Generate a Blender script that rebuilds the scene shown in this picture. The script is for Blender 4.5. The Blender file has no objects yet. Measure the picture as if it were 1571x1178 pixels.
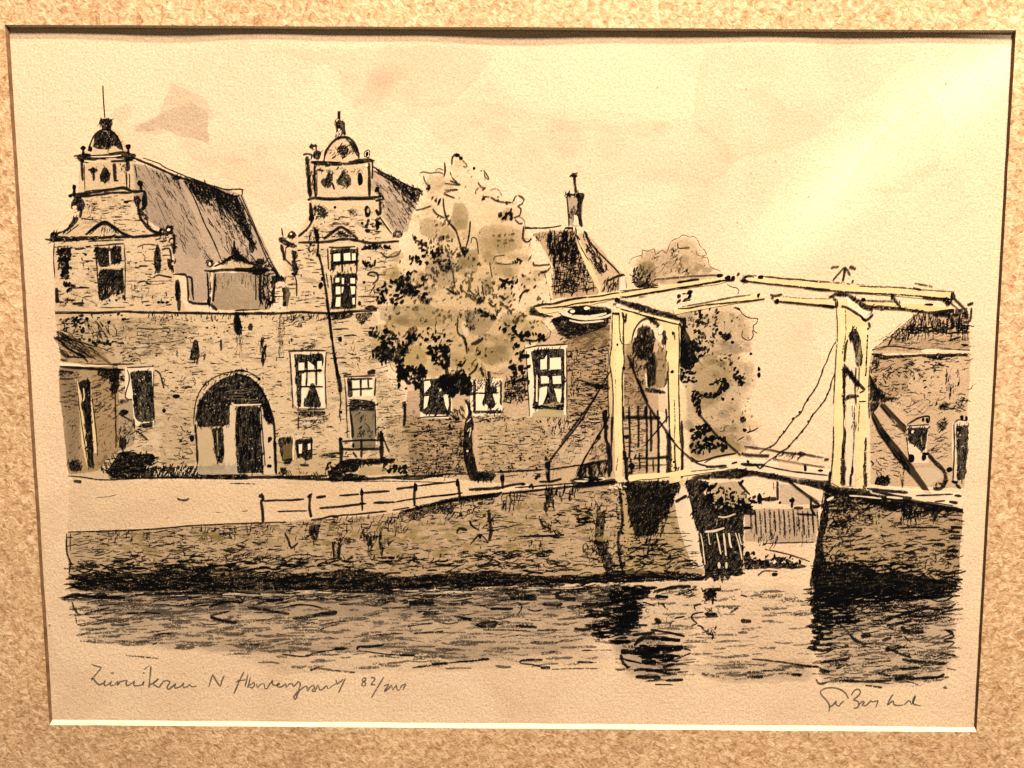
import bpy, math, random
import numpy as np
from mathutils import Vector, noise
from mathutils.geometry import tessellate_polygon

rng = random.Random(7)
S = bpy.context.scene
COL = S.collection

# ------------------------------------------------------------------ camera, light, exposure
F_PX, PW, PH = 1500.0, 1571.0, 1178.0
CAM = Vector((0.00282, -0.40134, 0.05292))
ROT = (math.pi / 2 - 0.12191, -0.00299, 0.00564)
cam = bpy.data.cameras.new('camera')
cam.sensor_fit = 'HORIZONTAL'
cam.sensor_width = 36.0
cam.lens = 36.0 * F_PX / PW
cam.clip_start, cam.clip_end = 0.005, 20
co = bpy.data.objects.new('camera', cam)
co.location, co.rotation_euler = CAM, ROT
COL.objects.link(co)
S.camera = co

wd = bpy.data.worlds.new('World')
S.world = wd
wd.use_nodes = True
bg = wd.node_tree.nodes['Background']
bg.inputs[0].default_value = (1.0, 0.70, 0.42, 1)
bg.inputs[1].default_value = 0.10

def lamp(name, loc, power, radius, colour):
    l = bpy.data.lights.new(name, 'POINT')
    l.energy, l.shadow_soft_size, l.color = power, radius, colour
    o = bpy.data.objects.new(name, l)
    o.location = loc
    COL.objects.link(o)
    return o
WARM = (1.0, 0.735, 0.515)
lamp('warm_ceiling_lamp', (0.30, -0.60, 1.15), 138.0, 0.085, WARM)
lamp('warm_second_lamp', (0.33, -0.34, 1.07), 92.0, 0.014, WARM)

def beam(name, at, toward, along, size, power, spread):
    l = bpy.data.lights.new(name, 'AREA')
    l.shape, l.size, l.size_y, l.energy, l.color = 'RECTANGLE', size[0], size[1], power, (1.0, 0.80, 0.60)
    l.spread = math.radians(spread)
    o = bpy.data.objects.new(name, l)
    z = (Vector(at) - Vector(toward)).normalized()
    x = Vector(along) - z * Vector(along).dot(z)
    x.normalize()
    y = z.cross(x)
    from mathutils import Matrix
    m = Matrix((x, y, z)).transposed().to_4x4()
    m.translation = Vector(at)
    o.matrix_world = m
    COL.objects.link(o)
beam('added_streak_lamp', (0.42, -0.52, 0.52), (0.166, 0.0, 0.111), (0.78, 0.0, 0.62), (0.13, 0.010), 0.006, 3.0)  # added unseen narrow lamp, only there to lay the diagonal glare streak

S.view_settings.view_transform = 'Standard'
S.view_settings.look = 'None'
S.view_settings.exposure = 0.0
S.view_settings.gamma = 1.0
S.view_settings.use_curve_mapping = False
S.render.engine = 'CYCLES'
S.cycles.transparent_max_bounces = 96
S.cycles.max_bounces = 4
S.cycles.use_denoising = False

# ------------------------------------------------------------------ photograph grid -> plane of the sheet
from mathutils import Euler
RM = Euler(ROT, 'XYZ').to_matrix()
def P(px, py, h=0.0):
    """point on the upright plane y = -h that is seen at (px, py) of the photograph"""
    d = RM @ Vector(((px - PW / 2) / F_PX, -(py - PH / 2) / F_PX, -1.0))
    t = (-h - CAM.y) / d.y
    return CAM + d * t

# ------------------------------------------------------------------ materials
def mat(name):
    m = bpy.data.materials.new(name)
    m.use_nodes = True
    nt = m.node_tree
    for n in list(nt.nodes):
        nt.nodes.remove(n)
    out = nt.nodes.new('ShaderNodeOutputMaterial')
    return m, nt, out
def N(nt, kind, **kw):
    n = nt.nodes.new(kind)
    for k, v in kw.items():
        setattr(n, k, v)
    return n
def noise_n(nt, scale, detail=3, rough=0.55, vec=None, dist=0.0):
    n = N(nt, 'ShaderNodeTexNoise')
    n.inputs['Scale'].default_value = scale
    n.inputs['Detail'].default_value = detail
    n.inputs['Roughness'].default_value = rough
    n.inputs['Distortion'].default_value = dist
    nt.links.new(vec, n.inputs['Vector'])
    return n.outputs['Fac']
def ramp(nt, src, stops):
    r = N(nt, 'ShaderNodeValToRGB')
    while len(r.color_ramp.elements) < len(stops):
        r.color_ramp.elements.new(0.5)
    for e, (p, c) in zip(r.color_ramp.elements, stops):
        e.position = p
        e.color = (c[0], c[1], c[2], 1)
    nt.links.new(src, r.inputs[0])
    return r.outputs[0]
def mixc(nt, a, b, f, mode='MIX'):
    m = N(nt, 'ShaderNodeMix', data_type='RGBA', blend_type=mode)
    if isinstance(f, float):
        m.inputs[0].default_value = f
    else:
        nt.links.new(f, m.inputs[0])
    nt.links.new(a, m.inputs[6])
    nt.links.new(b, m.inputs[7])
    return m.outputs[2]
def math_n(nt, op, a, b=None):
    m = N(nt, 'ShaderNodeMath', operation=op)
    for i, v in enumerate((a, b)):
        if v is None:
            continue
        if isinstance(v, (int, float)):
            m.inputs[i].default_value = v
        else:
            nt.links.new(v, m.inputs[i])
    return m.outputs[0]
def bump(nt, h, strength, dist):
    b = N(nt, 'ShaderNodeBump')
    b.inputs['Strength'].default_value = strength
    b.inputs['Distance'].default_value = dist
    nt.links.new(h, b.inputs['Height'])
    return b.outputs[0]

def make_paper():
    m, nt, out = mat('aged_paper')
    v = N(nt, 'ShaderNodeTexCoord').outputs['Object']
    fine = noise_n(nt, 1150, 4, 0.6, v)
    mid = noise_n(nt, 420, 3, 0.55, v, 0.6)
    big = noise_n(nt, 22, 4, 0.6, v, 0.8)
    c = ramp(nt, fine, [(0.30, (0.62, 0.49, 0.345)), (0.5, (0.80, 0.69, 0.535)), (0.70, (0.90, 0.82, 0.68))])
    c2 = ramp(nt, big, [(0.30, (0.90, 0.86, 0.84)), (0.55, (1, 1, 1)), (0.75, (1.0, 1.0, 0.97))])
    c = mixc(nt, c, c2, 1.0, 'MULTIPLY')
    spk = noise_n(nt, 420, 1, 0.4, v)
    sp = ramp(nt, spk, [(0.775, (1, 1, 1)), (0.82, (0.55, 0.36, 0.22))])
    c = mixc(nt, c, sp, 1.0, 'MULTIPLY')
    h = math_n(nt, 'ADD', fine, math_n(nt, 'MULTIPLY', mid, 1.3))
    b = N(nt, 'ShaderNodeBsdfPrincipled')
    nt.links.new(c, b.inputs['Base Color'])
    b.inputs['Roughness'].default_value = 0.85
    b.inputs['Specular IOR Level'].default_value = 0.15
    nt.links.new(bump(nt, h, 0.55, 0.00020), b.inputs['Normal'])
    nt.links.new(b.outputs[0], out.inputs[0])
    return m
def make_mat_board():
    m, nt, out = mat('rough_mat_card')
    v = N(nt, 'ShaderNodeTexCoord').outputs['Object']
    f = noise_n(nt, 440, 3, 0.62, v, 0.9)
    f2 = noise_n(nt, 230, 3, 0.55, v, 1.0)
    f3 = noise_n(nt, 1300, 3, 0.6, v)
    big = noise_n(nt, 14, 3, 0.5, v)
    c = ramp(nt, f, [(0.30, (0.40, 0.25, 0.13)), (0.44, (0.66, 0.48, 0.30)), (0.56, (0.80, 0.64, 0.43)), (0.70, (0.93, 0.83, 0.65))])
    c2 = ramp(nt, f2, [(0.3, (0.80, 0.76, 0.72)), (0.6, (1, 1, 1))])
    c = mixc(nt, c, c2, 1.0, 'MULTIPLY')
    c3 = ramp(nt, big, [(0.35, (0.9, 0.88, 0.86)), (0.65, (1, 1, 1))])
    c = mixc(nt, c, c3, 1.0, 'MULTIPLY')
    h = math_n(nt, 'ADD', math_n(nt, 'MULTIPLY', f, 1.0), math_n(nt, 'ADD', math_n(nt, 'MULTIPLY', f2, 0.9), math_n(nt, 'MULTIPLY', f3, 0.25)))
    b = N(nt, 'ShaderNodeBsdfPrincipled')
    nt.links.new(c, b.inputs['Base Color'])
    b.inputs['Roughness'].default_value = 0.8
    b.inputs['Specular IOR Level'].default_value = 0.2
    nt.links.new(bump(nt, h, 0.55, 0.00055), b.inputs['Normal'])
    nt.links.new(b.outputs[0], out.inputs[0])
    return m
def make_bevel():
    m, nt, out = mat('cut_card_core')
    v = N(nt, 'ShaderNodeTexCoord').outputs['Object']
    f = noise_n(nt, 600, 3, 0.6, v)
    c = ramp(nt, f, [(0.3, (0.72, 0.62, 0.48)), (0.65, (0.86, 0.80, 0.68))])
    b = N(nt, 'ShaderNodeBsdfPrincipled')
    nt.links.new(c, b.inputs['Base Color'])
    b.inputs['Roughness'].default_value = 0.7
    nt.links.new(bump(nt, f, 0.4, 0.0002), b.inputs['Normal'])
    nt.links.new(b.outputs[0], out.inputs[0])
    return m
def make_pigment(name, grain):
    """ink or watercolour: the stroke's own colour and strength come from the 'pigment' attribute; paper tooth breaks it up"""
    m, nt, out = mat(name)
    v = N(nt, 'ShaderNodeTexCoord').outputs['Object']
    at = N(nt, 'ShaderNodeAttribute', attribute_name='pigment')
    d = N(nt, 'ShaderNodeBsdfDiffuse')
    nt.links.new(at.outputs['Color'], d.inputs['Color'])
    a = at.outputs['Alpha']
    if grain:
        n = math_n(nt, 'ADD', math_n(nt, 'MULTIPLY', noise_n(nt, 1500, 2, 0.6, v), 0.62), math_n(nt, 'MULTIPLY', noise_n(nt, 480, 3, 0.6, v), 0.38))
        lo = math_n(nt, 'SUBTRACT', 0.565, math_n(nt, 'MULTIPLY', a, 0.43))
        mr = N(nt, 'ShaderNodeMapRange', interpolation_type='SMOOTHSTEP')
        nt.links.new(n, mr.inputs[0])
        nt.links.new(lo, mr.inputs[1])
        nt.links.new(math_n(nt, 'ADD', lo, 0.15), mr.inputs[2])
        fac = math_n(nt, 'MULTIPLY', mr.outputs[0], math_n(nt, 'MINIMUM', math_n(nt, 'ADD', math_n(nt, 'MULTIPLY', a, 0.6), 0.42), 1.0))
    else:
        n = noise_n(nt, 95, 4, 0.6, v, 0.7)
        g = noise_n(nt, 1300, 2, 0.6, v)
        w = math_n(nt, 'ADD', math_n(nt, 'MULTIPLY', n, 0.9), math_n(nt, 'MULTIPLY', g, 0.7))
        fac = math_n(nt, 'MINIMUM', math_n(nt, 'MULTIPLY', a, math_n(nt, 'ADD', w, 0.2)), 1.0)
    t = N(nt, 'ShaderNodeBsdfTransparent')
    mx = N(nt, 'ShaderNodeMixShader')
    nt.links.new(fac, mx.inputs[0])
    nt.links.new(t.outputs[0], mx.inputs[1])
    nt.links.new(d.outputs[0], mx.inputs[2])
    nt.links.new(mx.outputs[0], out.inputs[0])
    return m
M_SIDE = None
M_PAPER, M_CARD, M_CORE = make_paper(), make_mat_board(), make_bevel()
M_INK, M_WASH = make_pigment('black_ink', True), make_pigment('watercolour_wash', False)
def make_plain(name, a, b, scale):
    m, nt, out = mat(name)
    v = N(nt, 'ShaderNodeTexCoord').outputs['Object']
    c = ramp(nt, noise_n(nt, scale, 3, 0.6, v), [(0.3, a), (0.7, b)])
    s = N(nt, 'ShaderNodeBsdfPrincipled')
    nt.links.new(c, s.inputs['Base Color'])
    s.inputs['Roughness'].default_value = 0.9
    nt.links.new(s.outputs[0], out.inputs[0])
    return m
M_WALL = make_plain('painted_plaster', (0.55, 0.50, 0.42), (0.62, 0.57, 0.48), 40)
M_SIDE = make_plain('shaded_card_core', (0.08, 0.045, 0.02), (0.18, 0.105, 0.05), 300)  # darker copy of the card core, shade of the side cuts put into its colour
M_BACK = make_plain('grey_backing_card', (0.30, 0.25, 0.18), (0.36, 0.30, 0.22), 90)

# ------------------------------------------------------------------ mesh helpers
def link_mesh(name, verts, faces, mats, parent=None, smooth=False):
    me = bpy.data.meshes.new(name)
    me.from_pydata([tuple(v) for v in verts], [], faces)
    for m in mats:
        me.materials.append(m)
    me.update()
    o = bpy.data.objects.new(name, me)
    COL.objects.link(o)
    if parent:
        o.parent = parent
    return o

# wall and backing behind the picture
def box(name, x0, x1, y0, y1, z0, z1, m, parent=None):
    v = [(x, y, z) for x in (x0, x1) for y in (y0, y1) for z in (z0, z1)]
    f = [(0, 1, 3, 2), (4, 6, 7, 5), (0, 4, 5, 1), (2, 3, 7, 6), (0, 2, 6, 4), (1, 5, 7, 3)]
    return link_mesh(name, v, f, [m], parent)
wall = box('wall', -1.6, 1.6, 0.006, 0.03, -1.2, 1.2, M_WALL)
wall['kind'] = 'structure'

# ------------------------------------------------------------------ mat board: front with a window, cut bevels
board = bpy.data.objects.new('mat_board', None)
COL.objects.link(board)
board['label'] = 'rough textured tan mat board framing the ink drawing, with pale cut edges'
board['category'] = 'picture mat'
T = 0.0015                                     # card thickness above the sheet
# window corners as cut in the front of the card
WTL, WTR, WBR, WBL = P(8, 38, T), P(1558, 46.5, T), P(1498, 1123, T), P(76, 1112, T)
OX, OT, OB = 0.29, 0.235, -0.235               # outer edge of the card
def lerp(a, b, t):
    return a + (b - a) * t
def lift(x, z):
    """the card does not lie dead flat: its top lip stands off the sheet in places"""
    edge = max(0.0, 1 - abs(z - WTL.z) / 0.05)
    u = (x + 0.2) / 0.4
    w = 0.45 + 0.55 * math.exp(-((u - 0.14) / 0.07) ** 2) + 0.75 * math.exp(-((u - 0.52) / 0.11) ** 2) - 0.15 * math.exp(-((u - 0.02) / 0.06) ** 2)
    return 0.0007 * w * edge + 0.00012 * math.sin(x * 95 + 1.3) * edge
def ring(corner_in, corner_out, n_in):
    pass
# front face built as four strips of quads between the window edge and the outer edge
fv, ff = [], []
NS, NR = 160, 14
def strip(a, b, A, B):
    base = len(fv)
    for i in range(NS + 1):
        u = i / NS
        wob = 0.00012 * noise.noise(Vector((u * 30, a.x * 9 + 3, a.z * 7)))
        p, q = lerp(a, b, u), lerp(A, B, u)
        nrm = (q - p).normalized()
        p = p + nrm * wob
        for j in range(NR + 1):
            s = (j / NR) ** 1.7
            r = lerp(p, q, s)
            r.y = -T - lift(r.x, r.z)
            fv.append(r)
    for i in range(NS):
        for j in range(NR):
            k = base + i * (NR + 1) + j
            ff.append((k, k + NR + 1, k + NR + 2, k + 1))
OTL, OTR, OBR, OBL = Vector((-OX, -T, OT)), Vector((OX, -T, OT)), Vector((OX, -T, OB)), Vector((-OX, -T, OB))
for a, b, A, B in ((WTL, WTR, OTL, OTR), (WTR, WBR, OTR, OBR), (WBR, WBL, OBR, OBL), (WBL, WTL, OBL, OTL)):
    strip(a, b, A, B)
front = link_mesh('card_front', fv, ff, [M_CARD], board)
for p in front.data.polygons:
    p.use_smooth = True
cen = (WTL + WTR + WBR + WBL) / 4
def bevel(a, b, inset, lab, m=None):
    vs, fs = [], []
    n = NS
    ina = Vector((cen.x - a.x, 0, cen.z - a.z))
    for i in range(n + 1):
        u = i / n
        p = lerp(a, b, u)
        wob = 0.00012 * noise.noise(Vector((u * 30, a.x * 9 + 3, a.z * 7)))
        d = Vector((0, 0, 0))
        if abs(a.z - b.z) < 0.02:
            d.z = 1 if cen.z > a.z else -1
        else:
            d.x = 1 if cen.x > a.x else -1
        p = p - d * wob
        top = Vector((p.x, -T - lift(p.x, p.z), p.z))
        e = inset * (1 + 0.12 * noise.noise(Vector((u * 14, a.x * 5, a.z * 5 + 8))))
        bot = Vector((p.x, -0.00035, p.z)) + d * e
        # mitre at the corners
        c = min(1.0, u / (inset / 0.4) if u < .5 else (1 - u) / (inset / 0.4))
        vs += [top, bot]
    for i in range(n):
        k = 2 * i
        fs.append((k, k + 1, k + 3, k + 2))
    o = link_mesh('cut_bevel', vs, fs, [m or M_CORE], board)
    if lab:
        o['label'] = lab
    return o
bevel(WTL, WTR, 0.0007, 'upper cut edge of the window, dark in shadow')
bevel(WTR, WBR, 0.0004, 'side cut of the window, shade painted into its brown', M_SIDE)
bevel(WBR, WBL, 0.0017, 'lower cut edge of the window, catching the light')
bevel(WBL, WTL, 0.0009, 'side cut of the window, shade painted into its brown', M_SIDE)

# ------------------------------------------------------------------ the drawing
art = bpy.data.objects.new('ink_drawing', None)
COL.objects.link(art)
art['label'] = 'aged ink and wash drawing of gabled buildings and a wooden drawbridge over a canal'
art['category'] = 'drawing'
c0, c1 = P(-20, 5), P(1590, 1150)
sv, sf = [], []
for i in range(33):
    for j in range(25):
        sv.append((-0.235 + 0.47 * i / 32, 0.0, 0.175 - 0.35 * j / 24))
for i in range(32):
    for j in range(24):
        k = i * 25 + j
        sf.append((k, k + 1, k + 26, k + 25))
link_mesh('paper_sheet', sv, sf, [M_PAPER], art)
box('backing_card', -0.27, 0.27, 0.0006, 0.004, -0.22, 0.22, M_BACK, art)

INK = (0.0045, 0.0055, 0.0075)
SEPIA = (0.045, 0.033, 0.022)
GREY = (0.235, 0.215, 0.185); MAUVE = (0.36, 0.32, 0.30); OCHRE = (0.45, 0.385, 0.165); OLIVE = (0.24, 0.20, 0.09)
BROWN = (0.34, 0.25, 0.135); STONE = (0.50, 0.455, 0.28); CREAM = (0.88, 0.765, 0.47); WHITE = (0.90, 0.84, 0.69)
PENCIL = (0.15, 0.135, 0.115); PINK = (0.70, 0.56, 0.45); SLATE = (0.10, 0.10, 0.105)

LAYER = [2.0e-5]                               # running height of the pigment above the paper (metres)
TOPS = {}
def level(*after):
    LAYER[0] = max([2.0e-5] + [TOPS[k] for k in after])
def mark(key):
    TOPS[key] = LAYER[0] + 4e-7
PARTS = []
X0, Y0, SC = 0.0, 0.0, 1.0
def R(x0=0.0, y0=0.0, s=320 / 1571):
    global X0, Y0, SC
    X0, Y0, SC = x0, y0, s
def PX():
    R(0, 0, 1)
def tr(pts):
    return [(X0 + x * SC, Y0 + y * SC) for x, y in pts]

class Part:
    def __init__(self, name, parent=None, label=None):
        self.name, self.parent, self.label = name, parent, label
        self.lock = None
        self.v, self.f, self.c, self.m = [], [], [], []
        self.obj = None
        PARTS.append(self)
    def h(self, step=4e-8):
        if self.lock is not None:
            return self.lock + rng.random() * 1.8e-7
        LAYER[0] += step
        return LAYER[0]
    def band(self, on):
        if on:
            LAYER[0] += 6e-8
            self.lock = LAYER[0]
        else:
            LAYER[0] = self.lock + 2.0e-7
            self.lock = None
    def raw(self, pts, faces, col, a, wash, h):
        b = len(self.v)
        for p in pts:
            al = a
            if len(p) == 3:
                al = a * p[2]
            self.v.append(P(p[0], p[1], h))
            self.c.append((col[0], col[1], col[2], al))
        for f in faces:
            self.f.append(tuple(b + i for i in f))
            self.m.append(1 if wash else 0)
    # --- a pen stroke
    def s(self, pts, w=2.5, a=0.95, col=INK, taper=0.35, wob=0.5, px=False):
        q = pts if px else tr(pts)
        if len(q) == 1:
            return self
        res = []
        n = len(q)
        for i in range(n - 1):
            p0 = q[i - 1] if i else q[0]
            p1, p2 = q[i], q[i + 1]
            p3 = q[i + 2] if i + 2 < n else q[-1]
            L = math.hypot(p2[0] - p1[0], p2[1] - p1[1])
            k = max(2, int(L / 4.0))
            for j in range(k):
                t = j / k
                t2, t3 = t * t, t * t * t
                res.append(tuple(0.5 * (2 * p1[d] + (p2[d] - p0[d]) * t + (2 * p0[d] - 5 * p1[d] + 4 * p2[d] - p3[d]) * t2 + (3 * p1[d] - p0[d] - 3 * p2[d] + p3[d]) * t3) for d in (0, 1)))
        res.append(q[-1])
        m = len(res)
        ph = rng.random() * 99
        vs = []
        for i, p in enumerate(res):
            a0, a1 = res[max(0, i - 1)], res[min(m - 1, i + 1)]
            dx, dy = a1[0] - a0[0], a1[1] - a0[1]
            L = math.hypot(dx, dy) or 1
            nx, ny = -dy / L, dx / L
            u = i / (m - 1)
            e = min(1.0, (min(u, 1 - u) * 2.6 + (1 - taper)))
            ww = w * 0.5 * e * (1 + 0.38 * noise.noise(Vector((ph, i * 0.45, 0))))
            off = wob * noise.noise(Vector((ph + 31, i * 0.33, 5)))
            ww *= 1.0
            pr = 0.86 + 0.28 * noise.noise(Vector((ph + 7, i * 0.3, 9)))
            vs.append((p[0] + nx * (ww + off), p[1] + ny * (ww + off), 0.50))
            vs.append((p[0] + nx * off, p[1] + ny * off, pr))
            vs.append((p[0] - nx * (ww - off), p[1] - ny * (ww - off), 0.50))
        fs = []
        for i in range(m - 1):
            fs += [(3 * i, 3 * i + 1, 3 * i + 4, 3 * i + 3), (3 * i + 1, 3 * i + 2, 3 * i + 5, 3 * i + 4)]
        self.raw(vs, fs, col, a, False, self.h())
        return self
    # --- a filled shape
    def p(self, pts, col=INK, a=0.95, wash=False, rough=1.2, px=False):
        q = pts if px else tr(pts)
        o = []
        ph = rng.random() * 99
        n = len(q)
        for i in range(n):
            p1, p2 = q[i], q[(i + 1) % n]
            L = math.hypot(p2[0] - p1[0], p2[1] - p1[1])
            k = max(1, int(L / 3.5))
            for j in range(k):
                t = j / k
                x, y = p1[0] + (p2[0] - p1[0]) * t, p1[1] + (p2[1] - p1[1]) * t
                nz = noise.noise_vector(Vector((x * 0.11 + ph, y * 0.11, ph)))
                o.append((x + nz.x * rough, y + nz.y * rough))
        if rough > 0.6:
            o = [((o[i - 1][0] + 2.4 * o[i][0] + o[(i + 1) % len(o)][0]) / 4.4, (o[i - 1][1] + 2.4 * o[i][1] + o[(i + 1) % len(o)][1]) / 4.4) for i in range(len(o))]
        tri = tessellate_polygon([[Vector((x, y, 0)) for x, y in o]])
        xs, ys = [p[0] for p in o], [p[1] for p in o]
        area = abs(sum(o[i - 1][0] * o[i][1] - o[i][0] * o[i - 1][1] for i in range(len(o)))) / 2
        if wash or col != INK or area < 50:
            self.raw(o, [tuple(t) for t in tri], col, a, wash, self.h(1.2e-7))
            return self
        # a dark passage: a thin grainy ground, built up with pen strokes that run over its rim, and a few bare flecks
        self.raw(o, [tuple(t) for t in tri], col, a * 0.62, wash, self.h(1.2e-7))
        W, H = max(xs) - min(xs), max(ys) - min(ys)
        ang = 4 if W > 1.6 * H else (86 if H > 1.3 * W else 62)
        k = min(1.0, a)
        big = max(5.0, min(W, H))
        self.hatch(q, int(area / 13 * k) + 2, ang, 16, (min(4, big * .5), min(13, big * 1.0)), (1.1, 2.5), (.62 * k, 1.0 * k), px=True)
        self.hatch(q, int(area / 70), ang, 20, (2, 6), (.8, 1.5), (.15, .45), (0.20, 0.16, 0.11), px=True)
        return self
    def w(self, pts, col, a=0.4, rough=2.0, px=False):
        return self.p(pts, col, a, True, rough, px)
    # --- a wash that feathers out at its rim
    def soft(self, pts, col, a=0.3, f=0.78, rough=5, px=False):
        q = pts if px else tr(pts)
        o = []
        ph = rng.random() * 99
        n = len(q)
        for i in range(n):
            p1, p2 = q[i], q[(i + 1) % n]
            k = max(2, int(math.hypot(p2[0] - p1[0], p2[1] - p1[1]) / 8))
            for j in range(k):
                t = j / k
                x, y = p1[0] + (p2[0] - p1[0]) * t, p1[1] + (p2[1] - p1[1]) * t
                nz = noise.noise_vector(Vector((x * 0.05 + ph, y * 0.05, ph)))
                o.append((x + nz.x * rough, y + nz.y * rough))
        # one smoothing pass rounds the corners
        m = len(o)
        for _ in range(3):
            o = [((o[i - 1][0] + 2 * o[i][0] + o[(i + 1) % m][0]) / 4, (o[i - 1][1] + 2 * o[i][1] + o[(i + 1) % m][1]) / 4) for i in range(m)]
        cx, cy = sum(p[0] for p in o) / m, sum(p[1] for p in o) / m
        vs = [(p[0], p[1], 0.0) for p in o]
        vs += [(cx + (p[0] - cx) * f, cy + (p[1] - cy) * f, 1.0) for p in o]
        vs.append((cx, cy, 1.0))
        fs = [(i, (i + 1) % m, m + (i + 1) % m, m + i) for i in range(m)]
        fs += [(m + i, m + (i + 1) % m, 2 * m) for i in range(m)]
        self.raw(vs, fs, col, a, True, self.h(6e-8))
        return self
    # --- dot or blob
    def b(self, x, y, rx, ry=None, a=0.95, col=INK, wash=False, hollow=False):
        cx, cy = tr([(x, y)])[0]
        rx *= SC
        ry = rx if ry is None else ry * SC
        return self.blob(cx, cy, rx, ry, a, col, wash, hollow)
    def blob(self, cx, cy, rx, ry, a=0.95, col=INK, wash=False, hollow=False, rot=0.0):
        ph = rng.random() * 99
        k = 9 if rx < 2.5 else 18
        cr, sr = math.cos(rot), math.sin(rot)
        o = []
        for i in range(k):
            t = 2 * math.pi * i / k
            e = 1 + 0.42 * noise.noise(Vector((math.cos(t) * 0.9 + ph, math.sin(t) * 0.9, ph)))
            x, y = rx * e * math.cos(t), ry * e * math.sin(t)
            o.append((cx + x * cr - y * sr, cy + x * sr + y * cr))
        if hollow:
            return self.s(o + [o[0], o[1]], max(1.3, rx * 0.35), a, col, 0, 0.2, px=True)
        if rx > 5.2 and not wash and col == INK and self.lock is None:
            return self.p(o, INK, a, px=True)
        self.raw(o, [tuple(range(k))], col, a, wash, self.h())
        return self
    # --- many small strokes inside a shape
    def hatch(self, poly, n, ang=0, spread=10, L=(5, 14), W=(0.9, 2.0), A=(0.35, 0.9), col=INK, bend=0.08, px=False, wash=False):
        q = poly if px else tr(poly)
        self.band(True)
        for x, y in inside(q, n):
            l = rng.uniform(*L)
            t = math.radians(ang + rng.gauss(0, spread))
            dx, dy = math.cos(t) * l / 2, -math.sin(t) * l / 2
            k = rng.gauss(0, bend) * l
            nx, ny = -dy / (l / 2) * k, dx / (l / 2) * k
            self.s([(x - dx, y - dy), (x + nx, y + ny), (x + dx, y + dy)], rng.uniform(*W), rng.uniform(*A), col, 0.5, 0.4, px=True)
        self.band(False)
        return self
    def flecks(self, poly, n, r=(0.8, 2.2), A=(0.6, 0.95), col=INK, px=False, flat=0.7):
        q = poly if px else tr(poly)
        self.band(True)
        for x, y in inside(q, n):
            rr = rng.uniform(*r)
            self.blob(x, y, rr, rr * rng.uniform(flat * 0.6, 1.0), rng.uniform(*A), col, rot=rng.uniform(-1.2, 1.2))
        self.band(False)
        return self
    def squig(self, poly, n, size=(3, 8), W=(0.8, 1.6), A=(0.5, 0.9), col=INK, px=False):
        q = poly if px else tr(poly)
        self.band(True)
        for x, y in inside(q, (n + 1) // 2):
            z = rng.uniform(*size)
            pts = [(x, y)]
            t = rng.uniform(0, 6.28)
            for _ in range(rng.randint(3, 5)):
                t += rng.uniform(-1.5, 1.9)
                pts.append((pts[-1][0] + math.cos(t) * z * 0.5, pts[-1][1] + math.sin(t) * z * 0.4))
            self.s(pts, rng.uniform(*W), rng.uniform(*A), col, 0.4, 0.3, px=True)
        self.band(False)
        return self
    def leaves(self, poly, n, size=(3, 7), A=(0.6, 0.95), col=INK, ang=50, spread=40, px=False):
        q = poly if px else tr(poly)
        self.band(True)
        for x, y in inside(q, n):
            z = rng.uniform(*size)
            t = math.radians(ang + rng.gauss(0, spread))
            self.blob(x, y, z * 0.55, z * rng.uniform(0.2, 0.38), rng.uniform(*A), col, rot=-t)
        self.band(False)
        return self
    def build(self):
        if self.obj:
            return self.obj
        par = self.parent.build() if isinstance(self.parent, Part) else art
        me = bpy.data.meshes.new(self.name)
        me.from_pydata([tuple(v) for v in self.v], [], self.f)
        me.materials.append(M_INK)
        me.materials.append(M_WASH)
        me.polygons.foreach_set('material_index', self.m)
        at = me.color_attributes.new('pigment', 'FLOAT_COLOR', 'POINT')
        at.data.foreach_set('color', [k for c in self.c for k in c])
        me.update()
        o = bpy.data.objects.new(self.name, me)
        COL.objects.link(o)
        o.parent = par
        if self.label:
            o['label'] = self.label
        self.obj = o
        return o

def inside(q, n):
    xs, ys = [p[0] for p in q], [p[1] for p in q]
    x0, x1, y0, y1 = min(xs), max(xs), min(ys), max(ys)
    out = []
    g = 0
    m = len(q)
    while len(out) < n and g < n * 40:
        g += 1
        x, y = rng.uniform(x0, x1), rng.uniform(y0, y1)
        c = False
        j = m - 1
        for i in range(m):
            if (q[i][1] > y) != (q[j][1] > y) and x < (q[j][0] - q[i][0]) * (y - q[i][1]) / (q[j][1] - q[i][1]) + q[i][0]:
                c = not c
            j = i
        if c:
            out.append((x, y))
    return out
def dabs(part, poly, n, r, cols, a=(.1, .3), px=True):
    q = poly if px else tr(poly)
    for x, y in inside(q, n):
        rr = rng.uniform(*r)
        k = rng.uniform(.5, 1.0)
        t0 = rng.uniform(0, 6.28)
        pts = []
        for i in range(9):
            t = t0 + 6.283 * i / 9
            e = rr * rng.uniform(.65, 1.2)
            pts.append((x + math.cos(t) * e, y + math.sin(t) * e * k))
        part.soft(pts, rng.choice(cols), rng.uniform(*a), .62, 2, px=True)
def smudge(part, poly, n, r=(4, 13), col=None, a=(.08, .24), flat=.35, px=True):
    q = poly if px else tr(poly)
    part.band(True)
    for x, y in inside(q, n):
        rr = rng.uniform(*r)
        part.blob(x, y, rr, rr * rng.uniform(.5, 1.3) * flat, rng.uniform(*a), col or GREY, True, rot=rng.gauss(0, .25))
    part.band(False)
def brickwork(part, poly, n, A=(0.36, 0.9), px=True, L=(4, 13), W=(0.8, 1.7)):
    smudge(part, poly, n // 2, (3, 11), GREY if rng.random() < .5 else SLATE, (.05, .17), px=px)
    part.hatch(poly, int(n * 1.4), 2, 7, L, W, A, px=px, bend=0.05)
    part.hatch(poly, n // 5, 85, 14, (3, 7), W, A, px=px)
    part.flecks(poly, n // 6, (0.6, 1.5), A, px=px)

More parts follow.
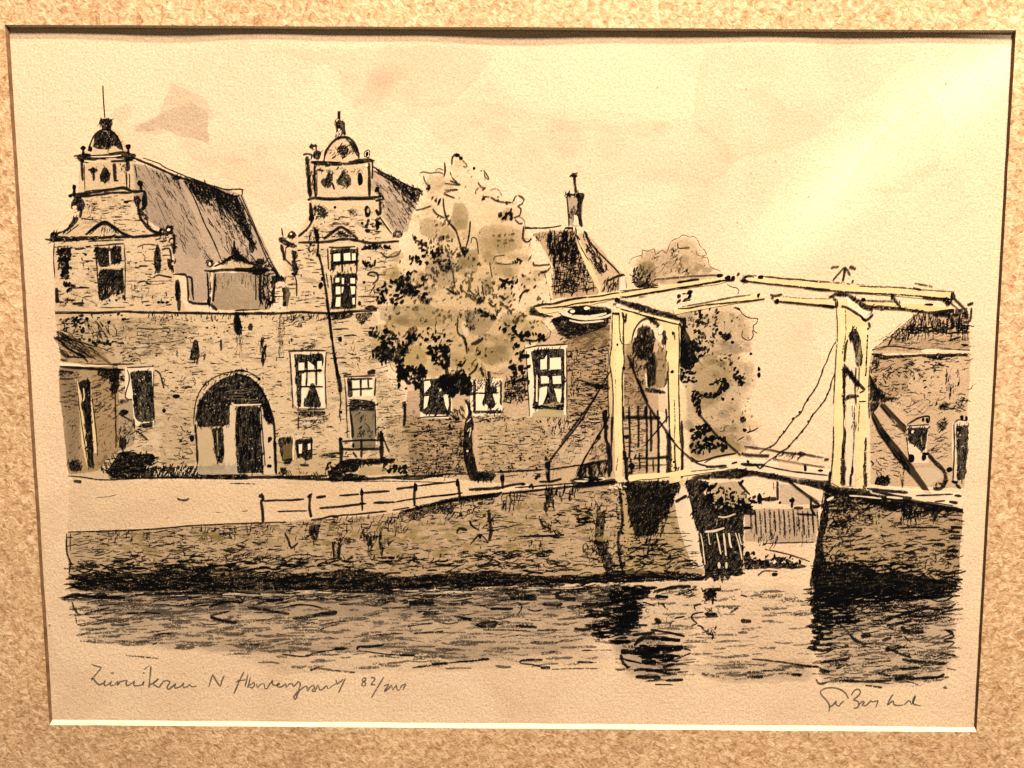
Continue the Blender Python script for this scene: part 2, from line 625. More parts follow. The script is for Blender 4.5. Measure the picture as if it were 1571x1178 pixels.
# ---- sky washes
PX()
sky = Part('sky_wash', None, 'pale pink and grey cloud washes, parted to imitate a glare streak')
for pts, c, a in (
    ([(172, 166), (196, 160), (202, 178), (188, 188), (172, 180)], MAUVE, .14),
    ([(380, 78), (540, 74), (700, 70), (760, 80), (735, 120), (690, 160), (640, 165), (600, 152), (545, 160), (525, 140), (522, 108), (450, 85)], PINK, .18),
    ([(280, 235), (420, 250), (470, 300), (430, 330), (330, 260)], PINK, .14),
    ([(620, 160), (720, 150), (860, 180), (960, 190), (1060, 180), (1140, 240), (1080, 290), (960, 270), (850, 300), (760, 270), (690, 230)], PINK, .12),
    ([(830, 170), (900, 165), (960, 172), (1030, 190), (1010, 215), (940, 205), (860, 200)], PINK, .10),
    ([(1080, 70), (1300, 66), (1420, 70), (1330, 150), (1230, 220), (1120, 250), (1060, 180)], PINK, .16),  # bare gap between this cloud wash and the next paints the glare streak
    ([(1420, 140), (1450, 170), (1440, 260), (1380, 300), (1290, 300), (1320, 240), (1380, 180)], PINK, .16),
    ([(1130, 480), (1240, 470), (1260, 560), (1200, 640), (1160, 600)], PINK, .10),
):
    sky.w(pts, c, a * .75, 7)

sky.w([(262, 126), (290, 138), (318, 150), (327, 175), (318, 196), (322, 218), (290, 212), (262, 204), (240, 206), (205, 203), (212, 190), (238, 182), (250, 160)], GREY, .12, 4)
sky.w([(205, 203), (215, 190), (240, 178), (262, 166), (296, 158), (322, 172), (318, 196), (321, 217), (298, 212), (268, 207), (252, 196), (236, 200)], GREY, .12, 3)
dabs(sky, [(270, 215), (400, 225), (420, 290), (330, 262)], 5, (12, 26), [MAUVE, PINK], (.05, .12))
dabs(sky, [(380, 80), (760, 75), (740, 150), (540, 165), (480, 120)], 11, (14, 40), [PINK, MAUVE, PINK], (.03, .09))
dabs(sky, [(600, 170), (860, 180), (1080, 190), (1120, 260), (900, 300), (700, 240)], 13, (16, 46), [PINK, PINK, MAUVE], (.03, .08))
dabs(sky, [(1060, 90), (1380, 80), (1200, 230), (1090, 250)], 8, (16, 44), [PINK], (.04, .09))
dabs(sky, [(1430, 170), (1460, 260), (1400, 360), (1250, 360), (1300, 280)], 8, (16, 40), [PINK, PINK, MAUVE], (.03, .08))
mark('sky')
# ---- far tree behind the bridge
ft = Part('far_tree', None, 'pale feathery tree behind the drawbridge')
R(790, 250)
ft.soft([(870, 760), (900, 720), (950, 690), (960, 650), (1060, 640), (1130, 660), (1180, 570), (1270, 540), (1340, 555), (1390, 580), (1400, 630), (1450, 700), (1480, 760), (1560, 830), (1400, 930), (900, 930)], OLIVE, .22 * 1.15, .82, 5)
ft.soft([(880, 800), (1000, 700), (1080, 760), (1070, 930), (920, 930)], OLIVE, .35 * 1.15, .82, 5)
ft.s([(860, 760), (880, 720), (930, 700), (960, 690), (960, 655), (1000, 665), (1050, 645), (1060, 690), (1110, 655), (1140, 680), (1170, 600), (1200, 575), (1240, 560), (1270, 540), (1320, 560), (1345, 550), (1385, 590), (1390, 620), (1430, 660), (1440, 690), (1410, 700), (1370, 690), (1370, 660)], 1.4, .7)
ft.s([(1440, 690), (1400, 720), (1450, 710), (1470, 780), (1540, 810), (1560, 830)], 1.3, .6)
ft.s([(1225, 600), (1230, 640), (1270, 640), (1310, 635)], 2, .85)
ft.s([(1270, 640), (1315, 638)], 4, .9)
ft.hatch([(1170, 650), (1230, 640), (1260, 770), (1360, 850), (1230, 840), (1190, 760)], 45, 60, 20, (4, 10), (1, 2.2), (.4, .8))
ft.hatch([(870, 800), (960, 770), (1070, 900), (1070, 935), (910, 935)], 70, 60, 25, (4, 11), (1.2, 3), (.5, .9))
ft.p([(880, 840), (930, 870), (1000, 910), (1075, 905), (1070, 938), (920, 940), (885, 900)], INK, .85)
ft.hatch([(990, 700), (1060, 700), (1150, 760), (1180, 840), (1000, 880)], 40, 60, 20, (4, 12), (.8, 1.6), (.3, .6))
PX()
ft.soft([(965, 472), (1060, 470), (1120, 462), (1150, 478), (1162, 500), (1158, 520), (1130, 528), (1150, 560), (1166, 572), (1160, 600), (1140, 620), (1150, 660), (1160, 690), (1130, 700), (1060, 715), (1050, 640), (1040, 500)], OLIVE, .26 * 1.15, .82, 5)
ft.soft([(1060, 560), (1110, 545), (1130, 590), (1100, 620), (1060, 640)], OLIVE, .22 * 1.15, .82, 5)
ft.soft([(1055, 660), (1100, 650), (1150, 690), (1060, 712)], OLIVE, .3 * 1.15, .82, 5)
dabs(ft, [(1050, 480), (1150, 480), (1160, 690), (1055, 700)], 60, (6, 16), [OLIVE, GREY, OCHRE], (.1, .3))
dabs(ft, [(970, 395), (1060, 375), (1100, 430), (980, 440)], 26, (5, 14), [OLIVE, GREY, OCHRE], (.1, .28))
ft.leaves([(1050, 480), (1150, 480), (1160, 690), (1055, 700)], 130, (2, 5), (.25, .6), (0.06, 0.055, 0.04), px=True)
ft.leaves([(970, 395), (1060, 375), (1100, 430), (980, 440)], 40, (2, 4), (.25, .55), (0.06, 0.055, 0.04), px=True)
R(1040, 350)
ft.s([(420, 600), (460, 605), (490, 650), (540, 675), (600, 680), (590, 720), (570, 730), (570, 770), (600, 790)], 1.8, .85)
ft.s([(430, 595), (470, 615)], 4, .9)
ft.s([(490, 770), (480, 810), (510, 840), (550, 840), (570, 800), (560, 770)], 2, .85)
ft.s([(370, 420), (400, 440), (440, 450), (460, 470), (450, 500)], 1.5, .8)
ft.b(370, 815, 38, 28)
ft.b(320, 790, 16); ft.b(410, 860, 14); ft.b(550, 945, 12); ft.b(610, 1060, 10, 20); ft.b(605, 1105, 9, 20)
ft.p([(10, 740), (50, 730), (90, 830), (110, 880), (220, 900), (230, 920), (120, 930), (150, 980), (110, 1060), (60, 1070), (10, 1030)], INK, .93)
ft.leaves([(20, 830), (190, 840), (240, 930), (150, 1000), (20, 1060)], 40, (4, 9))
ft.leaves([(80, 600), (350, 600), (300, 700), (60, 760)], 34, (4, 9), (.4, .8), ang=70)
ft.leaves([(0, 480), (100, 480), (100, 540), (0, 560)], 16, (4, 8), (.5, .9))
ft.leaves([(110, 700), (300, 720), (310, 800), (280, 900), (140, 840)], 34, (3, 8), (.4, .85))
ft.leaves([(400, 1020), (490, 1120), (500, 1178), (420, 1100)], 15, (4, 8))
ft.leaves([(300, 930), (420, 960), (420, 1050), (330, 1060)], 10, (3, 6), (.3, .6))
ft.leaves([(10, 1060), (130, 1080), (140, 1160), (60, 1178), (0, 1170)], 20, (4, 9))
ft.leaves([(250, 1150), (360, 1130), (360, 1178), (250, 1178)], 14, (4, 8))
R(1060, 560)
ft.leaves([(0, 180), (60, 200), (90, 300), (80, 370), (20, 350)], 30, (4, 9))
ft.s([(60, 215), (120, 240), (170, 235), (210, 190), (240, 130)], 4, .85)
ft.leaves([(90, 220), (210, 210), (260, 120), (270, 170), (200, 240)], 24, (4, 8))
ft.leaves([(0, 480), (110, 450), (180, 530), (260, 560), (320, 600), (250, 640), (0, 680)], 80, (4, 10), (.7, 1))
ft.leaves([(310, 60), (400, 150), (400, 170), (330, 100)], 10, (4, 8))
ft.b(390, 410, 26, 22); ft.b(405, 490, 18, 14); ft.s([(400, 540), (350, 570)], 2); ft.s([(420, 510), (480, 490), (505, 470)], 2.4); ft.b(515, 30, 10, 14); ft.b(515, 75, 10, 20)
ft.b(240, 255, 14); ft.b(315, 255, 10); ft.b(265, 155, 25, 30); ft.b(40, 120, 10)
ft.squig([(150, 380), (260, 380), (260, 560), (150, 520)], 8, (4, 8))
ft.s([(0, 690), (60, 725), (190, 690), (340, 665)], 2.6)
PX()
ft.squig([(1060, 480), (1150, 480), (1160, 690), (1055, 700)], 26, (4, 8), (.8, 1.5), (.3, .6), px=True)

mark('far')
level('sky')
# ---- stone gatehouse
gh = Part('stone_gatehouse', None, 'long stone building with two scrolled gables and an arched gate')
PX()
gh.w([(84, 480), (575, 479), (590, 520), (580, 560), (610, 600), (640, 650), (640, 728), (110, 735), (95, 560)], STONE, .26, px=True)
gh.w([(90, 490), (250, 486), (300, 500), (270, 540), (180, 560), (100, 540)], OLIVE, .16, px=True)
gh.w([(420, 690), (520, 690), (520, 728), (430, 728)], OCHRE, .15, px=True)
gh.w([(230, 600), (300, 610), (300, 720), (250, 720)], OLIVE, .12, px=True)
gh.w([(590, 640), (660, 630), (725, 650), (730, 728), (600, 728)], BROWN, .22, px=True)
brickwork(gh, [(90, 488), (565, 484), (575, 560), (600, 640), (620, 715), (425, 720), (415, 610), (360, 570), (300, 620), (295, 720), (200, 700), (205, 570), (95, 560)], 560, (.3, .85), W=(.9, 2))
brickwork(gh, [(90, 488), (300, 488), (280, 540), (170, 550), (95, 530)], 150, (.3, .8))
brickwork(gh, [(560, 500), (620, 600), (680, 640), (720, 720), (600, 720)], 230, (.25, .7))
gh.squig([(560, 560), (625, 600), (625, 650), (580, 650)], 30, (4, 9), (.8, 1.5), (.4, .8), px=True)
smudge(gh, [(90, 490), (565, 486), (575, 560), (615, 715), (425, 720), (415, 610), (360, 570), (300, 620), (295, 720), (205, 700), (205, 570), (95, 560)], 170, (3, 9), WHITE, (.2, .5), .5)
# band cornice
R(60, 320)
gh.s([(120, 785), (280, 785), (430, 785), (640, 775), (800, 780), (1100, 785), (1571, 795)], 4.2, .97, taper=0)
gh.s([(120, 778), (430, 780)], 3)
gh.s([(460, 745), (650, 742)], 2)
gh.hatch([(780, 780), (1571, 790), (1571, 820), (1150, 850), (800, 830)], 60, 80, 20, (3, 9), (1, 2), (.5, .9))
gh.flecks([(230, 800), (660, 790), (640, 850), (300, 900)], 30, (1, 3))
gh.leaves([(140, 830), (340, 800), (330, 960), (170, 920)], 40, (3, 7), (.5, .9))
gh.hatch([(330, 840), (540, 860), (520, 1000), (430, 1000)], 34, -65, 10, (6, 14), (.9, 1.8), (.5, .85))
R(360, 340)
gh.s([(0, 690), (350, 690), (500, 680), (720, 690), (900, 675), (1070, 665)], 4.5, .97, taper=0)
gh.s([(0, 670), (190, 660)], 2)
gh.hatch([(0, 690), (640, 690), (900, 690), (640, 740), (0, 710)], 60, 85, 15, (3, 10), (1, 2.4), (.5, .9))
gh.p([(720, 690), (900, 690), (880, 720), (780, 740), (730, 735)], INK, .85)
gh.p([(900, 690), (1050, 680), (960, 780), (930, 760)], INK, .7)
gh.hatch([(330, 700), (660, 700), (500, 790), (380, 790)], 40, 30, 30, (4, 10), (1, 2.2), (.4, .9))
for x0, y0, x1, y1, w, a in ((780, 760, 820, 760, 2, .8), (740, 810, 860, 808, 2.2, .85), (820, 860, 915, 855, 2.6, .9), (720, 1030, 840, 1028, 2, .8), (870, 1030, 945, 1025, 2, .85),
    (790, 1060, 840, 1060, 2, .8), (520, 590, 680, 575, 3, .95), (930, 565, 1070, 565, 2.6, .9), (540, 310, 620, 312, 2, .7), (490, 460, 650, 458, 1.5, .5), (240, 560, 490, 575, 1.6, .6), (820, 1160, 880, 1150, 3, .9), (1000, 1140, 1060, 1130, 8, .9)):
    gh.s([(x0, y0), ((x0 + x1) / 2, (y0 + y1) / 2 - 3), (x1, y1)], w, a)
gh.b(795, 885, 16, 22); gh.b(430, 890, 8, 20, .6); gh.b(120, 790, 20, 30, .6); gh.b(20, 760, 20, 100, .85)
gh.hatch([(490, 910), (600, 890), (600, 950), (500, 960)], 16, 8, 10, (7, 14), (1, 2), (.5, .8))
gh.hatch([(180, 890), (240, 890), (235, 1060), (200, 1050)], 30, 88, 6, (8, 18), (1.2, 2.6), (.6, .95))
gh.hatch([(330, 720), (370, 720), (370, 1000), (335, 1000)], 24, 88, 6, (10, 24), (.8, 1.8), (.3, .7))
gh.hatch([(0, 850), (60, 880), (60, 1010), (0, 1000)], 16, 80, 10, (8, 16), (.8, 1.6), (.3, .6))
gh.squig([(780, 850), (1010, 870), (1040, 1100), (800, 1130)], 50, (3, 8), (.8, 1.6), (.3, .75))
# wall slits
R(60, 320)
gh.p([(1165, 985), (1195, 985), (1210, 1100), (1200, 1140), (1130, 1140), (1150, 1060)], INK, .93)
gh.p([(1460, 820), (1520, 830), (1530, 950), (1490, 960), (1465, 900)], INK, .85)
gh.hatch([(1470, 820), (1540, 830), (1530, 960), (1480, 960)], 12, 88, 5, (6, 12), (1.5, 3))
gh.s([(1370, 985), (1370, 1070)], 4, .75); gh.s([(1040, 1060), (1040, 1120)], 4, .55); gh.s([(1250, 1090), (1240, 1140)], 4, .6)
for pts, w, a in (([(740, 910), (750, 900), (860, 908), (985, 905), (950, 970)], 2, .9), ([(760, 1020), (1000, 1000), (1100, 980), (1200, 960)], 1.6, .6), ([(580, 960), (585, 920), (560, 880)], 2, .8), ([(1180, 1140), (1190, 1178)], 2, .8), ([(630, 1050), (800, 1045), (860, 1020)], 1.6, .6), ([(1440, 860), (1500, 930), (1530, 1090)], 1.5, .5), ([(600, 1015), (640, 1010)], 3, .9), ([(430, 1000), (480, 1010), (545, 1020)], 5, .9), ([(560, 1085), (440, 1040)], 2, .6)):
    gh.s(pts, w, a)
gh.flecks([(1000, 830), (1571, 840), (1571, 1000), (1000, 1000)], 30, (1, 2.2), (.4, .9))
gh.squig([(600, 1060), (800, 1080), (770, 1160), (560, 1150)], 26, (3, 7), (1, 2), (.5, .9))
gh.squig([(1000, 1000), (1400, 900), (1400, 1100), (1000, 1178)], 22, (3, 8), (.8, 1.6), (.3, .7))
R(60, 520)
gh.squig([(900, 240), (1160, 200), (1160, 420), (900, 560)], 40, (3, 8), (.8, 1.8), (.4, .85))
gh.squig([(640, 660), (950, 660), (950, 860), (640, 850)], 30, (4, 8), (1, 2), (.4, .85))
gh.squig([(1040, 650), (1180, 640), (1180, 940), (1050, 940)], 34, (4, 8), (1, 2.4), (.5, .9))
gh.b(1035, 430, 24, 16); gh.b(940, 540, 14, 18); gh.b(1110, 365, 45, 12, .7); gh.b(1150, 750, 20, 24)
# grass and kerb along the foot of the wall
gr = Part('ground_shrub', gh, 'dark weeds along the foot of the wall')
R(60, 520)
gr.p([(600, 850), (680, 840), (760, 870), (860, 860), (880, 900), (800, 1000), (640, 1010), (560, 1050), (500, 1010), (560, 920)], INK, .95)
gr.hatch([(440, 880), (600, 860), (870, 870), (900, 960), (700, 1050), (480, 1050)], 90, 50, 45, (4, 12), (1.2, 3), (.7, 1))
gr.p([(780, 970), (1100, 960), (1571, 950), (1571, 1050), (1000, 1050), (530, 1050), (620, 1010)], INK, .86)
gr.hatch([(780, 950), (1571, 945), (1571, 1040), (700, 1045)], 150, 80, 20, (4, 10), (1, 2.4), (.7, 1))
gr.hatch([(800, 960), (1200, 960), (1180, 1030), (820, 1030)], 30, 75, 15, (4, 9), (1, 1.8), (.6, .9), WHITE)
gr.s([(220, 1030), (330, 1040), (500, 1060), (900, 1045), (1571, 1055)], 2.5, .9)
gr.s([(260, 1070), (320, 1075)], 6, .9)
gr.squig([(430, 900), (560, 880), (540, 980), (430, 960)], 18, (4, 8), (1, 2))
R(360, 520)
gr.s([(0, 1045), (300, 1040), (500, 1050), (900, 1060), (1200, 1040), (1571, 1028)], 5, .93, taper=.1)
gr.s([(300, 1040), (700, 1030)], 4, .9)
gr.s([(900, 1075), (1200, 1070), (1571, 1080)], 1.6, .7)
gr.s([(0, 1085), (150, 1092)], 1.6, .6)
gr.hatch([(320, 1000), (700, 1000), (700, 1050), (320, 1050)], 40, 80, 20, (3, 8), (1, 2), (.5, .9))
gr.p([(340, 960), (390, 975), (400, 1010), (350, 1020)], INK, .93)
gr.leaves([(1120, 930), (1300, 960), (1300, 1030), (1120, 990)], 28, (4, 9))
gr.hatch([(1300, 970), (1571, 960), (1571, 1020), (1300, 1020)], 50, 60, 30, (4, 9), (1, 2), (.4, .85))

def gable_roof(poly_wash, dark, ang, parent, ridge):
    rf = Part('roof', parent)
    PX()
    rf.w(poly_wash, MAUVE, .5, px=True)
    return rf
# left roof
rf = Part('roof', gh, 'long mauve roof behind the nearer gable')
PX()
rf.w([(204, 248), (275, 272), (372, 297), (390, 340), (432, 428), (405, 428), (385, 402), (360, 392), (325, 405), (318, 462), (292, 466), (286, 425), (268, 420), (264, 362), (215, 330), (206, 292)], MAUVE, .42, px=True)
rf.w([(204, 250), (280, 280), (310, 380), (300, 400), (262, 362), (215, 330)], GREY, .14, px=True)
rf.hatch([(214, 256), (275, 278), (330, 400), (268, 380), (215, 320)], 110, -60, 7, (10, 26), (.8, 1.6), (.35, .7), px=True)
R(60, 120)
rf.p([(1080, 770), (1200, 785), (1480, 885), (1535, 960), (1575, 1100), (1610, 1230), (1560, 1200), (1500, 1100), (1400, 1000), (1300, 900), (1260, 960), (1170, 880)], INK, .80)
rf.hatch([(1060, 750), (1480, 885), (1600, 1178), (1640, 1300), (1500, 1150), (1290, 950), (1240, 960)], 150, -62, 8, (10, 26), (1, 2.4), (.5, .95))
rf.hatch([(1180, 900), (1300, 920), (1500, 1150), (1640, 1400), (1500, 1400), (1340, 1200)], 120, -64, 8, (8, 20), (.9, 1.8), (.35, .8))
rf.hatch([(820, 680), (1050, 750), (1100, 860), (900, 740)], 34, -62, 10, (6, 14), (1, 2), (.4, .8))
rf.s([(690, 590), (860, 660), (960, 705), (1050, 745), (1250, 800), (1450, 885), (1510, 880)], 4, .96)
rf.s([(780, 598), (900, 640), (950, 672), (1100, 735)], 2.2, .9)
rf.s([(1100, 735), (1250, 790), (1400, 835), (1480, 835), (1530, 838), (1525, 895)], 2.6, .9)
rf.b(1040, 745, 28, 20)
rf.s([(1100, 780), (1180, 930), (1240, 1080), (1290, 1178), (1340, 1290), (1370, 1360)], 2.5, .9)
rf.s([(1500, 880), (1560, 1000), (1640, 1180), (1720, 1370), (1800, 1500)], 2, .92)
rf.s([(1520, 880), (1600, 1060), (1700, 1290), (1830, 1530)], 2, .9)
rf.s([(1480, 880), (1510, 970)], 5, .9)
R(360, 160)
rf.hatch([(0, 700), (60, 740), (130, 900), (160, 1050), (110, 1050), (20, 1000)], 50, -65, 10, (5, 14), (1, 2.6), (.5, .95))
rf.p([(0, 1050), (30, 1120), (120, 1178), (0, 1178)], INK, .85)
rf.b(130, 1070, 26, 50, .85)

# left gable
g1 = Part('gable', gh, 'scrolled gable with a dark dome and flag mast')
PX()
g1.w([(83, 370), (84, 479), (286, 476), (268, 430), (263, 372), (228, 345), (212, 320), (206, 290), (204, 245), (195, 228), (182, 200), (160, 195), (142, 215), (124, 240), (120, 290), (122, 325), (108, 345)], STONE, .22, px=True)
brickwork(g1, [(88, 375), (88, 470), (280, 470), (262, 425), (258, 375)], 130, (.4, 1), W=(1, 2.3))
smudge(g1, [(88, 375), (88, 470), (280, 470), (262, 425), (258, 375)], 60, (3, 8), WHITE, (.25, .55), .55)
brickwork(g1, [(130, 300), (200, 300), (212, 330), (235, 355), (195, 358), (160, 338), (125, 352)], 50, (.35, .9), W=(.9, 2))
R(60, 120)
g1.s([(480, 55), (485, 170), (495, 295)], 2.2, .9, taper=0)
g1.p([(440, 325), (470, 310), (495, 298), (530, 315), (552, 300), (552, 340), (540, 360), (548, 405), (500, 385), (475, 400), (468, 345)], INK, .96)
g1.s([(372, 548), (385, 500), (410, 440), (440, 405), (480, 388), (540, 395), (580, 430), (615, 490), (632, 548)], 3, .95)
g1.p([(405, 520), (420, 430), (470, 395), (550, 402), (600, 450), (632, 545), (590, 525), (560, 500), (530, 530), (470, 535), (430, 525)], INK, .90)
g1.hatch([(420, 430), (560, 400), (620, 520), (440, 530)], 30, 40, 30, (5, 10), (1.2, 2.5), (.7, 1))
g1.b(385, 530, 16, 22)
for x, y in ((330, 525), (670, 515)):
    g1.b(x, y, 22, 20); g1.s([(x, y + 10), (x + 5, y + 60)], 4)
g1.p([(275, 580), (340, 560), (400, 580), (500, 570), (560, 555), (640, 545), (740, 578), (700, 625), (640, 610), (560, 600), (460, 610), (330, 640), (295, 620)], INK, .95)
g1.s([(390, 590), (500, 590), (620, 580)], 2, .9, WHITE)
g1.s([(340, 622), (450, 632), (530, 620)], 3, .9, CREAM)
for pts, w in (([(320, 620), (325, 700), (330, 770)], 4.5), ([(410, 670), (412, 770)], 4), ([(565, 640), (575, 770)], 6), ([(665, 600), (668, 700)], 7), ([(655, 700), (662, 820)], 2.5), ([(340, 650), (345, 840)], 1.6), ([(680, 720), (682, 830)], 2), ([(540, 625), (660, 620)], 4), ([(720, 650), (740, 760)], 2), ([(560, 770), (600, 770)], 3), ([(370, 690), (430, 680)], 4)):
    g1.s(pts, w, .93)
g1.b(410, 690, 26, 20); g1.b(495, 730, 44, 62, .97); g1.hatch([(600, 640), (660, 640), (650, 720), (600, 720)], 10, 80, 20, (4, 8), (1, 2), (.4, .7))
g1.s([(228, 880), (320, 870), (430, 855), (560, 835), (640, 825), (700, 850), (800, 850)], 5, .96)
g1.s([(260, 895), (420, 880), (560, 862), (700, 862)], 4, .95)
g1.s([(340, 850), (560, 830), (670, 822)], 2, .9)
g1.b(265, 825, 18, 24); g1.s([(265, 840), (262, 890)], 6); g1.b(235, 885, 16, 12)
g1.b(760, 795, 20, 24); g1.s([(765, 810), (770, 850)], 6)
g1.p([(270, 890), (330, 900), (350, 950), (330, 1000), (290, 1000), (270, 960), (240, 990), (240, 930)], INK, .94)
g1.b(265, 972, 14, a=.9, col=CREAM)
g1.b(740, 925, 28, 42); g1.s([(795, 850), (800, 950), (770, 990)], 6); g1.b(785, 930, 12, 50)
g1.s([(320, 990), (310, 1050)], 5)
g1.p([(260, 1040), (300, 1040), (290, 1080), (230, 1140), (140, 1178), (85, 1178), (90, 1160), (160, 1160), (220, 1120)], INK, .95)
g1.s([(300, 1100), (200, 1175)], 2, .8)
g1.s([(745, 960), (760, 1040), (800, 1100), (850, 1150), (920, 1165)], 5, .95)
g1.s([(735, 1020), (800, 1030), (830, 1120), (900, 1170)], 3, .9)
g1.hatch([(740, 960), (800, 960), (860, 1140), (780, 1060)], 16, -50, 20, (4, 9), (1.2, 2.6))
g1.s([(355, 1175), (430, 1120), (490, 1085), (550, 1115), (640, 1175)], 4.5, .95)
g1.s([(380, 1178), (490, 1100), (600, 1170)], 2, .8)
g1.s([(320, 1060), (440, 1065)], 2, .7); g1.s([(400, 940), (440, 945)], 3, .8); g1.b(660, 930, 20, 12, .8)
g1.hatch([(360, 960), (430, 940), (400, 1060), (370, 1060)], 10, 65, 10, (6, 12), (1, 2), (.4, .7))
R(60, 320)
g1.p([(55, 232), (85, 225), (85, 180), (120, 170), (140, 205), (250, 215), (340, 205), (420, 210), (560, 200), (640, 200), (700, 220), (560, 222), (330, 240), (130, 250), (90, 250)], INK, .95)
g1.s([(700, 215), (830, 205), (900, 195), (1010, 180)], 5, .95)
g1.s([(350, 195), (420, 140), (490, 98), (540, 120), (640, 190), (710, 212)], 5, .95)
g1.hatch([(440, 180), (490, 120), (560, 150), (590, 185)], 26, 85, 8, (4, 12), (.8, 1.5), (.4, .8))
g1.s([(370, 245), (500, 240), (640, 235)], 2.5, .85)
g1.b(980, 150, 32, 34); g1.b(975, 158, 12, 10, .9, WHITE); g1.b(925, 165, 26, 20)
g1.hatch([(890, 210), (1020, 190), (1030, 330), (960, 260), (890, 250)], 30, 20, 40, (5, 11), (1.5, 3.5))
g1.s([(1015, 190), (1018, 260), (1015, 340)], 5, .95)
g1.s([(115, 260), (110, 380), (120, 520)], 2, .85)
g1.p([(165, 295), (240, 290), (240, 360), (215, 420), (220, 500), (190, 530), (165, 440), (150, 370)], INK, .82)
g1.leaves([(140, 290), (240, 300), (220, 560), (150, 480)], 40, (4, 9))
g1.leaves([(170, 540), (260, 580), (220, 630)], 14, (4, 8))
g1.p([(880, 280), (912, 295), (920, 440), (905, 500), (880, 470), (862, 380)], INK, .95)
g1.s([(860, 520), (900, 500), (1000, 520)], 3, .95)
g1.s([(925, 310), (980, 300), (1000, 400)], 3, .9)
g1.p([(960, 370), (1025, 395), (990, 410), (1025, 450), (1010, 480), (970, 440)], INK, .93)
g1.s([(1010, 495), (1100, 495), (1110, 515), (1148, 520), (1155, 620), (1165, 690)], 3.5, .95)
g1.s([(1115, 520), (1125, 640), (1120, 690)], 3.5, .93); g1.s([(1120, 690), (1165, 712), (1290, 715)], 4.5, .95)
g1.s([(1040, 550), (1050, 640), (1055, 770)], 5, .93); g1.b(1045, 630, 26, 78, .95)
g1.s([(130, 595), (140, 710)], 7, .95); g1.s([(250, 715), (340, 712)], 4.5, .95); g1.s([(190, 690), (260, 685)], 3, .8); g1.hatch([(160, 690), (260, 690), (240, 740), (170, 740)], 14, 40, 30)
for pts, w, a in (([(270, 305), (340, 298)], 4, .9), ([(330, 395), (410, 392)], 2, .8), ([(650, 545), (1000, 545)], 1.6, .6), ([(720, 440), (750, 445), (760, 430), (820, 432)], 3, .85), ([(740, 290), (790, 270), (870, 270)], 2, .8), ([(780, 340), (800, 370), (790, 390), (860, 395)], 1.8, .7), ([(220, 600), (310, 595), (380, 595)], 2.4, .85), ([(240, 640), (330, 670), (440, 720)], 1.6, .6), ([(740, 560), (795, 545), (830, 570)], 3, .85), ([(660, 560), (740, 580), (960, 560)], 1.5, .5)):
    g1.s(pts, w, a)
g1.hatch([(690, 590), (820, 590), (820, 690), (700, 690)], 20, 85, 8, (5, 14), (1, 2), (.3, .6))
for x in (900, 930, 962):
    g1.b(x, 705, 14, 10)
g1.b(350, 345, 12, 10)
# gable window
def white(part, pts, a=1.6):
    part.w(pts, WHITE, a, 0.5)
wn = Part('window', gh)
R(60, 320)
wn.p([(415, 285), (520, 300), (620, 280), (618, 410), (560, 415), (500, 425), (455, 445), (440, 390), (425, 330)], INK, .95)
wn.p([(455, 460), (635, 455), (638, 640), (560, 640), (500, 690), (455, 690), (450, 560)], INK, .97)
wn.s([(530, 320), (535, 420)], 2.2, .9, WHITE)
wn.s([(470, 445), (630, 440)], 2, .8, CREAM)
wn.s([(410, 280), (640, 262)], 2.5, .9); wn.s([(640, 270), (650, 450), (645, 690)], 2, .85); wn.s([(425, 300), (440, 500), (455, 680)], 2.5, .9)
wn.hatch([(480, 600), (620, 600), (620, 630), (480, 630)], 14, 85, 8, (3, 6), (.8, 1.4), (.6, .9), STONE)
wn.b(530, 690, 10); wn.b(580, 690, 10); wn.s([(630, 650), (650, 690)], 4)

# dormer between the gables
dm = Part('dormer', gh, 'small pedimented dormer between the two gables')
R(60, 320)
dm.w([(1310, 480), (1740, 480), (1740, 760), (1300, 760)], GREY, .36)
dm.w([(1310, 480), (1740, 480), (1740, 760), (1300, 760)], OLIVE, .14)
dm.hatch([(1350, 400), (1480, 345), (1571, 395), (1480, 385), (1380, 425)], 30, 20, 30, (4, 9), (1.4, 3), (.7, 1))
dm.hatch([(1262, 480), (1300, 480), (1290, 720), (1270, 720)], 14, 88, 5, (8, 18), (1.2, 2.6), (.6, 1))
dm.hatch([(1310, 490), (1740, 490), (1740, 600), (1320, 590)], 60, 88, 6, (6, 14), (.7, 1.3), (.3, .6))
dm.w([(1350, 455), (1420, 400), (1480, 370), (1560, 400), (1700, 455)], STONE, .3)
dm.s([(1265, 480), (1275, 600), (1278, 720)], 3, .95); dm.s([(1330, 490), (1310, 700)], 4, .92); dm.s([(1300, 480), (1300, 600)], 2, .8, CREAM)
dm.p([(1255, 385), (1315, 385), (1310, 440), (1265, 440)], INK, .8); dm.b(1285, 415, 9, 16, .9, WHITE)
dm.s([(1245, 465), (1300, 470), (1400, 460), (1571, 465), (1740, 465)], 4.5, .96)
dm.s([(1320, 435), (1400, 395), (1440, 365), (1480, 350), (1520, 365), (1571, 400), (1680, 440)], 3.5, .95)
dm.p([(1400, 400), (1450, 350), (1500, 345), (1571, 395), (1640, 430), (1560, 415), (1480, 380)], INK, .9)
dm.s([(1470, 240), (1470, 300)], 3.5); dm.p([(1445, 300), (1495, 295), (1500, 350), (1448, 350)], INK, .85)
dm.s([(1270, 700), (1340, 765)], 5); dm.s([(1480, 765), (1560, 760)], 2)
R(360, 340)
dm.s([(155, 390), (160, 500), (160, 590)], 2.5, .9); dm.s([(195, 390), (190, 500), (195, 600)], 5, .95)
dm.b(195, 300, 32, 24); dm.p([(110, 340), (250, 340), (260, 370), (200, 400), (130, 400)], INK, .94)
dm.s([(0, 355), (150, 358), (260, 360)], 4.5, .95); dm.s([(0, 370), (150, 375)], 2)
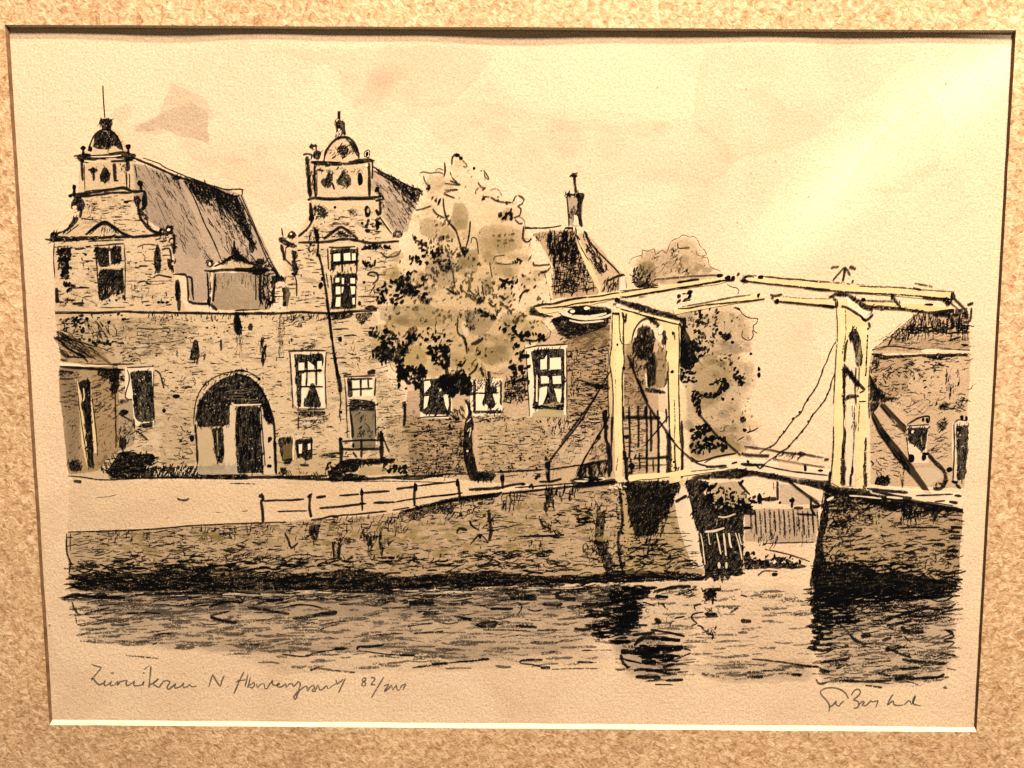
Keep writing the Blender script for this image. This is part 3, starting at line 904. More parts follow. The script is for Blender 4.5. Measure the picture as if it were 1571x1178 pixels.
dm.p([(0, 200), (20, 270), (100, 300), (160, 330), (60, 300), (0, 290)], INK, .9)
dm.hatch([(170, 390), (300, 380), (300, 640), (180, 640)], 40, 80, 20, (5, 14), (1.4, 3.2), (.6, 1))
dm.hatch([(110, 300), (260, 280), (300, 400), (150, 420)], 26, 30, 40, (4, 10), (1.5, 3), (.7, 1))
dm.s([(225, 390), (215, 500), (240, 590), (280, 600), (290, 560), (250, 500)], 2.6, .9)
dm.s([(240, 540), (260, 520), (245, 580)], 2, .8)
dm.p([(280, 420), (310, 400), (390, 420), (385, 450), (310, 450), (300, 600), (280, 620), (240, 640), (235, 610), (285, 600)], INK, .93)
dm.s([(285, 340), (340, 420)], 5)
dm.p([(355, 490), (410, 500), (420, 540), (400, 640), (360, 640), (365, 560)], INK, .95)
dm.hatch([(305, 460), (360, 460), (350, 650), (305, 650)], 10, 5, 8, (6, 10), (1, 2), (.4, .7))

# second gable
rf2 = Part('roof', gh, 'short roof behind the middle gable')
R(360, 160)
rf2.w([(1040, 490), (1190, 560), (1400, 660), (1350, 790), (1300, 960), (1190, 960), (1110, 830), (1110, 700), (1030, 640)], MAUVE, .42)
rf2.w([(1120, 700), (1300, 800), (1290, 950), (1190, 950)], GREY, .12)
rf2.p([(1060, 485), (1200, 560), (1410, 655), (1390, 690), (1360, 750), (1300, 700), (1180, 580)], INK, .72)
rf2.hatch([(1060, 485), (1410, 655), (1370, 760), (1290, 850), (1250, 700)], 90, -50, 10, (6, 18), (1, 2.4), (.5, .95))
rf2.hatch([(1050, 560), (1250, 640), (1300, 900), (1180, 930), (1110, 760)], 70, -55, 7, (8, 20), (.8, 1.5), (.35, .7))
rf2.s([(1040, 465), (1100, 505), (1200, 555), (1300, 610), (1420, 655)], 3, .95)
rf2.s([(1050, 500), (1170, 570), (1300, 660), (1360, 700)], 3, .9)
g2 = Part('gable', gh, 'scrolled gable with a ringed dome left of the big tree')
PX()
g2.w([(432, 375), (440, 478), (578, 476), (600, 445), (612, 400), (612, 372), (590, 345), (582, 312), (572, 250), (545, 240), (540, 215), (525, 205), (505, 215), (497, 245), (475, 250), (476, 325), (455, 362)], STONE, .20, px=True)
brickwork(g2, [(445, 385), (500, 380), (500, 470), (445, 470)], 40, (.4, 1), W=(1, 2.2))
brickwork(g2, [(560, 380), (610, 380), (600, 440), (570, 470), (555, 470)], 44, (.4, .9))
brickwork(g2, [(485, 320), (580, 318), (590, 350), (600, 368), (470, 368)], 46, (.4, 1), W=(1, 2.3))
smudge(g2, [(480, 260), (565, 262), (600, 368), (600, 440), (450, 470), (445, 385)], 60, (3, 8), WHITE, (.25, .55), .55)
R(360, 160)
g2.s([(785, 50), (785, 110)], 4.5, .96, taper=0)
g2.p([(755, 135), (790, 115), (835, 130), (832, 180), (845, 235), (815, 215), (790, 260), (765, 230), (760, 190)], INK, .92)
g2.hatch([(770, 200), (800, 170), (800, 240), (775, 240)], 8, 70, 10, (3, 7), (1.2, 2), (.7, .9), WHITE)
g2.s([(672, 425), (680, 380), (705, 325), (760, 265), (830, 245), (880, 265), (915, 315), (935, 370), (935, 405)], 4, .95)
g2.p([(830, 245), (900, 290), (935, 370), (930, 400), (905, 370), (880, 310)], INK, .92)
g2.p([(770, 320), (820, 300), (870, 340), (830, 390), (780, 370)], INK, .9)
g2.hatch([(700, 330), (900, 300), (900, 400), (720, 400)], 26, 50, 30, (4, 9), (1, 2.2), (.5, .9))
g2.b(595, 318, 30, 20); g2.b(620, 380, 32, 36); g2.s([(515, 380), (540, 372), (580, 380), (575, 410)], 3); g2.b(600, 330, 8, a=.9, col=WHITE)
g2.b(997, 370, 20, 26, hollow=True); g2.b(997, 372, 12, 18)
g2.p([(560, 425), (620, 425), (720, 430), (850, 435), (920, 412), (1040, 405), (1050, 430), (980, 440), (850, 455), (700, 460), (600, 455)], INK, .96)
g2.s([(545, 390), (555, 540), (570, 690)], 7, .94); g2.s([(600, 470), (605, 600), (610, 700)], 4, .93); g2.hatch([(540, 420), (610, 440), (610, 690), (565, 690)], 30, 85, 10, (6, 14), (1.2, 3))
g2.s([(1010, 440), (1015, 560), (1015, 690)], 5, .95); g2.s([(1040, 420), (1035, 560)], 3, .9); g2.b(990, 460, 16, 14, .9, WHITE)
g2.s([(620, 490), (620, 690)], 2, .7)
g2.b(712, 570, 30, 56, .92); g2.s([(735, 590), (752, 640)], 4); g2.b(672, 590, 22, 34, .55)
g2.p([(770, 600), (775, 550), (820, 510), (860, 520), (880, 560), (870, 610), (830, 620)], INK, .85)
g2.b(946, 560, 20, 52, .93)
g2.hatch([(630, 480), (980, 470), (960, 520), (640, 520)], 40, 60, 40, (4, 9), (1, 2), (.3, .7))
g2.s([(620, 490), (670, 500)], 5, .9)
g2.s([(550, 720), (600, 705), (720, 712), (860, 705), (1000, 705), (1110, 690)], 5, .97); g2.s([(640, 715), (1060, 712)], 3, .9)
g2.s([(1110, 690), (1120, 710), (1060, 725)], 4)
g2.b(1072, 640, 18, 22); g2.s([(1078, 650), (1100, 690)], 5)
g2.s([(570, 740), (575, 800), (580, 870)], 6, .95); g2.s([(590, 860), (560, 920), (520, 960), (480, 995)], 3.5, .95); g2.b(578, 850, 20, 30)
g2.p([(590, 770), (640, 760), (690, 790), (695, 840), (660, 860), (610, 820)], INK, .78); g2.hatch([(590, 750), (700, 780), (690, 900), (600, 840)], 26, 50, 40, (4, 9), (1.2, 3))
g2.b(1000, 805, 25, 46, .9); g2.b(1005, 800, 9, 18, .8, STONE)
g2.s([(1095, 725), (1100, 800), (1085, 830), (1065, 790)], 5, .94); g2.s([(1090, 845), (1130, 900), (1185, 975)], 2.5, .92)
g2.b(890, 810, 35, 26, .55); g2.b(755, 775, 12); g2.b(960, 895, 12); g2.b(1075, 910, 16, 40, .8); g2.b(1000, 950, 22, 14, .8)
g2.leaves([(980, 860), (1100, 860), (1100, 920), (990, 960)], 18, (3, 7), (.5, .9))
g2.hatch([(540, 940), (640, 920), (640, 1020), (560, 1020)], 26, 60, 30, (4, 10), (1.2, 3))
g2.p([(600, 930), (630, 940), (640, 1030), (605, 1030)], INK, .93)
R(360, 340)
g2.b(360, 130, 30, 20); g2.s([(355, 45), (365, 110)], 2.5); g2.b(432, 98, 30, 26); g2.b(425, 92, 8, a=.9, col=WHITE)
g2.p([(322, 145), (400, 140), (480, 180), (470, 192), (400, 188), (350, 160)], INK, .93)
g2.s([(350, 170), (368, 240), (372, 290)], 5, .95); g2.s([(385, 200), (380, 290)], 2, .85)
g2.p([(420, 220), (470, 215), (478, 260), (455, 290), (480, 340), (475, 400), (445, 380), (430, 320), (440, 270)], INK, .94)
g2.s([(380, 280), (430, 330)], 3); g2.s([(440, 380), (465, 440), (468, 560)], 2.6, .9); g2.b(450, 395, 22, 12)
g2.s([(480, 155), (560, 155), (700, 150), (780, 135), (860, 130), (940, 145), (1050, 160), (1240, 145)], 4.5, .96)
g2.s([(670, 130), (730, 85), (800, 40), (860, 75), (930, 128)], 5, .95)
g2.p([(740, 100), (800, 60), (850, 100), (830, 110), (800, 90)], INK, .85)
g2.hatch([(720, 120), (800, 70), (880, 110)], 22, 30, 40, (4, 8), (1, 2), (.5, .8))
g2.p([(600, 45), (630, 60), (635, 130), (640, 250), (615, 270), (625, 160), (605, 100)], INK, .95)
g2.hatch([(530, 160), (620, 160), (620, 260), (560, 260)], 22, 60, 40, (4, 9), (1.2, 3))
g2.b(1230, 90, 34, 26, .8); g2.b(1225, 92, 10, a=.8, col=STONE); g2.s([(1100, 230), (1150, 270), (1230, 250), (1250, 210)], 3, .85)
g2.leaves([(960, 300), (1060, 290), (1050, 340), (960, 330)], 14, (4, 8)); g2.leaves([(960, 180), (1170, 170), (1170, 200), (960, 210)], 24, (4, 8), ang=5)
g2.s([(1000, 400), (1020, 380), (1070, 385), (1080, 430), (1040, 470)], 3, .92); g2.s([(1000, 400), (1060, 410)], 2); g2.s([(1020, 540), (1060, 470)], 2); g2.b(975, 455, 12); g2.b(940, 615, 12, 18); g2.p([(980, 640), (1030, 625), (1080, 650), (1060, 670), (1000, 665)], INK, .9)
g2.b(650, 480, 16, 24); g2.b(660, 430, 10, 16)
# gable windows
w2 = Part('window', gh)
R(360, 340)
w2.s([(710, 190), (800, 195), (910, 185)], 3, .93); w2.s([(700, 200), (708, 360)], 2.5, .9); w2.s([(925, 190), (920, 380)], 3, .9)
w2.p([(725, 215), (800, 205), (930, 205), (925, 310), (860, 310), (760, 330), (745, 370), (725, 365)], INK, .95)
w2.s([(805, 220), (810, 310), (812, 380)], 3.5, .95); w2.s([(730, 315), (920, 305)], 4, .95)
for q in ([(745, 245), (795, 240), (795, 295), (745, 298)], [(822, 240), (870, 235), (872, 290), (822, 292)], [(884, 240), (912, 240), (912, 290), (884, 292)]):
    w2.p(q, WHITE, 1.0, False, .5)
w2.s([(875, 340), (878, 370)], 3)
w2.p([(745, 410), (770, 395), (920, 385), (915, 650), (720, 660), (740, 560)], INK, .96)
for q in ([(760, 425), (788, 422), (788, 455), (760, 458)], [(808, 422), (824, 422), (824, 470), (808, 470)], [(872, 425), (906, 425), (906, 465), (872, 465)], [(762, 490), (795, 488), (798, 545), (762, 548)], [(806, 490), (822, 490), (815, 530), (806, 540)], [(872, 488), (908, 488), (905, 545), (882, 548)], [(765, 570), (798, 568), (795, 640), (760, 640)], [(885, 575), (905, 572), (905, 620), (890, 625)]):
    w2.p(q, WHITE, 1.0, False, .5)
w2.s([(725, 400), (740, 560), (735, 650)], 3, .9); w2.s([(690, 380), (705, 500)], 2, .8)

# leaning stove pipe on the facade
sp = Part('drain_pipe', gh, 'thin dark pipe slanting down the facade')
R(360, 340)
sp.s([(635, 240), (655, 330), (680, 470), (705, 640), (720, 800), (745, 960), (765, 1080), (785, 1178)], 4, .97, taper=0)
sp.p([(735, 955), (752, 960), (795, 1178), (765, 1178)], INK, .97)
sp.s([(690, 580), (715, 720), (735, 900)], 4, .95)
R(360, 520)
sp.s([(770, 250), (790, 330), (795, 400)], 7, .96); sp.s([(790, 380), (800, 480), (790, 560), (800, 620)], 2.4, .85); sp.b(800, 550, 12)

# small shed at the left
sh = Part('shed', None, 'low lean to shed at the left end')
R(60, 520)
sh.w([(150, 210), (600, 210), (600, 850), (520, 900), (440, 990), (220, 1020), (190, 700), (150, 400)], BROWN, .46)
sh.w([(150, 220), (300, 220), (300, 1000), (220, 1000), (160, 420)], GREY, .25)
sh.w([(600, 450), (710, 450), (710, 800), (600, 850)], GREY, .30)
sh.hatch([(150, 250), (290, 240), (310, 560), (190, 560)], 60, 5, 10, (5, 16), (1, 2.2), (.3, .7))
sh.hatch([(190, 560), (320, 560), (350, 900), (210, 900)], 40, 60, 30, (5, 14), (.8, 1.6), (.25, .6))
sh.hatch([(400, 260), (580, 260), (580, 600), (420, 600)], 80, 12, 22, (5, 14), (1, 2.4), (.35, .8))
sh.hatch([(430, 600), (580, 600), (590, 860), (440, 860)], 30, 60, 25, (5, 14), (.8, 1.6), (.3, .6))
sh.p([(430, 230), (600, 220), (610, 330), (580, 420), (540, 400), (540, 310), (470, 290)], INK, .88)
sh.hatch([(430, 230), (640, 220), (640, 400), (540, 400)], 50, 10, 25, (5, 12), (1.5, 3))
sh.s([(155, 205), (300, 215), (480, 230), (630, 232)], 5, .96); sh.s([(155, 240), (260, 250)], 4, .85); sh.s([(150, 300), (260, 300)], 3, .7)
sh.p([(155, 180), (340, 190), (530, 200), (520, 208), (330, 208), (155, 200)], WHITE, 1, False, .6)
sh.s([(160, 155), (215, 160)], 5, .93); sh.s([(350, 185), (520, 190), (710, 185)], 2.4, .9)
sh.s([(270, 100), (350, 130), (440, 122), (490, 150), (540, 185)], 4, .95)
sh.s([(565, 230), (575, 500), (580, 820)], 2.4, .85); sh.s([(600, 560), (700, 620)], 2.6, .85); sh.b(635, 555, 40, 22); sh.b(635, 470, 40, 20, .6); sh.b(630, 780, 32, 50, .9)
sh.hatch([(590, 640), (720, 600), (715, 780), (600, 800)], 34, 70, 30, (5, 14), (1, 2), (.4, .8))
sh.p([(215, 930), (300, 900), (320, 990), (240, 1000)], INK, .85)
shr = Part('roof', sh)
R(60, 320)
shr.w([(140, 920), (300, 980), (460, 1030), (545, 1178), (330, 1180), (160, 1130)], BROWN, .35)
shr.hatch([(135, 920), (260, 960), (460, 1100), (350, 1130), (200, 1100), (150, 1000)], 60, -32, 8, (8, 24), (1.2, 2.8), (.5, .95))
shr.s([(130, 925), (200, 970), (330, 1010), (420, 1040)], 2.4, .9); shr.s([(130, 960), (230, 1060), (340, 1110)], 4, .93); shr.s([(150, 1050), (220, 1110), (330, 1120)], 2.6, .9)
shr.flecks([(260, 960), (600, 1010), (560, 1060), (440, 1040)], 20, (1.2, 3))
shd = Part('door', sh)
R(60, 520)
shd.p([(272, 300), (292, 320), (345, 560), (368, 880), (360, 970), (320, 800), (305, 560)], CREAM, .8, True, .6)
shd.p([(388, 320), (402, 520), (440, 860), (415, 860), (392, 560)], CREAM, .8, True, .6)
shd.p([(290, 330), (330, 305), (385, 310), (388, 420), (390, 520), (400, 700), (412, 960), (385, 980), (368, 960), (350, 700), (330, 540), (312, 520), (330, 440), (300, 360)], INK, .95)
shd.s([(335, 370), (340, 440), (330, 470)], 2, .9, WHITE); shd.s([(280, 310), (310, 560), (360, 900)], 1.8, .85); shd.s([(395, 420), (430, 700), (440, 880)], 1.8, .85)
sht = Part('shutter', gh)
sht.p([(645, 215), (860, 205), (870, 640), (740, 660), (715, 640), (700, 450), (650, 450)], WHITE, .9, True, .6)
sht.p([(685, 245), (850, 238), (860, 400), (862, 620), (745, 625), (722, 590), (708, 420)], INK, .93)
sht.hatch([(740, 380), (850, 360), (850, 600), (750, 610)], 24, 88, 4, (10, 26), (.8, 1.8), (.25, .55), (0.17, 0.15, 0.10))
sht.p([(755, 640), (860, 628), (858, 662), (750, 670)], INK, .95)
sht.s([(660, 215), (760, 210), (858, 208)], 2.4, .9); sht.s([(662, 230), (680, 300), (650, 440), (700, 455)], 2.2, .85); sht.s([(866, 240), (860, 420), (872, 640)], 2, .85); sht.s([(715, 600), (720, 680)], 2.4); sht.s([(740, 690), (820, 760)], 3, .8); sht.s([(870, 235), (910, 260), (940, 370)], 3, .85)

# arched gate
ga = Part('gate_arch', gh, 'wide arched gateway half closed by dark boards')
PX()
ga.w([(300, 652), (301, 625), (312, 602), (335, 580), (362, 572), (390, 578), (406, 594), (418, 628), (424, 728), (304, 728)], WHITE, .45, px=True)
ga.w([(300, 652), (340, 650), (345, 720), (304, 722)], OCHRE, .2, px=True)
ga.p([(299, 640), (304, 618), (318, 598), (335, 583), (360, 574), (384, 578), (400, 592), (413, 618), (419, 648), (408, 646), (402, 622), (352, 620), (352, 652), (305, 656)], INK, .93, px=True)
ga.p([(402, 618), (416, 628), (419, 648), (412, 650), (405, 640)], INK, .95, px=True)
ga.hatch([(303, 620), (340, 590), (395, 590), (400, 618), (350, 622), (350, 650), (305, 652)], 80, 88, 8, (6, 14), (1, 2.2), (.8, 1), px=True)
ga.hatch([(335, 592), (395, 592), (395, 615), (340, 612)], 18, 2, 5, (8, 20), (1, 1.8), (.35, .6), (0.22, 0.19, 0.13), px=True)
ga.hatch([(308, 622), (348, 622), (348, 648), (308, 650)], 16, 88, 5, (6, 14), (.8, 1.4), (.3, .5), (0.17, 0.15, 0.10), px=True)
R(60, 520)
ga.s([(1165, 640), (1170, 540), (1190, 440), (1240, 350), (1300, 300), (1400, 255), (1500, 240), (1571, 245)], 2, .85)
ga.s([(1175, 640), (1185, 760), (1195, 940)], 3.5, .93)
ga.hatch([(1170, 440), (1240, 320), (1400, 240), (1571, 225), (1571, 250), (1400, 275), (1260, 350), (1200, 450)], 30, 45, 40, (4, 9), (1, 2), (.5, .9))
ga.s([(1450, 480), (1480, 500), (1571, 495)], 3, .9, WHITE)
R(360, 520)
ga.s([(0, 235), (60, 232), (130, 260), (180, 295), (195, 310)], 2, .85); ga.s([(0, 262), (100, 290), (190, 375), (245, 470), (285, 590), (300, 700), (315, 1020)], 4, .95)
ga.b(55, 238, 14, 10); ga.b(185, 300, 12)
ga.p([(215, 480), (250, 480), (290, 600), (288, 630), (245, 635), (225, 600)], INK, .95)
ga.p([(245, 735), (285, 735), (280, 760), (250, 790)], INK, .9)
ga.s([(300, 740), (310, 1010)], 4.5, .95); ga.s([(195, 500), (210, 700), (230, 960)], 2.2, .85); ga.b(260, 955, 18, 14); ga.b(265, 890, 8)
gd = Part('door', gh)
gd.p([(10, 515), (60, 505), (190, 508), (200, 700), (220, 1010), (20, 1010), (5, 700)], INK, .93)
gd.hatch([(20, 530), (185, 530), (200, 960), (30, 960)], 34, 88, 4, (12, 30), (.8, 1.8), (.25, .5), (0.17, 0.15, 0.10))
gd.hatch([(20, 530), (185, 530), (210, 980), (30, 980)], 34, 88, 4, (12, 30), (1.5, 3), (.9, 1))
gd.s([(0, 498), (200, 492)], 2.2, .9, WHITE)
R(60, 520)
gd2 = Part('wicket_door', gh)
gd2.p([(1295, 675), (1385, 665), (1395, 870), (1385, 940), (1360, 940), (1330, 900), (1315, 760)], INK, .93)
gd2.s([(1340, 690), (1350, 880)], 2, .6, STONE); gd2.hatch([(1310, 690), (1380, 690), (1385, 930), (1340, 900)], 14, 88, 4, (8, 18), (1, 2))

# ground floor windows of the gatehouse
wa = Part('window', gh)
R(360, 520)
wa.p([(415, 100), (690, 92), (690, 520), (470, 520), (430, 480)], WHITE, .75, True, .6)
wa.p([(450, 112), (560, 118), (665, 108), (672, 150), (655, 240), (615, 235), (520, 250), (505, 300), (500, 510), (470, 515), (462, 300)], INK, .95)
for q in ([(482, 180), (525, 178), (525, 232), (482, 236)], [(552, 165), (598, 200), (600, 228), (552, 232)], [(618, 170), (655, 165), (655, 225), (618, 228)], [(505, 262), (530, 260), (530, 350), (508, 352)], [(550, 300), (605, 300), (608, 350), (552, 352)], [(625, 270), (665, 265), (670, 345), (628, 348)], [(505, 380), (545, 378), (530, 450), (508, 490)], [(640, 380), (672, 378), (672, 470), (655, 450)]):
    wa.p(q, WHITE, 1.0, False, .5)
wa.s([(540, 120), (545, 240), (540, 360)], 3, .95); wa.s([(612, 120), (615, 240), (615, 350)], 3.5, .95); wa.s([(490, 245), (660, 238)], 3.5, .95); wa.s([(490, 360), (665, 360)], 3, .95)
wa.p([(575, 325), (600, 330), (625, 420), (655, 490), (650, 515), (515, 512), (520, 480), (550, 420)], INK, .98)
wa.s([(408, 95), (420, 88), (550, 85), (690, 88)], 3, .93); wa.s([(415, 100), (425, 250), (440, 520)], 2.4, .9); wa.s([(690, 95), (682, 250), (690, 520)], 2.4, .9)
wa.p([(455, 550), (500, 540), (690, 545), (690, 570), (480, 575)], INK, .85); wa.s([(470, 535), (680, 528)], 2, .8)
wa.hatch([(470, 570), (690, 575), (690, 620), (640, 680), (480, 680)], 50, 10, 12, (6, 18), (1, 2), (.35, .8)); wa.s([(478, 580), (480, 680)], 2)

fd = Part('door', gh, 'panelled door with a lattice light above and a stoop')
fd.p([(828, 290), (1060, 285), (1062, 440), (1070, 470), (1070, 800), (870, 800), (855, 480)], WHITE, .7, True, .6)
fd.s([(820, 285), (930, 280), (1060, 275)], 2.4, .9); fd.s([(830, 300), (840, 460), (850, 740)], 2, .85); fd.s([(1062, 290), (1055, 430)], 2.6, .9)
fd.p([(848, 300), (885, 300), (890, 440), (850, 440)], INK, .95); fd.p([(850, 295), (1040, 288), (1040, 306), (860, 312)], INK, .92)
fd.s([(950, 300), (950, 430)], 3.2, .95); fd.s([(1005, 300), (1010, 370)], 2.8, .95); fd.s([(880, 380), (1040, 372)], 3.2, .95)
for q in ([(892, 315), (938, 312), (938, 365), (892, 368)], [(960, 312), (995, 312), (995, 365), (960, 366)], [(1015, 310), (1040, 310), (1040, 362), (1018, 363)], [(892, 392), (938, 390), (938, 430), (892, 432)], [(962, 390), (1040, 385), (1035, 430), (962, 432)]):
    fd.p(q, WHITE, 1.0, False, .5)
fd.p([(860, 480), (890, 452), (980, 458), (1060, 470), (1062, 545), (930, 540), (870, 550)], INK, .96)
fd.w([(870, 540), (1060, 540), (1060, 830), (900, 830), (880, 700)], SLATE, .45)
fd.w([(870, 540), (1060, 540), (1060, 830), (900, 830)], OLIVE, .3)
fd.s([(870, 540), (885, 650), (890, 750)], 4, .92); fd.s([(1060, 540), (1065, 740)], 2.4, .9)
fd.hatch([(920, 560), (1050, 560), (1040, 760), (920, 740)], 40, 80, 25, (5, 12), (1, 2), (.4, .85))
fd.hatch([(1060, 660), (1130, 680), (1120, 760), (1080, 760)], 16, 70, 20, (5, 12), (1, 2), (.5, .9))
st = Part('railing', gh)
st.s([(795, 760), (805, 850), (800, 940)], 6, .96); st.b(798, 755, 16, 14); st.s([(955, 755), (955, 890)], 4, .95); st.s([(1100, 690), (1108, 800), (1108, 910)], 6, .96)
st.s([(810, 770), (950, 762), (1130, 762)], 3.6, .95); st.s([(800, 828), (950, 830), (1110, 825)], 4, .95); st.b(893, 800, 10, 20); st.s([(890, 850), (920, 890)], 4)
st.s([(1100, 690), (1130, 770), (1165, 850)], 3, .9)
stp = Part('stoop_step', gh)
stp.p([(780, 930), (860, 900), (960, 905), (1100, 895), (1215, 900), (1200, 935), (1110, 930), (1100, 945), (960, 940), (900, 1000), (870, 1010), (850, 990), (800, 1020), (860, 1010), (1000, 1030), (1000, 1060), (720, 1075), (700, 1010)], INK, .92)
stp.hatch([(700, 1010), (800, 920), (1200, 905), (1100, 940), (950, 950), (880, 1040), (740, 1060)], 90, 40, 40, (4, 10), (1.2, 3), (.7, 1))
stp.p([(930, 990), (960, 955), (1100, 960), (1150, 990), (1150, 1020), (920, 1022)], OCHRE, .3, True)
cw = Part('cellar_window', gh)
cw.p([(325, 755), (345, 740), (440, 738), (440, 830), (430, 920), (360, 920), (340, 840)], INK, .88); cw.w([(360, 800), (440, 780), (440, 900), (360, 910)], OLIVE, .5)
cw.p([(360, 925), (430, 922), (425, 938), (365, 940)], INK, .95)
cw.p([(455, 760), (580, 745), (582, 860), (560, 910), (530, 920), (510, 880), (470, 900), (460, 820)], INK, .95)
for q in ([(482, 795), (508, 790), (505, 860), (484, 862)], [(550, 790), (570, 785), (570, 830), (552, 835)]):
    cw.p(q, WHITE, 1.0, False, .5)
cw.s([(445, 740), (440, 910)], 2.4, .9, WHITE); cw.s([(580, 740), (582, 900)], 2, .9); cw.s([(490, 945), (560, 950)], 4, .9); cw.hatch([(650, 860), (780, 860), (780, 890), (640, 890)], 10, 3, 4, (8, 20), (1.5, 2.5), (.5, .85))
cw.leaves([(680, 930), (740, 930), (740, 980), (690, 980)], 8, (4, 7))

mark('gate')
level('sky')
# ---- brick house behind the tree
bh = Part('brick_house', None, 'brown brick house with a hipped tiled roof')
PX()
bh.w([(625, 600), (700, 590), (790, 560), (830, 520), (870, 490), (935, 490), (940, 560), (942, 735), (840, 745), (735, 738), (632, 728), (622, 660)], BROWN, .30, px=True)
bh.w([(870, 500), (935, 495), (938, 640), (870, 640)], BROWN, .20, px=True)
bh.w([(955, 530), (1000, 520), (1010, 600), (1012, 730), (955, 732)], BROWN, .32, px=True)
bh.w([(730, 640), (830, 640), (850, 720), (740, 730)], OCHRE, .14, px=True)
brickwork(bh, [(872, 500), (934, 495), (938, 640), (890, 690), (872, 660)], 300, (.4, .95), W=(1, 2.3))
brickwork(bh, [(735, 640), (815, 640), (870, 660), (900, 690), (850, 730), (735, 735)], 220, (.3, .85), W=(.9, 2))
brickwork(bh, [(630, 640), (708, 640), (712, 725), (632, 728)], 170, (.35, .9), W=(.9, 2.1))
brickwork(bh, [(955, 540), (985, 540), (992, 600), (992, 725), (957, 728)], 150, (.35, .9))
bh.hatch([(840, 680), (935, 640), (935, 735), (840, 735)], 80, 80, 12, (6, 18), (.7, 1.4), (.25, .6), px=True)
bh.hatch([(700, 690), (710, 730), (670, 735), (660, 700)], 40, 70, 20, (4, 10), (1, 2), (.4, .9), px=True)
bh.flecks([(872, 500), (934, 495), (938, 640), (850, 730), (735, 735), (735, 640), (872, 640)], 260, (.8, 2), (.4, .9), px=True)
bh.flecks([(630, 640), (708, 640), (712, 725), (632, 728)], 120, (.8, 2), (.4, .9), px=True)
smudge(bh, [(735, 640), (870, 640), (930, 690), (850, 730), (735, 735)], 60, (4, 10), WHITE, (.15, .35), .4)
# dark shade under the bridge end
bh.p([(845, 490), (865, 482), (935, 484), (933, 500), (900, 516), (872, 520), (858, 512)], INK, .85, px=True)
bh.hatch([(850, 486), (935, 484), (933, 540), (880, 540), (860, 520)], 130, 20, 35, (4, 11), (1, 2.4), (.5, .95), px=True)
bh.hatch([(872, 540), (890, 540), (888, 600), (876, 620)], 30, 85, 20, (4, 10), (1, 2), (.5, .9), px=True)
bh.w([(800, 545), (935, 500), (935, 530), (860, 540)], BROWN, .3, px=True)
R(600, 540)
bh.hatch([(860, 200), (1030, 150), (1040, 340), (1000, 390), (850, 390)], 110, 30, 50, (4, 11), (1.2, 3), (.5, .95))
bh.p([(860, 210), (960, 200), (1030, 160), (1020, 250), (1000, 350), (900, 370), (850, 340)], INK, .55)
bh.hatch([(1180, 490), (1340, 490), (1340, 540), (1250, 640), (1180, 580)], 40, 80, 14, (5, 12), (1, 2), (.4, .85))
bh.squig([(840, 480), (900, 480), (900, 560), (840, 560)], 9, (4, 9), (1, 1.6), (.5, .8)); bh.squig([(840, 830), (940, 830), (930, 890), (850, 890)], 12, (4, 8), (1, 2))
for pts, w in (([(1460, 235), (1505, 240)], 4), ([(760, 905), (900, 900), (1040, 890), (1150, 885)], 3), ([(1180, 885), (1400, 855), (1571, 830)], 3), ([(0, 950), (200, 955), (400, 920), (570, 920)], 3), ([(700, 680), (900, 700), (1040, 690)], 1.6), ([(80, 600), (200, 605)], 2), ([(90, 375), (105, 460), (95, 560)], 5)):
    bh.s(pts, w, .9)
bh.b(440, 555, 12, 16); bh.b(170, 450, 12, 18); bh.b(1445, 505, 8, 18)
bh.p([(95, 360), (115, 370), (115, 460), (95, 470)], INK, .9)
bh.w([(120, 240), (215, 230), (225, 460), (110, 480)], PINK, .35)
bh.s([(215, 230), (225, 440)], 2, .8, WHITE)
R(790, 250)
br = Part('roof', bh, 'hipped roof with dark hatched tiles')
br.w([(130, 530), (350, 500), (450, 510), (560, 760), (640, 950), (620, 1000), (280, 1020), (290, 780), (230, 660)], BROWN, .40)
br.w([(470, 530), (540, 520), (820, 845), (780, 960), (650, 980)], BROWN, .28)
br.p([(245, 535), (440, 515), (500, 690), (430, 720), (330, 740), (250, 640)], INK, .5)
br.hatch([(240, 530), (440, 515), (520, 750), (300, 760), (250, 650)], 80, 86, 6, (10, 26), (1.2, 3), (.8, 1))
br.hatch([(300, 640), (500, 640), (520, 740), (300, 780)], 26, 12, 10, (8, 18), (1.5, 3), (.7, 1))
br.hatch([(300, 760), (530, 740), (560, 900), (300, 1000)], 60, 85, 8, (6, 16), (1, 2.2), (.5, .9))
br.hatch([(310, 840), (540, 840), (600, 980), (300, 1000)], 40, 4, 10, (6, 18), (1, 2), (.4, .85))
br.hatch([(240, 540), (450, 520), (600, 950), (290, 1000), (300, 780)], 150, 84, 8, (8, 20), (1.2, 2.6), (.45, .95))
br.hatch([(290, 760), (530, 740), (600, 970), (290, 990)], 70, 4, 12, (5, 14), (1.2, 2.6), (.45, .95))
br.s([(330, 900), (390, 880), (360, 920), (400, 915), (310, 970)], 2.5, .9)
br.hatch([(130, 540), (240, 530), (240, 600), (160, 580)], 30, 85, 10, (4, 10), (.8, 1.6), (.3, .7))
br.hatch([(490, 540), (560, 560), (700, 790), (650, 840), (580, 760)], 60, -60, 14, (5, 13), (1.2, 3), (.6, 1))
br.hatch([(640, 880), (780, 860), (770, 960), (660, 980)], 34, 70, 8, (6, 16), (1.2, 2.4), (.5, .9))
br.p([(448, 520), (480, 560), (560, 740), (650, 940), (630, 960), (545, 800), (470, 620)], CREAM, .8, True, .6)
br.s([(450, 520), (500, 640), (560, 740)], 2, .8); br.s([(460, 540), (490, 580)], 3)
br.s([(70, 492), (130, 490), (230, 488), (300, 480), (350, 470)], 2.6, .9); br.s([(380, 490), (440, 492)], 4, .95)
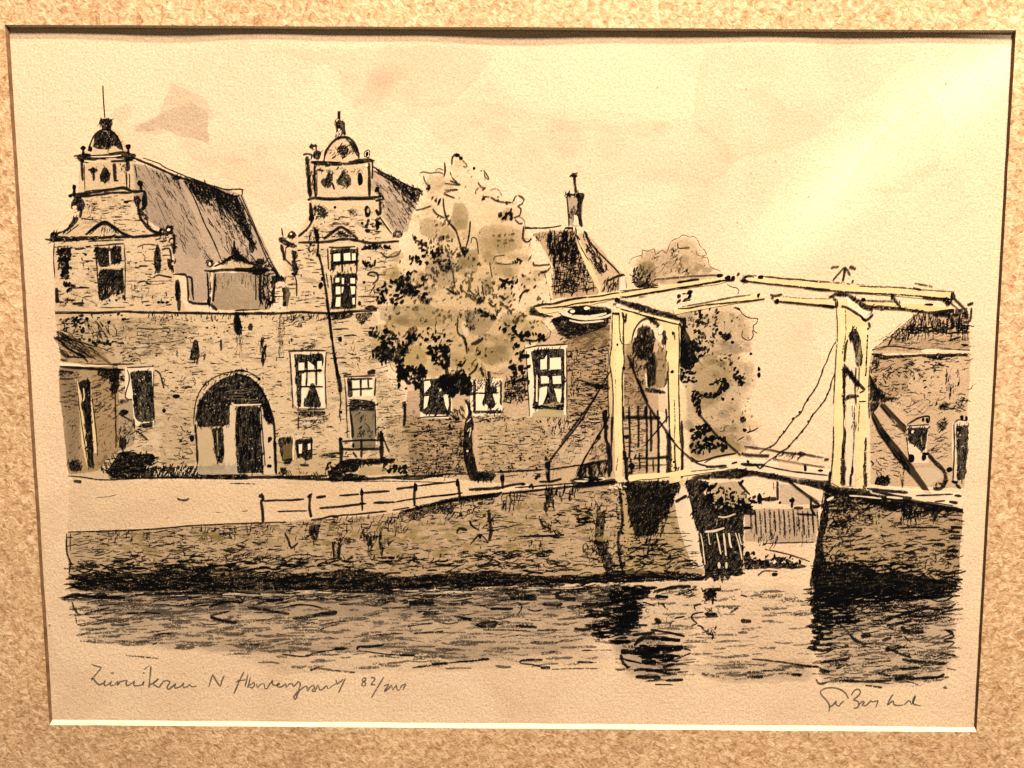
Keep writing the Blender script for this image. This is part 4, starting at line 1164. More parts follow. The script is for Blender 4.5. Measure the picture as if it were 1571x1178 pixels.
br.s([(70, 500), (65, 560), (90, 595), (130, 570)], 2.2, .9); br.s([(520, 520), (600, 640), (700, 740), (790, 835)], 3, .93)
br.s([(520, 510), (545, 540), (530, 560)], 3.5, .95)
br.s([(690, 890), (780, 850), (825, 840)], 4, .95); br.s([(825, 840), (840, 940)], 2.2, .9); br.s([(780, 860), (775, 960)], 2, .85)
br.p([(795, 860), (830, 850), (838, 950), (790, 970)], WHITE, .8, True, .5)
ch = Part('chimney', bh, 'tall chimney with a thin pot')
ch.w([(395, 250), (515, 250), (510, 480), (405, 470)], GREY, .4)
ch.s([(450, 90), (450, 150), (462, 225)], 5, .94, taper=0); ch.p([(410, 92), (430, 72), (465, 72), (482, 95), (465, 112), (430, 108)], INK, .94)
ch.p([(372, 228), (395, 225), (440, 232), (500, 222), (530, 225), (520, 265), (505, 300), (500, 380), (515, 490), (495, 480), (465, 390), (475, 270), (440, 245), (400, 255)], INK, .94)
ch.s([(392, 250), (400, 350), (408, 475)], 2.6, .9); ch.hatch([(400, 340), (465, 330), (470, 470), (410, 470)], 16, 75, 12, (5, 12), (1.2, 2.5), (.5, .9)); ch.p([(445, 390), (470, 400), (485, 470), (440, 470)], WHITE, .8, True, .5)
# windows of the brick house
def sash(part, outer, inner, panes, curtain):
    part.p(outer, WHITE, .95, True, .6)
    part.p(inner, INK, .96, False, .9)
    for q in panes:
        part.p(q, WHITE, 1.0, False, .5)
    for q in curtain:
        part.p(q, INK, .96, False, .8)
R(560, 400)
wb = Part('window', bh, 'tall white framed sash window with a drawn curtain')
sash(wb, [(1210, 655), (1370, 645), (1525, 635), (1520, 1160), (1240, 1175), (1225, 900)], [(1245, 680), (1290, 668), (1500, 660), (1505, 900), (1498, 1110), (1480, 1140), (1260, 1112), (1275, 1000), (1265, 800)],
     [[(1320, 745), (1350, 740), (1368, 705), (1370, 815), (1322, 820)], [(1392, 732), (1474, 728), (1476, 815), (1392, 820)], [(1325, 870), (1368, 868), (1385, 880), (1385, 922), (1325, 926)], [(1412, 870), (1474, 866), (1478, 925), (1416, 926)], [(1315, 960), (1340, 950), (1372, 945), (1368, 1000), (1340, 1080), (1308, 1090)], [(1425, 962), (1478, 965), (1478, 1020), (1470, 1070), (1452, 1060), (1440, 1010)], [(1290, 860), (1298, 865), (1300, 1060), (1288, 1060)]], [])
wb.p([(1260, 1150), (1340, 1115), (1500, 1125), (1500, 1178), (1250, 1178)], STONE, .7, True); wb.s([(1260, 1105), (1400, 1090), (1500, 1100)], 4, .95); wb.hatch([(1350, 1070), (1480, 1070), (1480, 1100), (1360, 1100)], 10, 5, 8, (6, 12), (1, 2), (.5, .8), STONE)
wb.s([(1205, 660), (1300, 640), (1400, 635), (1510, 628)], 2.4, .9); wb.s([(1215, 680), (1225, 900), (1240, 1170)], 2, .8); wb.s([(1520, 650), (1520, 1160)], 2.2, .85)
R(600, 540)
w3 = Part('window', bh, 'window half hidden by the tree left of the trunk')
sash(w3, [(215, 200), (455, 190), (460, 450), (430, 500), (220, 500)], [(215, 210), (450, 190), (450, 470), (250, 470), (215, 440)],
     [[(250, 220), (290, 215), (300, 250), (250, 310)], [(250, 335), (285, 330), (270, 410), (245, 430)], [(392, 320), (432, 316), (434, 400), (425, 440), (408, 400)], [(370, 235), (380, 290), (365, 300)]], [])
w3.s([(210, 500), (250, 490), (440, 482)], 2.4, .9)
w4 = Part('window', bh, 'window half hidden by the tree right of the trunk')
sash(w4, [(590, 190), (840, 200), (838, 470), (630, 490), (600, 460)], [(615, 200), (640, 220), (640, 440), (840, 438), (838, 462), (620, 465)],
     [[(640, 320), (700, 312), (695, 350), (680, 390), (725, 400), (735, 440), (640, 440)], [(740, 310), (760, 330), (765, 300), (815, 316), (815, 400), (785, 430), (745, 430), (770, 390)]], [[(705, 250), (720, 200), (740, 200), (750, 260), (800, 275), (805, 300), (760, 310), (790, 390), (775, 425), (735, 430), (725, 395), (682, 385), (705, 330)], [(820, 215), (838, 215), (835, 410), (818, 400)]])
w4.hatch([(640, 200), (820, 190), (815, 270), (650, 280)], 36, 70, 20, (4, 12), (1.2, 2.4), (.5, .9)); w4.s([(640, 308), (700, 310), (810, 305)], 3, .9)
w4.hatch([(630, 480), (820, 480), (820, 530), (650, 530)], 22, 20, 20, (5, 12), (1, 2.4), (.5, .9))

mark('brick')
level('gate', 'brick')
# ---- big tree
tree = Part('big_tree', None, 'large broadleaf tree with an ochre washed crown')
tk = Part('trunk', tree, 'dark gnarled trunk')
R(600, 540)
tk.p([(560, 395), (582, 400), (580, 480), (560, 500)], WHITE, .9, True, .5)
tk.p([(545, 350), (600, 380), (605, 480), (625, 520), (610, 620), (615, 750), (655, 910), (780, 940), (770, 965), (600, 970), (575, 910), (550, 800), (540, 660), (555, 560), (560, 500), (582, 480), (580, 400)], INK, .97, False, 1.6)
tk.s([(575, 600), (600, 570), (590, 640)], 2, .7, WHITE); tk.s([(570, 530), (600, 500)], 2, .7, WHITE); tk.b(575, 745, 8, a=.8, col=WHITE)
tk.hatch([(490, 620), (560, 560), (560, 900), (500, 880)], 40, 60, 30, (4, 11), (1, 2.4), (.5, .95))
tk.hatch([(440, 460), (550, 400), (550, 500), (500, 540)], 26, -55, 20, (5, 12), (1.2, 2.6), (.6, .95))
tk.p([(660, 900), (720, 895), (800, 920), (790, 940), (640, 950)], INK, .85)
cr = Part('crown', tree, 'ochre and olive foliage with dark leaf clumps')
PX()
crown = [(697, 240), (712, 244), (735, 255), (748, 272), (752, 292), (770, 300), (785, 312), (800, 306), (804, 318), (796, 332), (806, 352), (800, 365), (812, 378), (838, 402), (846, 420), (842, 455), (845, 480), (830, 492), (845, 508), (832, 522), (805, 530), (800, 550), (780, 565), (750, 570), (745, 582), (715, 578), (690, 575), (655, 580), (618, 570), (598, 556), (572, 540), (574, 515), (590, 490), (578, 470), (582, 450), (575, 440), (590, 405), (612, 385), (625, 360), (630, 325), (645, 300), (652, 268), (668, 262), (682, 262), (692, 250)]
cr.w(crown, OCHRE, .28, 9, px=True)
for i in range(len(crown)):
    p, q = crown[i - 1], crown[i]
    if rng.random() < .5:
        mx, my = (p[0] + q[0]) / 2, (p[1] + q[1]) / 2
        dx, dy = mx - 712, my - 420
        L = math.hypot(dx, dy)
        e = rng.uniform(3, 8)
        cr.s([p, (p[0] * .6 + mx * .4 + dx / L * e * .6, p[1] * .6 + my * .4 + dy / L * e * .6), (mx + dx / L * e, my + dy / L * e), (q[0] * .7 + mx * .3 + dx / L * e * .4, q[1] * .7 + my * .3 + dy / L * e * .4), q], rng.uniform(.9, 1.7), rng.uniform(.4, .75), px=True)
cr.soft(crown, OCHRE, .12, .8, 6, px=True)
cr.w([(q[0] * .55 + 712 * .45, q[1] * .5 + 430 * .5) for q in crown], OCHRE, .18, 5, px=True)
R(560, 220)
for q, c, a in (([(680, 440), (750, 440), (785, 540), (775, 640), (690, 660), (640, 600)], OLIVE, .36), ([(400, 580), (500, 560), (620, 610), (690, 700), (640, 720), (500, 720), (420, 680)], OLIVE, .26), ([(480, 240), (600, 230), (600, 330), (480, 380), (450, 300)], OLIVE, .18),
    ([(690, 880), (770, 800), (860, 780), (860, 930), (840, 980), (700, 990)], OLIVE, .34), ([(850, 640), (1000, 600), (1180, 650), (1190, 780), (1060, 830), (870, 830)], OLIVE, .20), ([(960, 720), (1130, 700), (1150, 790), (1000, 830)], OLIVE, .18), ([(940, 900), (1160, 900), (1160, 1020), (960, 980)], OLIVE, .18), ([(120, 940), (260, 930), (260, 1010), (140, 1030)], OCHRE, .3), ([(450, 830), (660, 820), (690, 1050), (560, 1080), (460, 1000)], GREY, .28), ([(880, 1010), (950, 1000), (960, 1130), (890, 1140)], OLIVE, .35), ([(1000, 540), (1090, 470), (1110, 570), (1030, 590)], OLIVE, .28), ([(870, 640), (1190, 620), (1260, 760), (1180, 1000), (940, 900)], OCHRE, .14)):
    cr.w(q, c, a * .95, 4)
    cr.soft(q, c, a * .3, .7, 6)
R(560, 400)
for q, c, a in (([(100, 330), (480, 330), (640, 380), (560, 480), (400, 500), (240, 480), (110, 430)], OLIVE, .26), ([(850, 540), (1050, 560), (1130, 640), (1110, 760), (900, 780), (820, 700)], OLIVE, .22), ([(740, 370), (900, 370), (1000, 430), (900, 560), (780, 540)], GREY, .28), ([(1020, 380), (1180, 390), (1200, 460), (1040, 480)], OLIVE, .24), ([(340, 620), (470, 650), (460, 800), (290, 780)], OCHRE, .34), ([(660, 720), (850, 700), (870, 830), (700, 830)], OCHRE, .3), ([(900, 620), (1100, 650), (1080, 740), (950, 800)], OLIVE, .18)):
    cr.w(q, c, a * .95, 4)
    cr.soft(q, c, a * .3, .7, 6)
cr.soft([(700, 420), (770, 440), (800, 560), (780, 600), (720, 560)], WHITE, .5, .7)
cr.soft([(550, 450), (690, 440), (700, 520), (560, 520)], PINK, .3, .6)
cr.soft([(990, 790), (1080, 760), (1150, 830), (1090, 890), (1010, 860)], PINK, .45, .6)
dabs(cr, crown, 60, (8, 24), [OCHRE, OCHRE, STONE], (.08, .2))
dabs(cr, crown, 34, (6, 16), [CREAM, WHITE], (.12, .3))
dabs(cr, [(600, 390), (840, 390), (840, 520), (740, 570), (600, 550), (580, 480)], 44, (7, 18), [OLIVE, OLIVE, GREY], (.14, .32))
cr.leaves(crown, 110, (2, 5.5), (.2, .5), (0.085, 0.07, 0.04), px=True)
cr.leaves([(590, 400), (700, 380), (830, 420), (840, 500), (720, 570), (590, 550), (580, 480)], 240, (2.5, 6), (.3, .7), (0.03, 0.028, 0.022), px=True)
for k in range(22):
    (lx, ly), = inside([(600, 360), (690, 330), (800, 360), (840, 420), (840, 510), (720, 575), (590, 555), (578, 490)], 1)
    e = rng.uniform(9, 20)
    cr.leaves([(lx - e, ly - e * .7), (lx + e, ly - e * .7), (lx + e, ly + e * .7), (lx - e, ly + e * .7)], int(e * .9), (3, 7), (.5, .9), rng.choice([(0.09, 0.075, 0.04), (0.05, 0.045, 0.03), (0.12, 0.10, 0.055)]), ang=rng.uniform(20, 120), spread=22, px=True)
R(560, 220)
# leaf outlines
for pts, w in (([(655, 160), (660, 100), (695, 78), (725, 115)], 3), ([(735, 125), (760, 150), (770, 175), (740, 170)], 2), ([(600, 140), (605, 200), (595, 250)], 2.6), ([(415, 220), (440, 210), (480, 220), (560, 215), (590, 230)], 1.8), ([(440, 240), (455, 290), (490, 330), (470, 360)], 2), ([(870, 205), (900, 205), (935, 270), (905, 250), (900, 220)], 2), ([(850, 290), (880, 330), (910, 330), (880, 350)], 2.4), ([(830, 380), (835, 350), (860, 330)], 2),
    ([(880, 420), (900, 400), (950, 405), (990, 430), (1050, 440), (1110, 440), (1130, 400), (1160, 392), (1200, 420), (1180, 455), (1150, 470), (1175, 490), (1165, 540), (1120, 560)], 2.8), ([(1060, 440), (1075, 460)], 4), ([(1130, 570), (1160, 600), (1190, 600)], 2.8), ([(1195, 620), (1190, 720), (1230, 740), (1250, 710)], 2.4), ([(1200, 630), (1300, 635)], 2.6),
    ([(640, 210), (660, 260), (700, 300), (640, 280), (720, 310), (600, 300)], 2.2), ([(600, 350), (700, 345), (600, 370), (680, 410), (590, 380)], 2.2), ([(590, 410), (595, 480), (620, 570), (680, 650), (700, 700), (730, 810), (750, 840)], 3), ([(795, 580), (785, 680), (760, 790), (750, 840)], 3), ([(510, 490), (540, 530), (600, 560)], 2.8), ([(380, 500), (440, 490), (500, 470)], 2.6), ([(360, 680), (370, 720), (420, 740), (470, 780)], 2.8), ([(800, 750), (805, 710), (840, 720), (855, 830)], 2), ([(970, 880), (980, 850), (1060, 840)], 1.6), ([(940, 890), (950, 970), (960, 1010)], 1.8), ([(980, 895), (1060, 910), (1130, 900)], 2), ([(1270, 890), (1275, 915), (1380, 910), (1400, 900)], 2.8), ([(1320, 970), (1370, 960), (1430, 910)], 5), ([(1350, 980), (1370, 1030), (1360, 1060)], 1.6), ([(1230, 880), (1255, 840)], 2.4), ([(660, 960), (670, 1030), (680, 1090)], 2.2), ([(610, 1090), (690, 1140)], 3.2), ([(1160, 1160), (1200, 1110), (1240, 1100)], 2.6), ([(1010, 1020), (1060, 1040), (1120, 1050)], 4)):
    cr.s(pts, w, .85)
cr.s([(1390, 900), (1410, 930), (1370, 1000), (1390, 1080), (1410, 1170)], 3.5, .8, CREAM)
cr.b(750, 805, 30, 34, .85); cr.b(822, 184, 10); cr.b(630, 930, 30, 22, .75); cr.b(695, 85, 18, 14); cr.b(720, 110, 16, 12)
for q, n, sz, A in (([(500, 760), (600, 700), (600, 800), (560, 880), (490, 860)], 26, (3, 8), (.55, .9)), ([(300, 840), (470, 840), (470, 910), (320, 900)], 26, (3, 7), (.8, 1)), ([(350, 700), (470, 740), (470, 830), (400, 800)], 18, (3, 7), (.7, 1)), ([(480, 900), (660, 860), (640, 960), (500, 960)], 22, (3, 8), (.35, .7)), ([(1010, 500), (1100, 480), (1110, 570), (1020, 580)], 14, (4, 9), (.5, .85)), ([(500, 400), (570, 420), (550, 460), (490, 450)], 8, (3, 7), (.5, .8)), ([(1130, 840), (1200, 850), (1180, 900), (1110, 900)], 9, (3, 6), (.7, .95)), ([(620, 780), (720, 800), (730, 860), (630, 870)], 10, (4, 8), (.35, .6)), ([(870, 390), (1010, 400), (1000, 430), (880, 430)], 8, (3, 5), (.5, .8)), ([(460, 300), (500, 330), (470, 370)], 5, (3, 5), (.6, .9))):
    cr.leaves(q, n, sz, A)
R(560, 400)
def clump(pts, sz=9):
    for x, y in pts:
        cr.leaves([(x - 42, y - 40), (x + 42, y - 40), (x + 42, y + 40), (x - 42, y + 40)], 5, (sz * .55, sz), (.8, 1))
clump([(230, 150), (300, 110), (300, 170), (340, 210), (150, 200), (120, 240), (280, 230), (370, 240), (440, 150), (440, 280), (250, 290), (360, 90)], 9)
cr.p([(200, 150), (260, 120), (320, 120), (350, 170), (390, 210), (370, 280), (300, 260), (260, 200)], INK, .75)
cr.p([(400, 250), (490, 280), (490, 330), (460, 330), (400, 290)], INK, .7)
clump([(70, 690), (140, 650), (180, 700), (240, 640), (300, 650), (260, 720), (250, 780), (150, 760), (330, 570), (370, 600)], 9)
cr.p([(60, 660), (130, 630), (200, 670), (320, 620), (330, 690), (270, 720), (270, 790), (230, 760), (110, 740)], INK, .82)
cr.p([(310, 520), (380, 480), (400, 520), (370, 620), (320, 590)], INK, .6)
clump([(450, 560), (510, 540), (560, 560), (500, 690), (560, 650), (610, 680), (550, 740), (600, 740)], 8)
cr.leaves([(480, 640), (640, 640), (630, 800), (490, 760)], 40, (4, 10), (.6, 1), ang=45)
cr.s([(580, 590), (560, 640), (600, 720), (630, 860)], 2.6); cr.s([(480, 660), (560, 740), (600, 800)], 3); cr.s([(640, 720), (610, 800), (620, 880)], 3)
clump([(1040, 500), (1110, 530), (1150, 570), (1200, 540), (1280, 570), (1320, 560), (1160, 640), (1220, 580)], 8)
cr.s([(1200, 590), (1290, 600), (1350, 550)], 4, .9); cr.s([(1110, 500), (1150, 560), (1220, 560)], 5, .85)
clump([(1060, 160), (1110, 180), (1070, 210)], 7); cr.s([(1010, 130), (1060, 160), (1120, 155)], 4, .9); cr.s([(1010, 260), (1055, 290)], 5, .85); cr.s([(1160, 310), (1190, 240), (1240, 220)], 2.4, .85); cr.s([(620, 210), (690, 255)], 3.4, .85)
for k in range(7):
    cr.s([(730 + k * 16, 210 + (k % 3) * 16), (780 + k * 14, 265), (835 + k * 6, 310 - k * 4)], 1.5, .75)
cr.p([(830, 320), (880, 265), (915, 270), (905, 300), (850, 330)], INK, .9)
cr.s([(850, 190), (860, 260)], 2, .85); cr.s([(880, 180), (895, 260)], 2.2, .85); cr.s([(930, 310), (965, 345), (990, 320)], 3.5, .9)
cr.p([(740, 370), (900, 370), (880, 390), (820, 400), (820, 480), (835, 520), (770, 510), (760, 430)], INK, .5)
cr.leaves([(820, 360), (1010, 400), (980, 440), (850, 400)], 24, (3, 8), (.45, .85), ang=20)
cr.s([(700, 420), (700, 540), (750, 580), (770, 700)], 3, .85); cr.s([(740, 570), (765, 640)], 5, .9); cr.s([(800, 630), (850, 610), (890, 580)], 6, .85); cr.s([(540, 450), (530, 530), (590, 550)], 1.6, .7)
cr.b(630, 600, 20, 10); cr.b(720, 785, 20, 14); cr.s([(690, 780), (730, 790), (760, 740)], 3); cr.s([(780, 860), (830, 820), (850, 770)], 3.5, .9); cr.s([(870, 800), (895, 870)], 5, .9); cr.s([(930, 830), (940, 900)], 6); cr.s([(670, 860), (740, 820), (745, 860)], 4)
for q, n, sz in (([(240, 800), (460, 790), (470, 900), (300, 900), (240, 860)], 70, (4, 9)), ([(540, 860), (800, 850), (800, 1000), (640, 1010), (560, 960)], 80, (5, 11)), ([(1080, 750), (1240, 790), (1230, 1000), (1130, 900)], 30, (4, 9)), ([(130, 500), (240, 540), (250, 640), (120, 640)], 30, (4, 8)), ([(20, 490), (110, 500), (100, 580), (30, 560)], 14, (4, 8)), ([(830, 660), (880, 680), (850, 720)], 6, (3, 6)), ([(1130, 690), (1230, 680), (1220, 760), (1150, 750)], 16, (4, 9)), ([(80, 260), (240, 280), (240, 350), (110, 330)], 20, (3, 8)), ([(240, 830), (420, 820), (430, 960), (260, 960)], 40, (4, 9))):
    cr.leaves(q, n, sz, (.6, 1))
cr.p([(560, 870), (660, 850), (740, 860), (800, 930), (780, 1010), (700, 960), (640, 1000), (590, 990)], INK, .85, False, 2)
cr.squig([(90, 420), (640, 380), (640, 600), (300, 620), (120, 560)], 26, (4, 9), (.8, 1.5), (.35, .7)); cr.squig([(850, 560), (1130, 560), (1100, 780), (870, 780)], 14, (4, 8), (.8, 1.4), (.3, .6)); cr.squig([(700, 780), (900, 760), (900, 860), (720, 860)], 12, (4, 9), (1, 2), (.5, .9))

mark('tree')
level('sky')
# ---- right hand house
rh = Part('low_house', None, 'small brick house with a tiled roof at the right end')
R(1240, 380)
rh.w([(470, 810), (1220, 805), (1215, 1000), (1205, 1178), (1195, 1400), (1180, 1810), (470, 1790), (460, 1200)], BROWN, .28)
rh.w([(480, 830), (800, 830), (740, 1100), (480, 1150)], BROWN, .24)
rh.hatch([(480, 840), (1210, 830), (1200, 930), (480, 940)], 60, 4, 12, (6, 16), (1.2, 2.6), (.4, .85))
rh.hatch([(480, 900), (800, 900), (760, 1120), (500, 1120)], 90, 20, 50, (4, 10), (1.2, 2.8), (.4, .85))
rh.leaves([(780, 900), (1200, 900), (1200, 1178), (800, 1178)], 46, (2, 6), (.3, .75))
rh.squig([(780, 900), (1200, 900), (1200, 1178), (800, 1178)], 8, (4, 9), (1, 2), (.3, .7))
rh.hatch([(1030, 930), (1140, 930), (1120, 1100), (1030, 1100)], 16, 88, 4, (10, 24), (1.2, 2.2), (.4, .8)); rh.hatch([(760, 950), (900, 950), (860, 1020), (800, 1000)], 14, 55, 20, (6, 14), (.8, 1.6), (.3, .6))
rh.p([(465, 800), (500, 790), (600, 812), (860, 800), (1100, 795), (1220, 798), (1200, 815), (1020, 825), (1000, 850), (850, 820), (640, 830), (560, 850)], INK, .94)
rh.hatch([(470, 830), (560, 840), (520, 1000), (470, 960)], 24, 75, 20, (5, 12), (1.5, 3)); rh.s([(465, 960), (500, 1050), (560, 1130)], 4, .9)
R(1230, 580)
rh.hatch([(500, 350), (800, 350), (780, 700), (520, 700)], 60, 5, 18, (5, 14), (1, 2.2), (.3, .75)); rh.hatch([(940, 420), (1130, 420), (1100, 640), (960, 560)], 46, 8, 16, (6, 16), (1, 2), (.35, .75)); rh.hatch([(600, 100), (1230, 100), (1220, 260), (820, 300)], 60, 12, 30, (6, 16), (1, 2.2), (.3, .7))
rh.hatch([(1040, 200), (1240, 150), (1240, 240), (1060, 240)], 36, 15, 25, (6, 16), (1.2, 2.8), (.45, .85)); rh.b(1060, 345, 36, 40, .6); rh.hatch([(1020, 300), (1100, 300), (1080, 410), (1030, 410)], 14, 60, 20)
rh.squig([(520, 650), (700, 640), (720, 790), (540, 780)], 20, (4, 9), (1, 2.4), (.5, .9)); rh.b(610, 775, 52, 40, .85); rh.leaves([(550, 740), (660, 740), (650, 810), (560, 810)], 16, (4, 8)); rh.hatch([(740, 640), (790, 640), (770, 800), (740, 800)], 12, 88, 5, (8, 18), (1.5, 3))
rr = Part('roof', rh, 'tiled roof under the beam end')
R(1240, 380)
rr.w([(480, 770), (640, 640), (800, 505), (900, 495), (1220, 495), (1215, 790), (480, 795)], BROWN, .30)
rr.w([(640, 680), (1210, 680), (1210, 770), (500, 780)], OLIVE, .16)
rr.hatch([(800, 510), (1220, 500), (1210, 620), (700, 640)], 90, 85, 10, (5, 13), (1.2, 2.8), (.5, .95)); rr.hatch([(720, 600), (1210, 560), (1210, 600), (700, 640)], 30, 3, 6, (8, 20), (1.5, 2.6), (.6, .95)); rr.hatch([(800, 510), (1215, 505), (1215, 690), (640, 690)], 70, 86, 5, (8, 18), (1.2, 2.2), (.5, .9)); rr.hatch([(640, 640), (800, 510), (900, 600), (760, 690), (600, 740)], 80, 60, 20, (5, 12), (1.2, 2.6), (.5, .95)); rr.hatch([(700, 620), (1200, 610), (1190, 640), (720, 650)], 26, 3, 8, (8, 18), (1.5, 3), (.6, .95)); rr.hatch([(600, 660), (1210, 650), (1210, 760), (500, 780)], 50, 3, 8, (8, 24), (1, 2), (.3, .7))
rr.s([(810, 500), (740, 560), (640, 650), (480, 770)], 1.6, .6); rr.s([(470, 710), (540, 690), (620, 640), (700, 570)], 1.4, .5); rr.b(1180, 730, 30, 10); rr.s([(1060, 700), (1150, 670)], 4, .85); rr.s([(480, 770), (620, 740), (860, 765), (1220, 770)], 2.4, .85); rr.s([(560, 700), (600, 680)], 3, .7)
rr.p([(850, 770), (900, 762), (1100, 770), (1220, 778), (1200, 792), (860, 790)], WHITE, .8, True, .5)
R(1230, 580)
rw = Part('window', rh)
rw.p([(795, 350), (960, 350), (940, 545), (960, 640), (820, 640), (800, 540)], WHITE, .7, True, .7)
rw.p([(800, 372), (955, 372), (945, 450), (928, 545), (895, 552), (850, 500), (805, 490)], INK, .96); rw.b(835, 405, 10, a=.9, col=WHITE); rw.s([(900, 440), (905, 500)], 2, .6, STONE)
rw.s([(795, 350), (880, 300), (960, 290), (955, 340)], 3, .9); rw.b(915, 310, 12, 18); rw.b(945, 320, 12, 22); rw.s([(790, 360), (960, 352)], 2, .8)
rw.b(825, 600, 22, 34); rw.b(920, 600, 18, 30); rw.b(935, 570, 30, 14); rw.s([(790, 440), (800, 540), (810, 600)], 2.4, .7)
rb = Part('bush', rh, 'rounded pale bush below the window')
rb.w([(860, 670), (930, 655), (1010, 680), (1060, 740), (1020, 810), (960, 830), (900, 800), (850, 740)], OCHRE, .14); rb.w([(860, 670), (1010, 680), (1060, 740), (960, 820), (850, 740)], WHITE, .4)
rb.s([(940, 560), (1010, 640), (1070, 700), (1085, 760), (1050, 830), (990, 830)], 7, .88); rb.hatch([(1000, 800), (1090, 740), (1090, 830), (1010, 840)], 18, 30, 30, (4, 9), (1.5, 3)); rb.b(830, 690, 24, 16); rb.s([(850, 740), (900, 800)], 4)
rdr = Part('door', rh, 'dark plank door at the right edge')
rdr.p([(1135, 330), (1250, 290), (1255, 360), (1230, 770), (1140, 790), (1130, 500)], WHITE, .7, True, .7)
rdr.p([(1160, 360), (1258, 352), (1248, 560), (1228, 770), (1165, 765), (1170, 600)], INK, .90); rdr.hatch([(1170, 400), (1245, 400), (1225, 760), (1175, 760)], 24, 86, 3, (12, 30), (1, 2.2), (.25, .5), (0.17, 0.15, 0.10)); rdr.s([(1145, 340), (1150, 500), (1140, 780)], 2.4, .9); rdr.b(1205, 300, 14, 22); rdr.b(1240, 305, 12, 22); rdr.s([(1150, 340), (1180, 315), (1240, 320)], 2.4, .9); rdr.p([(1120, 770), (1180, 770), (1180, 800), (1140, 800)], INK, .95); rdr.b(1115, 690, 22, 20); rdr.s([(1160, 800), (1200, 830)], 5)

mark('right')
level('sky')
# ---- square and quay
sq = Part('quay_square', None, 'bare paved quay in front of the buildings')
PX()
sq.w([(108, 736), (300, 738), (620, 732), (820, 738), (700, 765), (560, 795), (420, 800), (104, 814)], OCHRE, .10, px=True)
R(80, 720)
for pts, w, a in (([(945, 215), (960, 230), (1010, 230), (1030, 215)], 3.5, .93), ([(330, 210), (430, 205), (480, 190)], 1.4, .7), ([(1200, 320), (1290, 325)], 1.5, .5), ([(1430, 315), (1475, 310)], 1.6, .6), ([(1340, 105), (1530, 110)], 2, .6), ([(700, 235), (790, 225)], 1.2, .4)):
    sq.s(pts, w, a)
qf = Part('quay_fence', None, 'low post and rail fence along the quay')
R(380, 700)
for pts, w in (([(88, 310), (105, 290), (115, 320), (105, 340)], 6), ([(100, 330), (112, 400), (115, 495)], 5.5), ([(115, 335), (200, 332), (320, 330), (425, 322)], 3.6), ([(225, 415), (340, 412), (450, 410)], 2.6), ([(470, 285), (465, 380), (478, 460)], 5), ([(450, 310), (485, 280)], 5), ([(515, 310), (590, 300)], 5), ([(690, 295), (840, 285)], 3.2), ([(870, 275), (960, 268), (1070, 262)], 4), ([(540, 390), (680, 380), (840, 360), (895, 355)], 4), ([(858, 240), (862, 320), (862, 410)], 3.6), ([(945, 350), (1105, 345)], 4), ([(1105, 345), (1250, 320), (1440, 298), (1571, 285)], 2.8), ([(1118, 245), (1250, 230)], 4), ([(1280, 222), (1420, 205), (1571, 190)], 3), ([(1262, 195), (1255, 300), (1258, 375)], 4), ([(480, 475), (560, 468), (640, 450), (830, 435), (1050, 412)], 3), ([(1090, 405), (1220, 385)], 2.4), ([(640, 460), (680, 455)], 4)):
    qf.s(pts, w, .95)
qf.b(860, 275, 15, 24); qf.b(1264, 230, 16, 34); qf.b(860, 355, 22, 12)
R(660, 700)
for pts, w in (([(0, 300), (130, 290), (245, 275)], 3), ([(205, 170), (215, 240), (225, 330)], 4.5), ([(530, 100), (545, 180), (545, 245)], 4.5), ([(290, 250), (420, 245), (540, 235)], 5), ([(540, 235), (620, 215), (715, 208)], 4.5), ([(790, 175), (825, 130)], 7), ([(745, 240), (765, 210), (775, 245)], 4), ([(820, 190), (900, 190), (990, 170)], 4), ([(870, 0), (880, 100), (890, 190)], 5)):
    qf.s(pts, w, .94)
qf.b(207, 200, 15, 30); qf.b(545, 165, 16, 36); qf.b(700, 208, 20, 12); qf.b(880, 85, 22, 26)

qw = Part('quay_wall', None, 'long weathered brick quay wall')
PX()
quay = [(104, 816), (190, 812), (300, 806), (400, 802), (480, 797), (560, 792), (640, 782), (720, 764), (790, 752), (870, 746), (945, 742), (962, 750), (1040, 745), (1062, 800), (1080, 880), (900, 895), (600, 904), (300, 908), (106, 908)]
qw.w(quay, BROWN, .20, 2, px=True); qw.w(quay, OLIVE, .16, 2, px=True)
qw.w([(950, 750), (962, 752), (966, 800), (975, 880), (958, 880), (955, 800)], CREAM, .3, px=True)
brickwork(qw, [(106, 818), (400, 804), (640, 786), (800, 756), (950, 748), (960, 870), (800, 880), (400, 880), (110, 870)], 800, (.4, .95), L=(5, 18), W=(.9, 2.2))
qw.hatch([(106, 818), (400, 806), (400, 860), (108, 870)], 170, 4, 10, (8, 26), (1, 2.4), (.35, .8), px=True)
qw.hatch([(380, 804), (640, 786), (700, 768), (700, 800), (560, 830), (400, 830)], 150, 70, 30, (4, 12), (1, 2.4), (.35, .85), px=True)
qw.hatch([(160, 816), (230, 812), (230, 832), (165, 834)], 30, 86, 5, (6, 14), (1, 1.8), (.4, .85), px=True)
qw.hatch([(300, 810), (400, 804), (400, 825), (310, 828)], 46, 86, 12, (5, 13), (1, 2.2), (.4, .9), px=True)
qw.hatch([(590, 792), (620, 790), (620, 812), (595, 814)], 14, 88, 4, (7, 14), (1, 1.8), (.6, .95), px=True)
qw.hatch([(765, 758), (800, 754), (800, 780), (770, 780)], 22, 84, 8, (6, 16), (1.4, 2.6), (.6, .95), px=True)
qw.hatch([(835, 750), (890, 748), (890, 765), (840, 766)], 28, 86, 8, (6, 14), (1.4, 3), (.6, .95), px=True)
qw.hatch([(900, 755), (950, 755), (955, 860), (905, 850)], 90, 80, 30, (4, 12), (1, 2.6), (.4, .9), px=True)
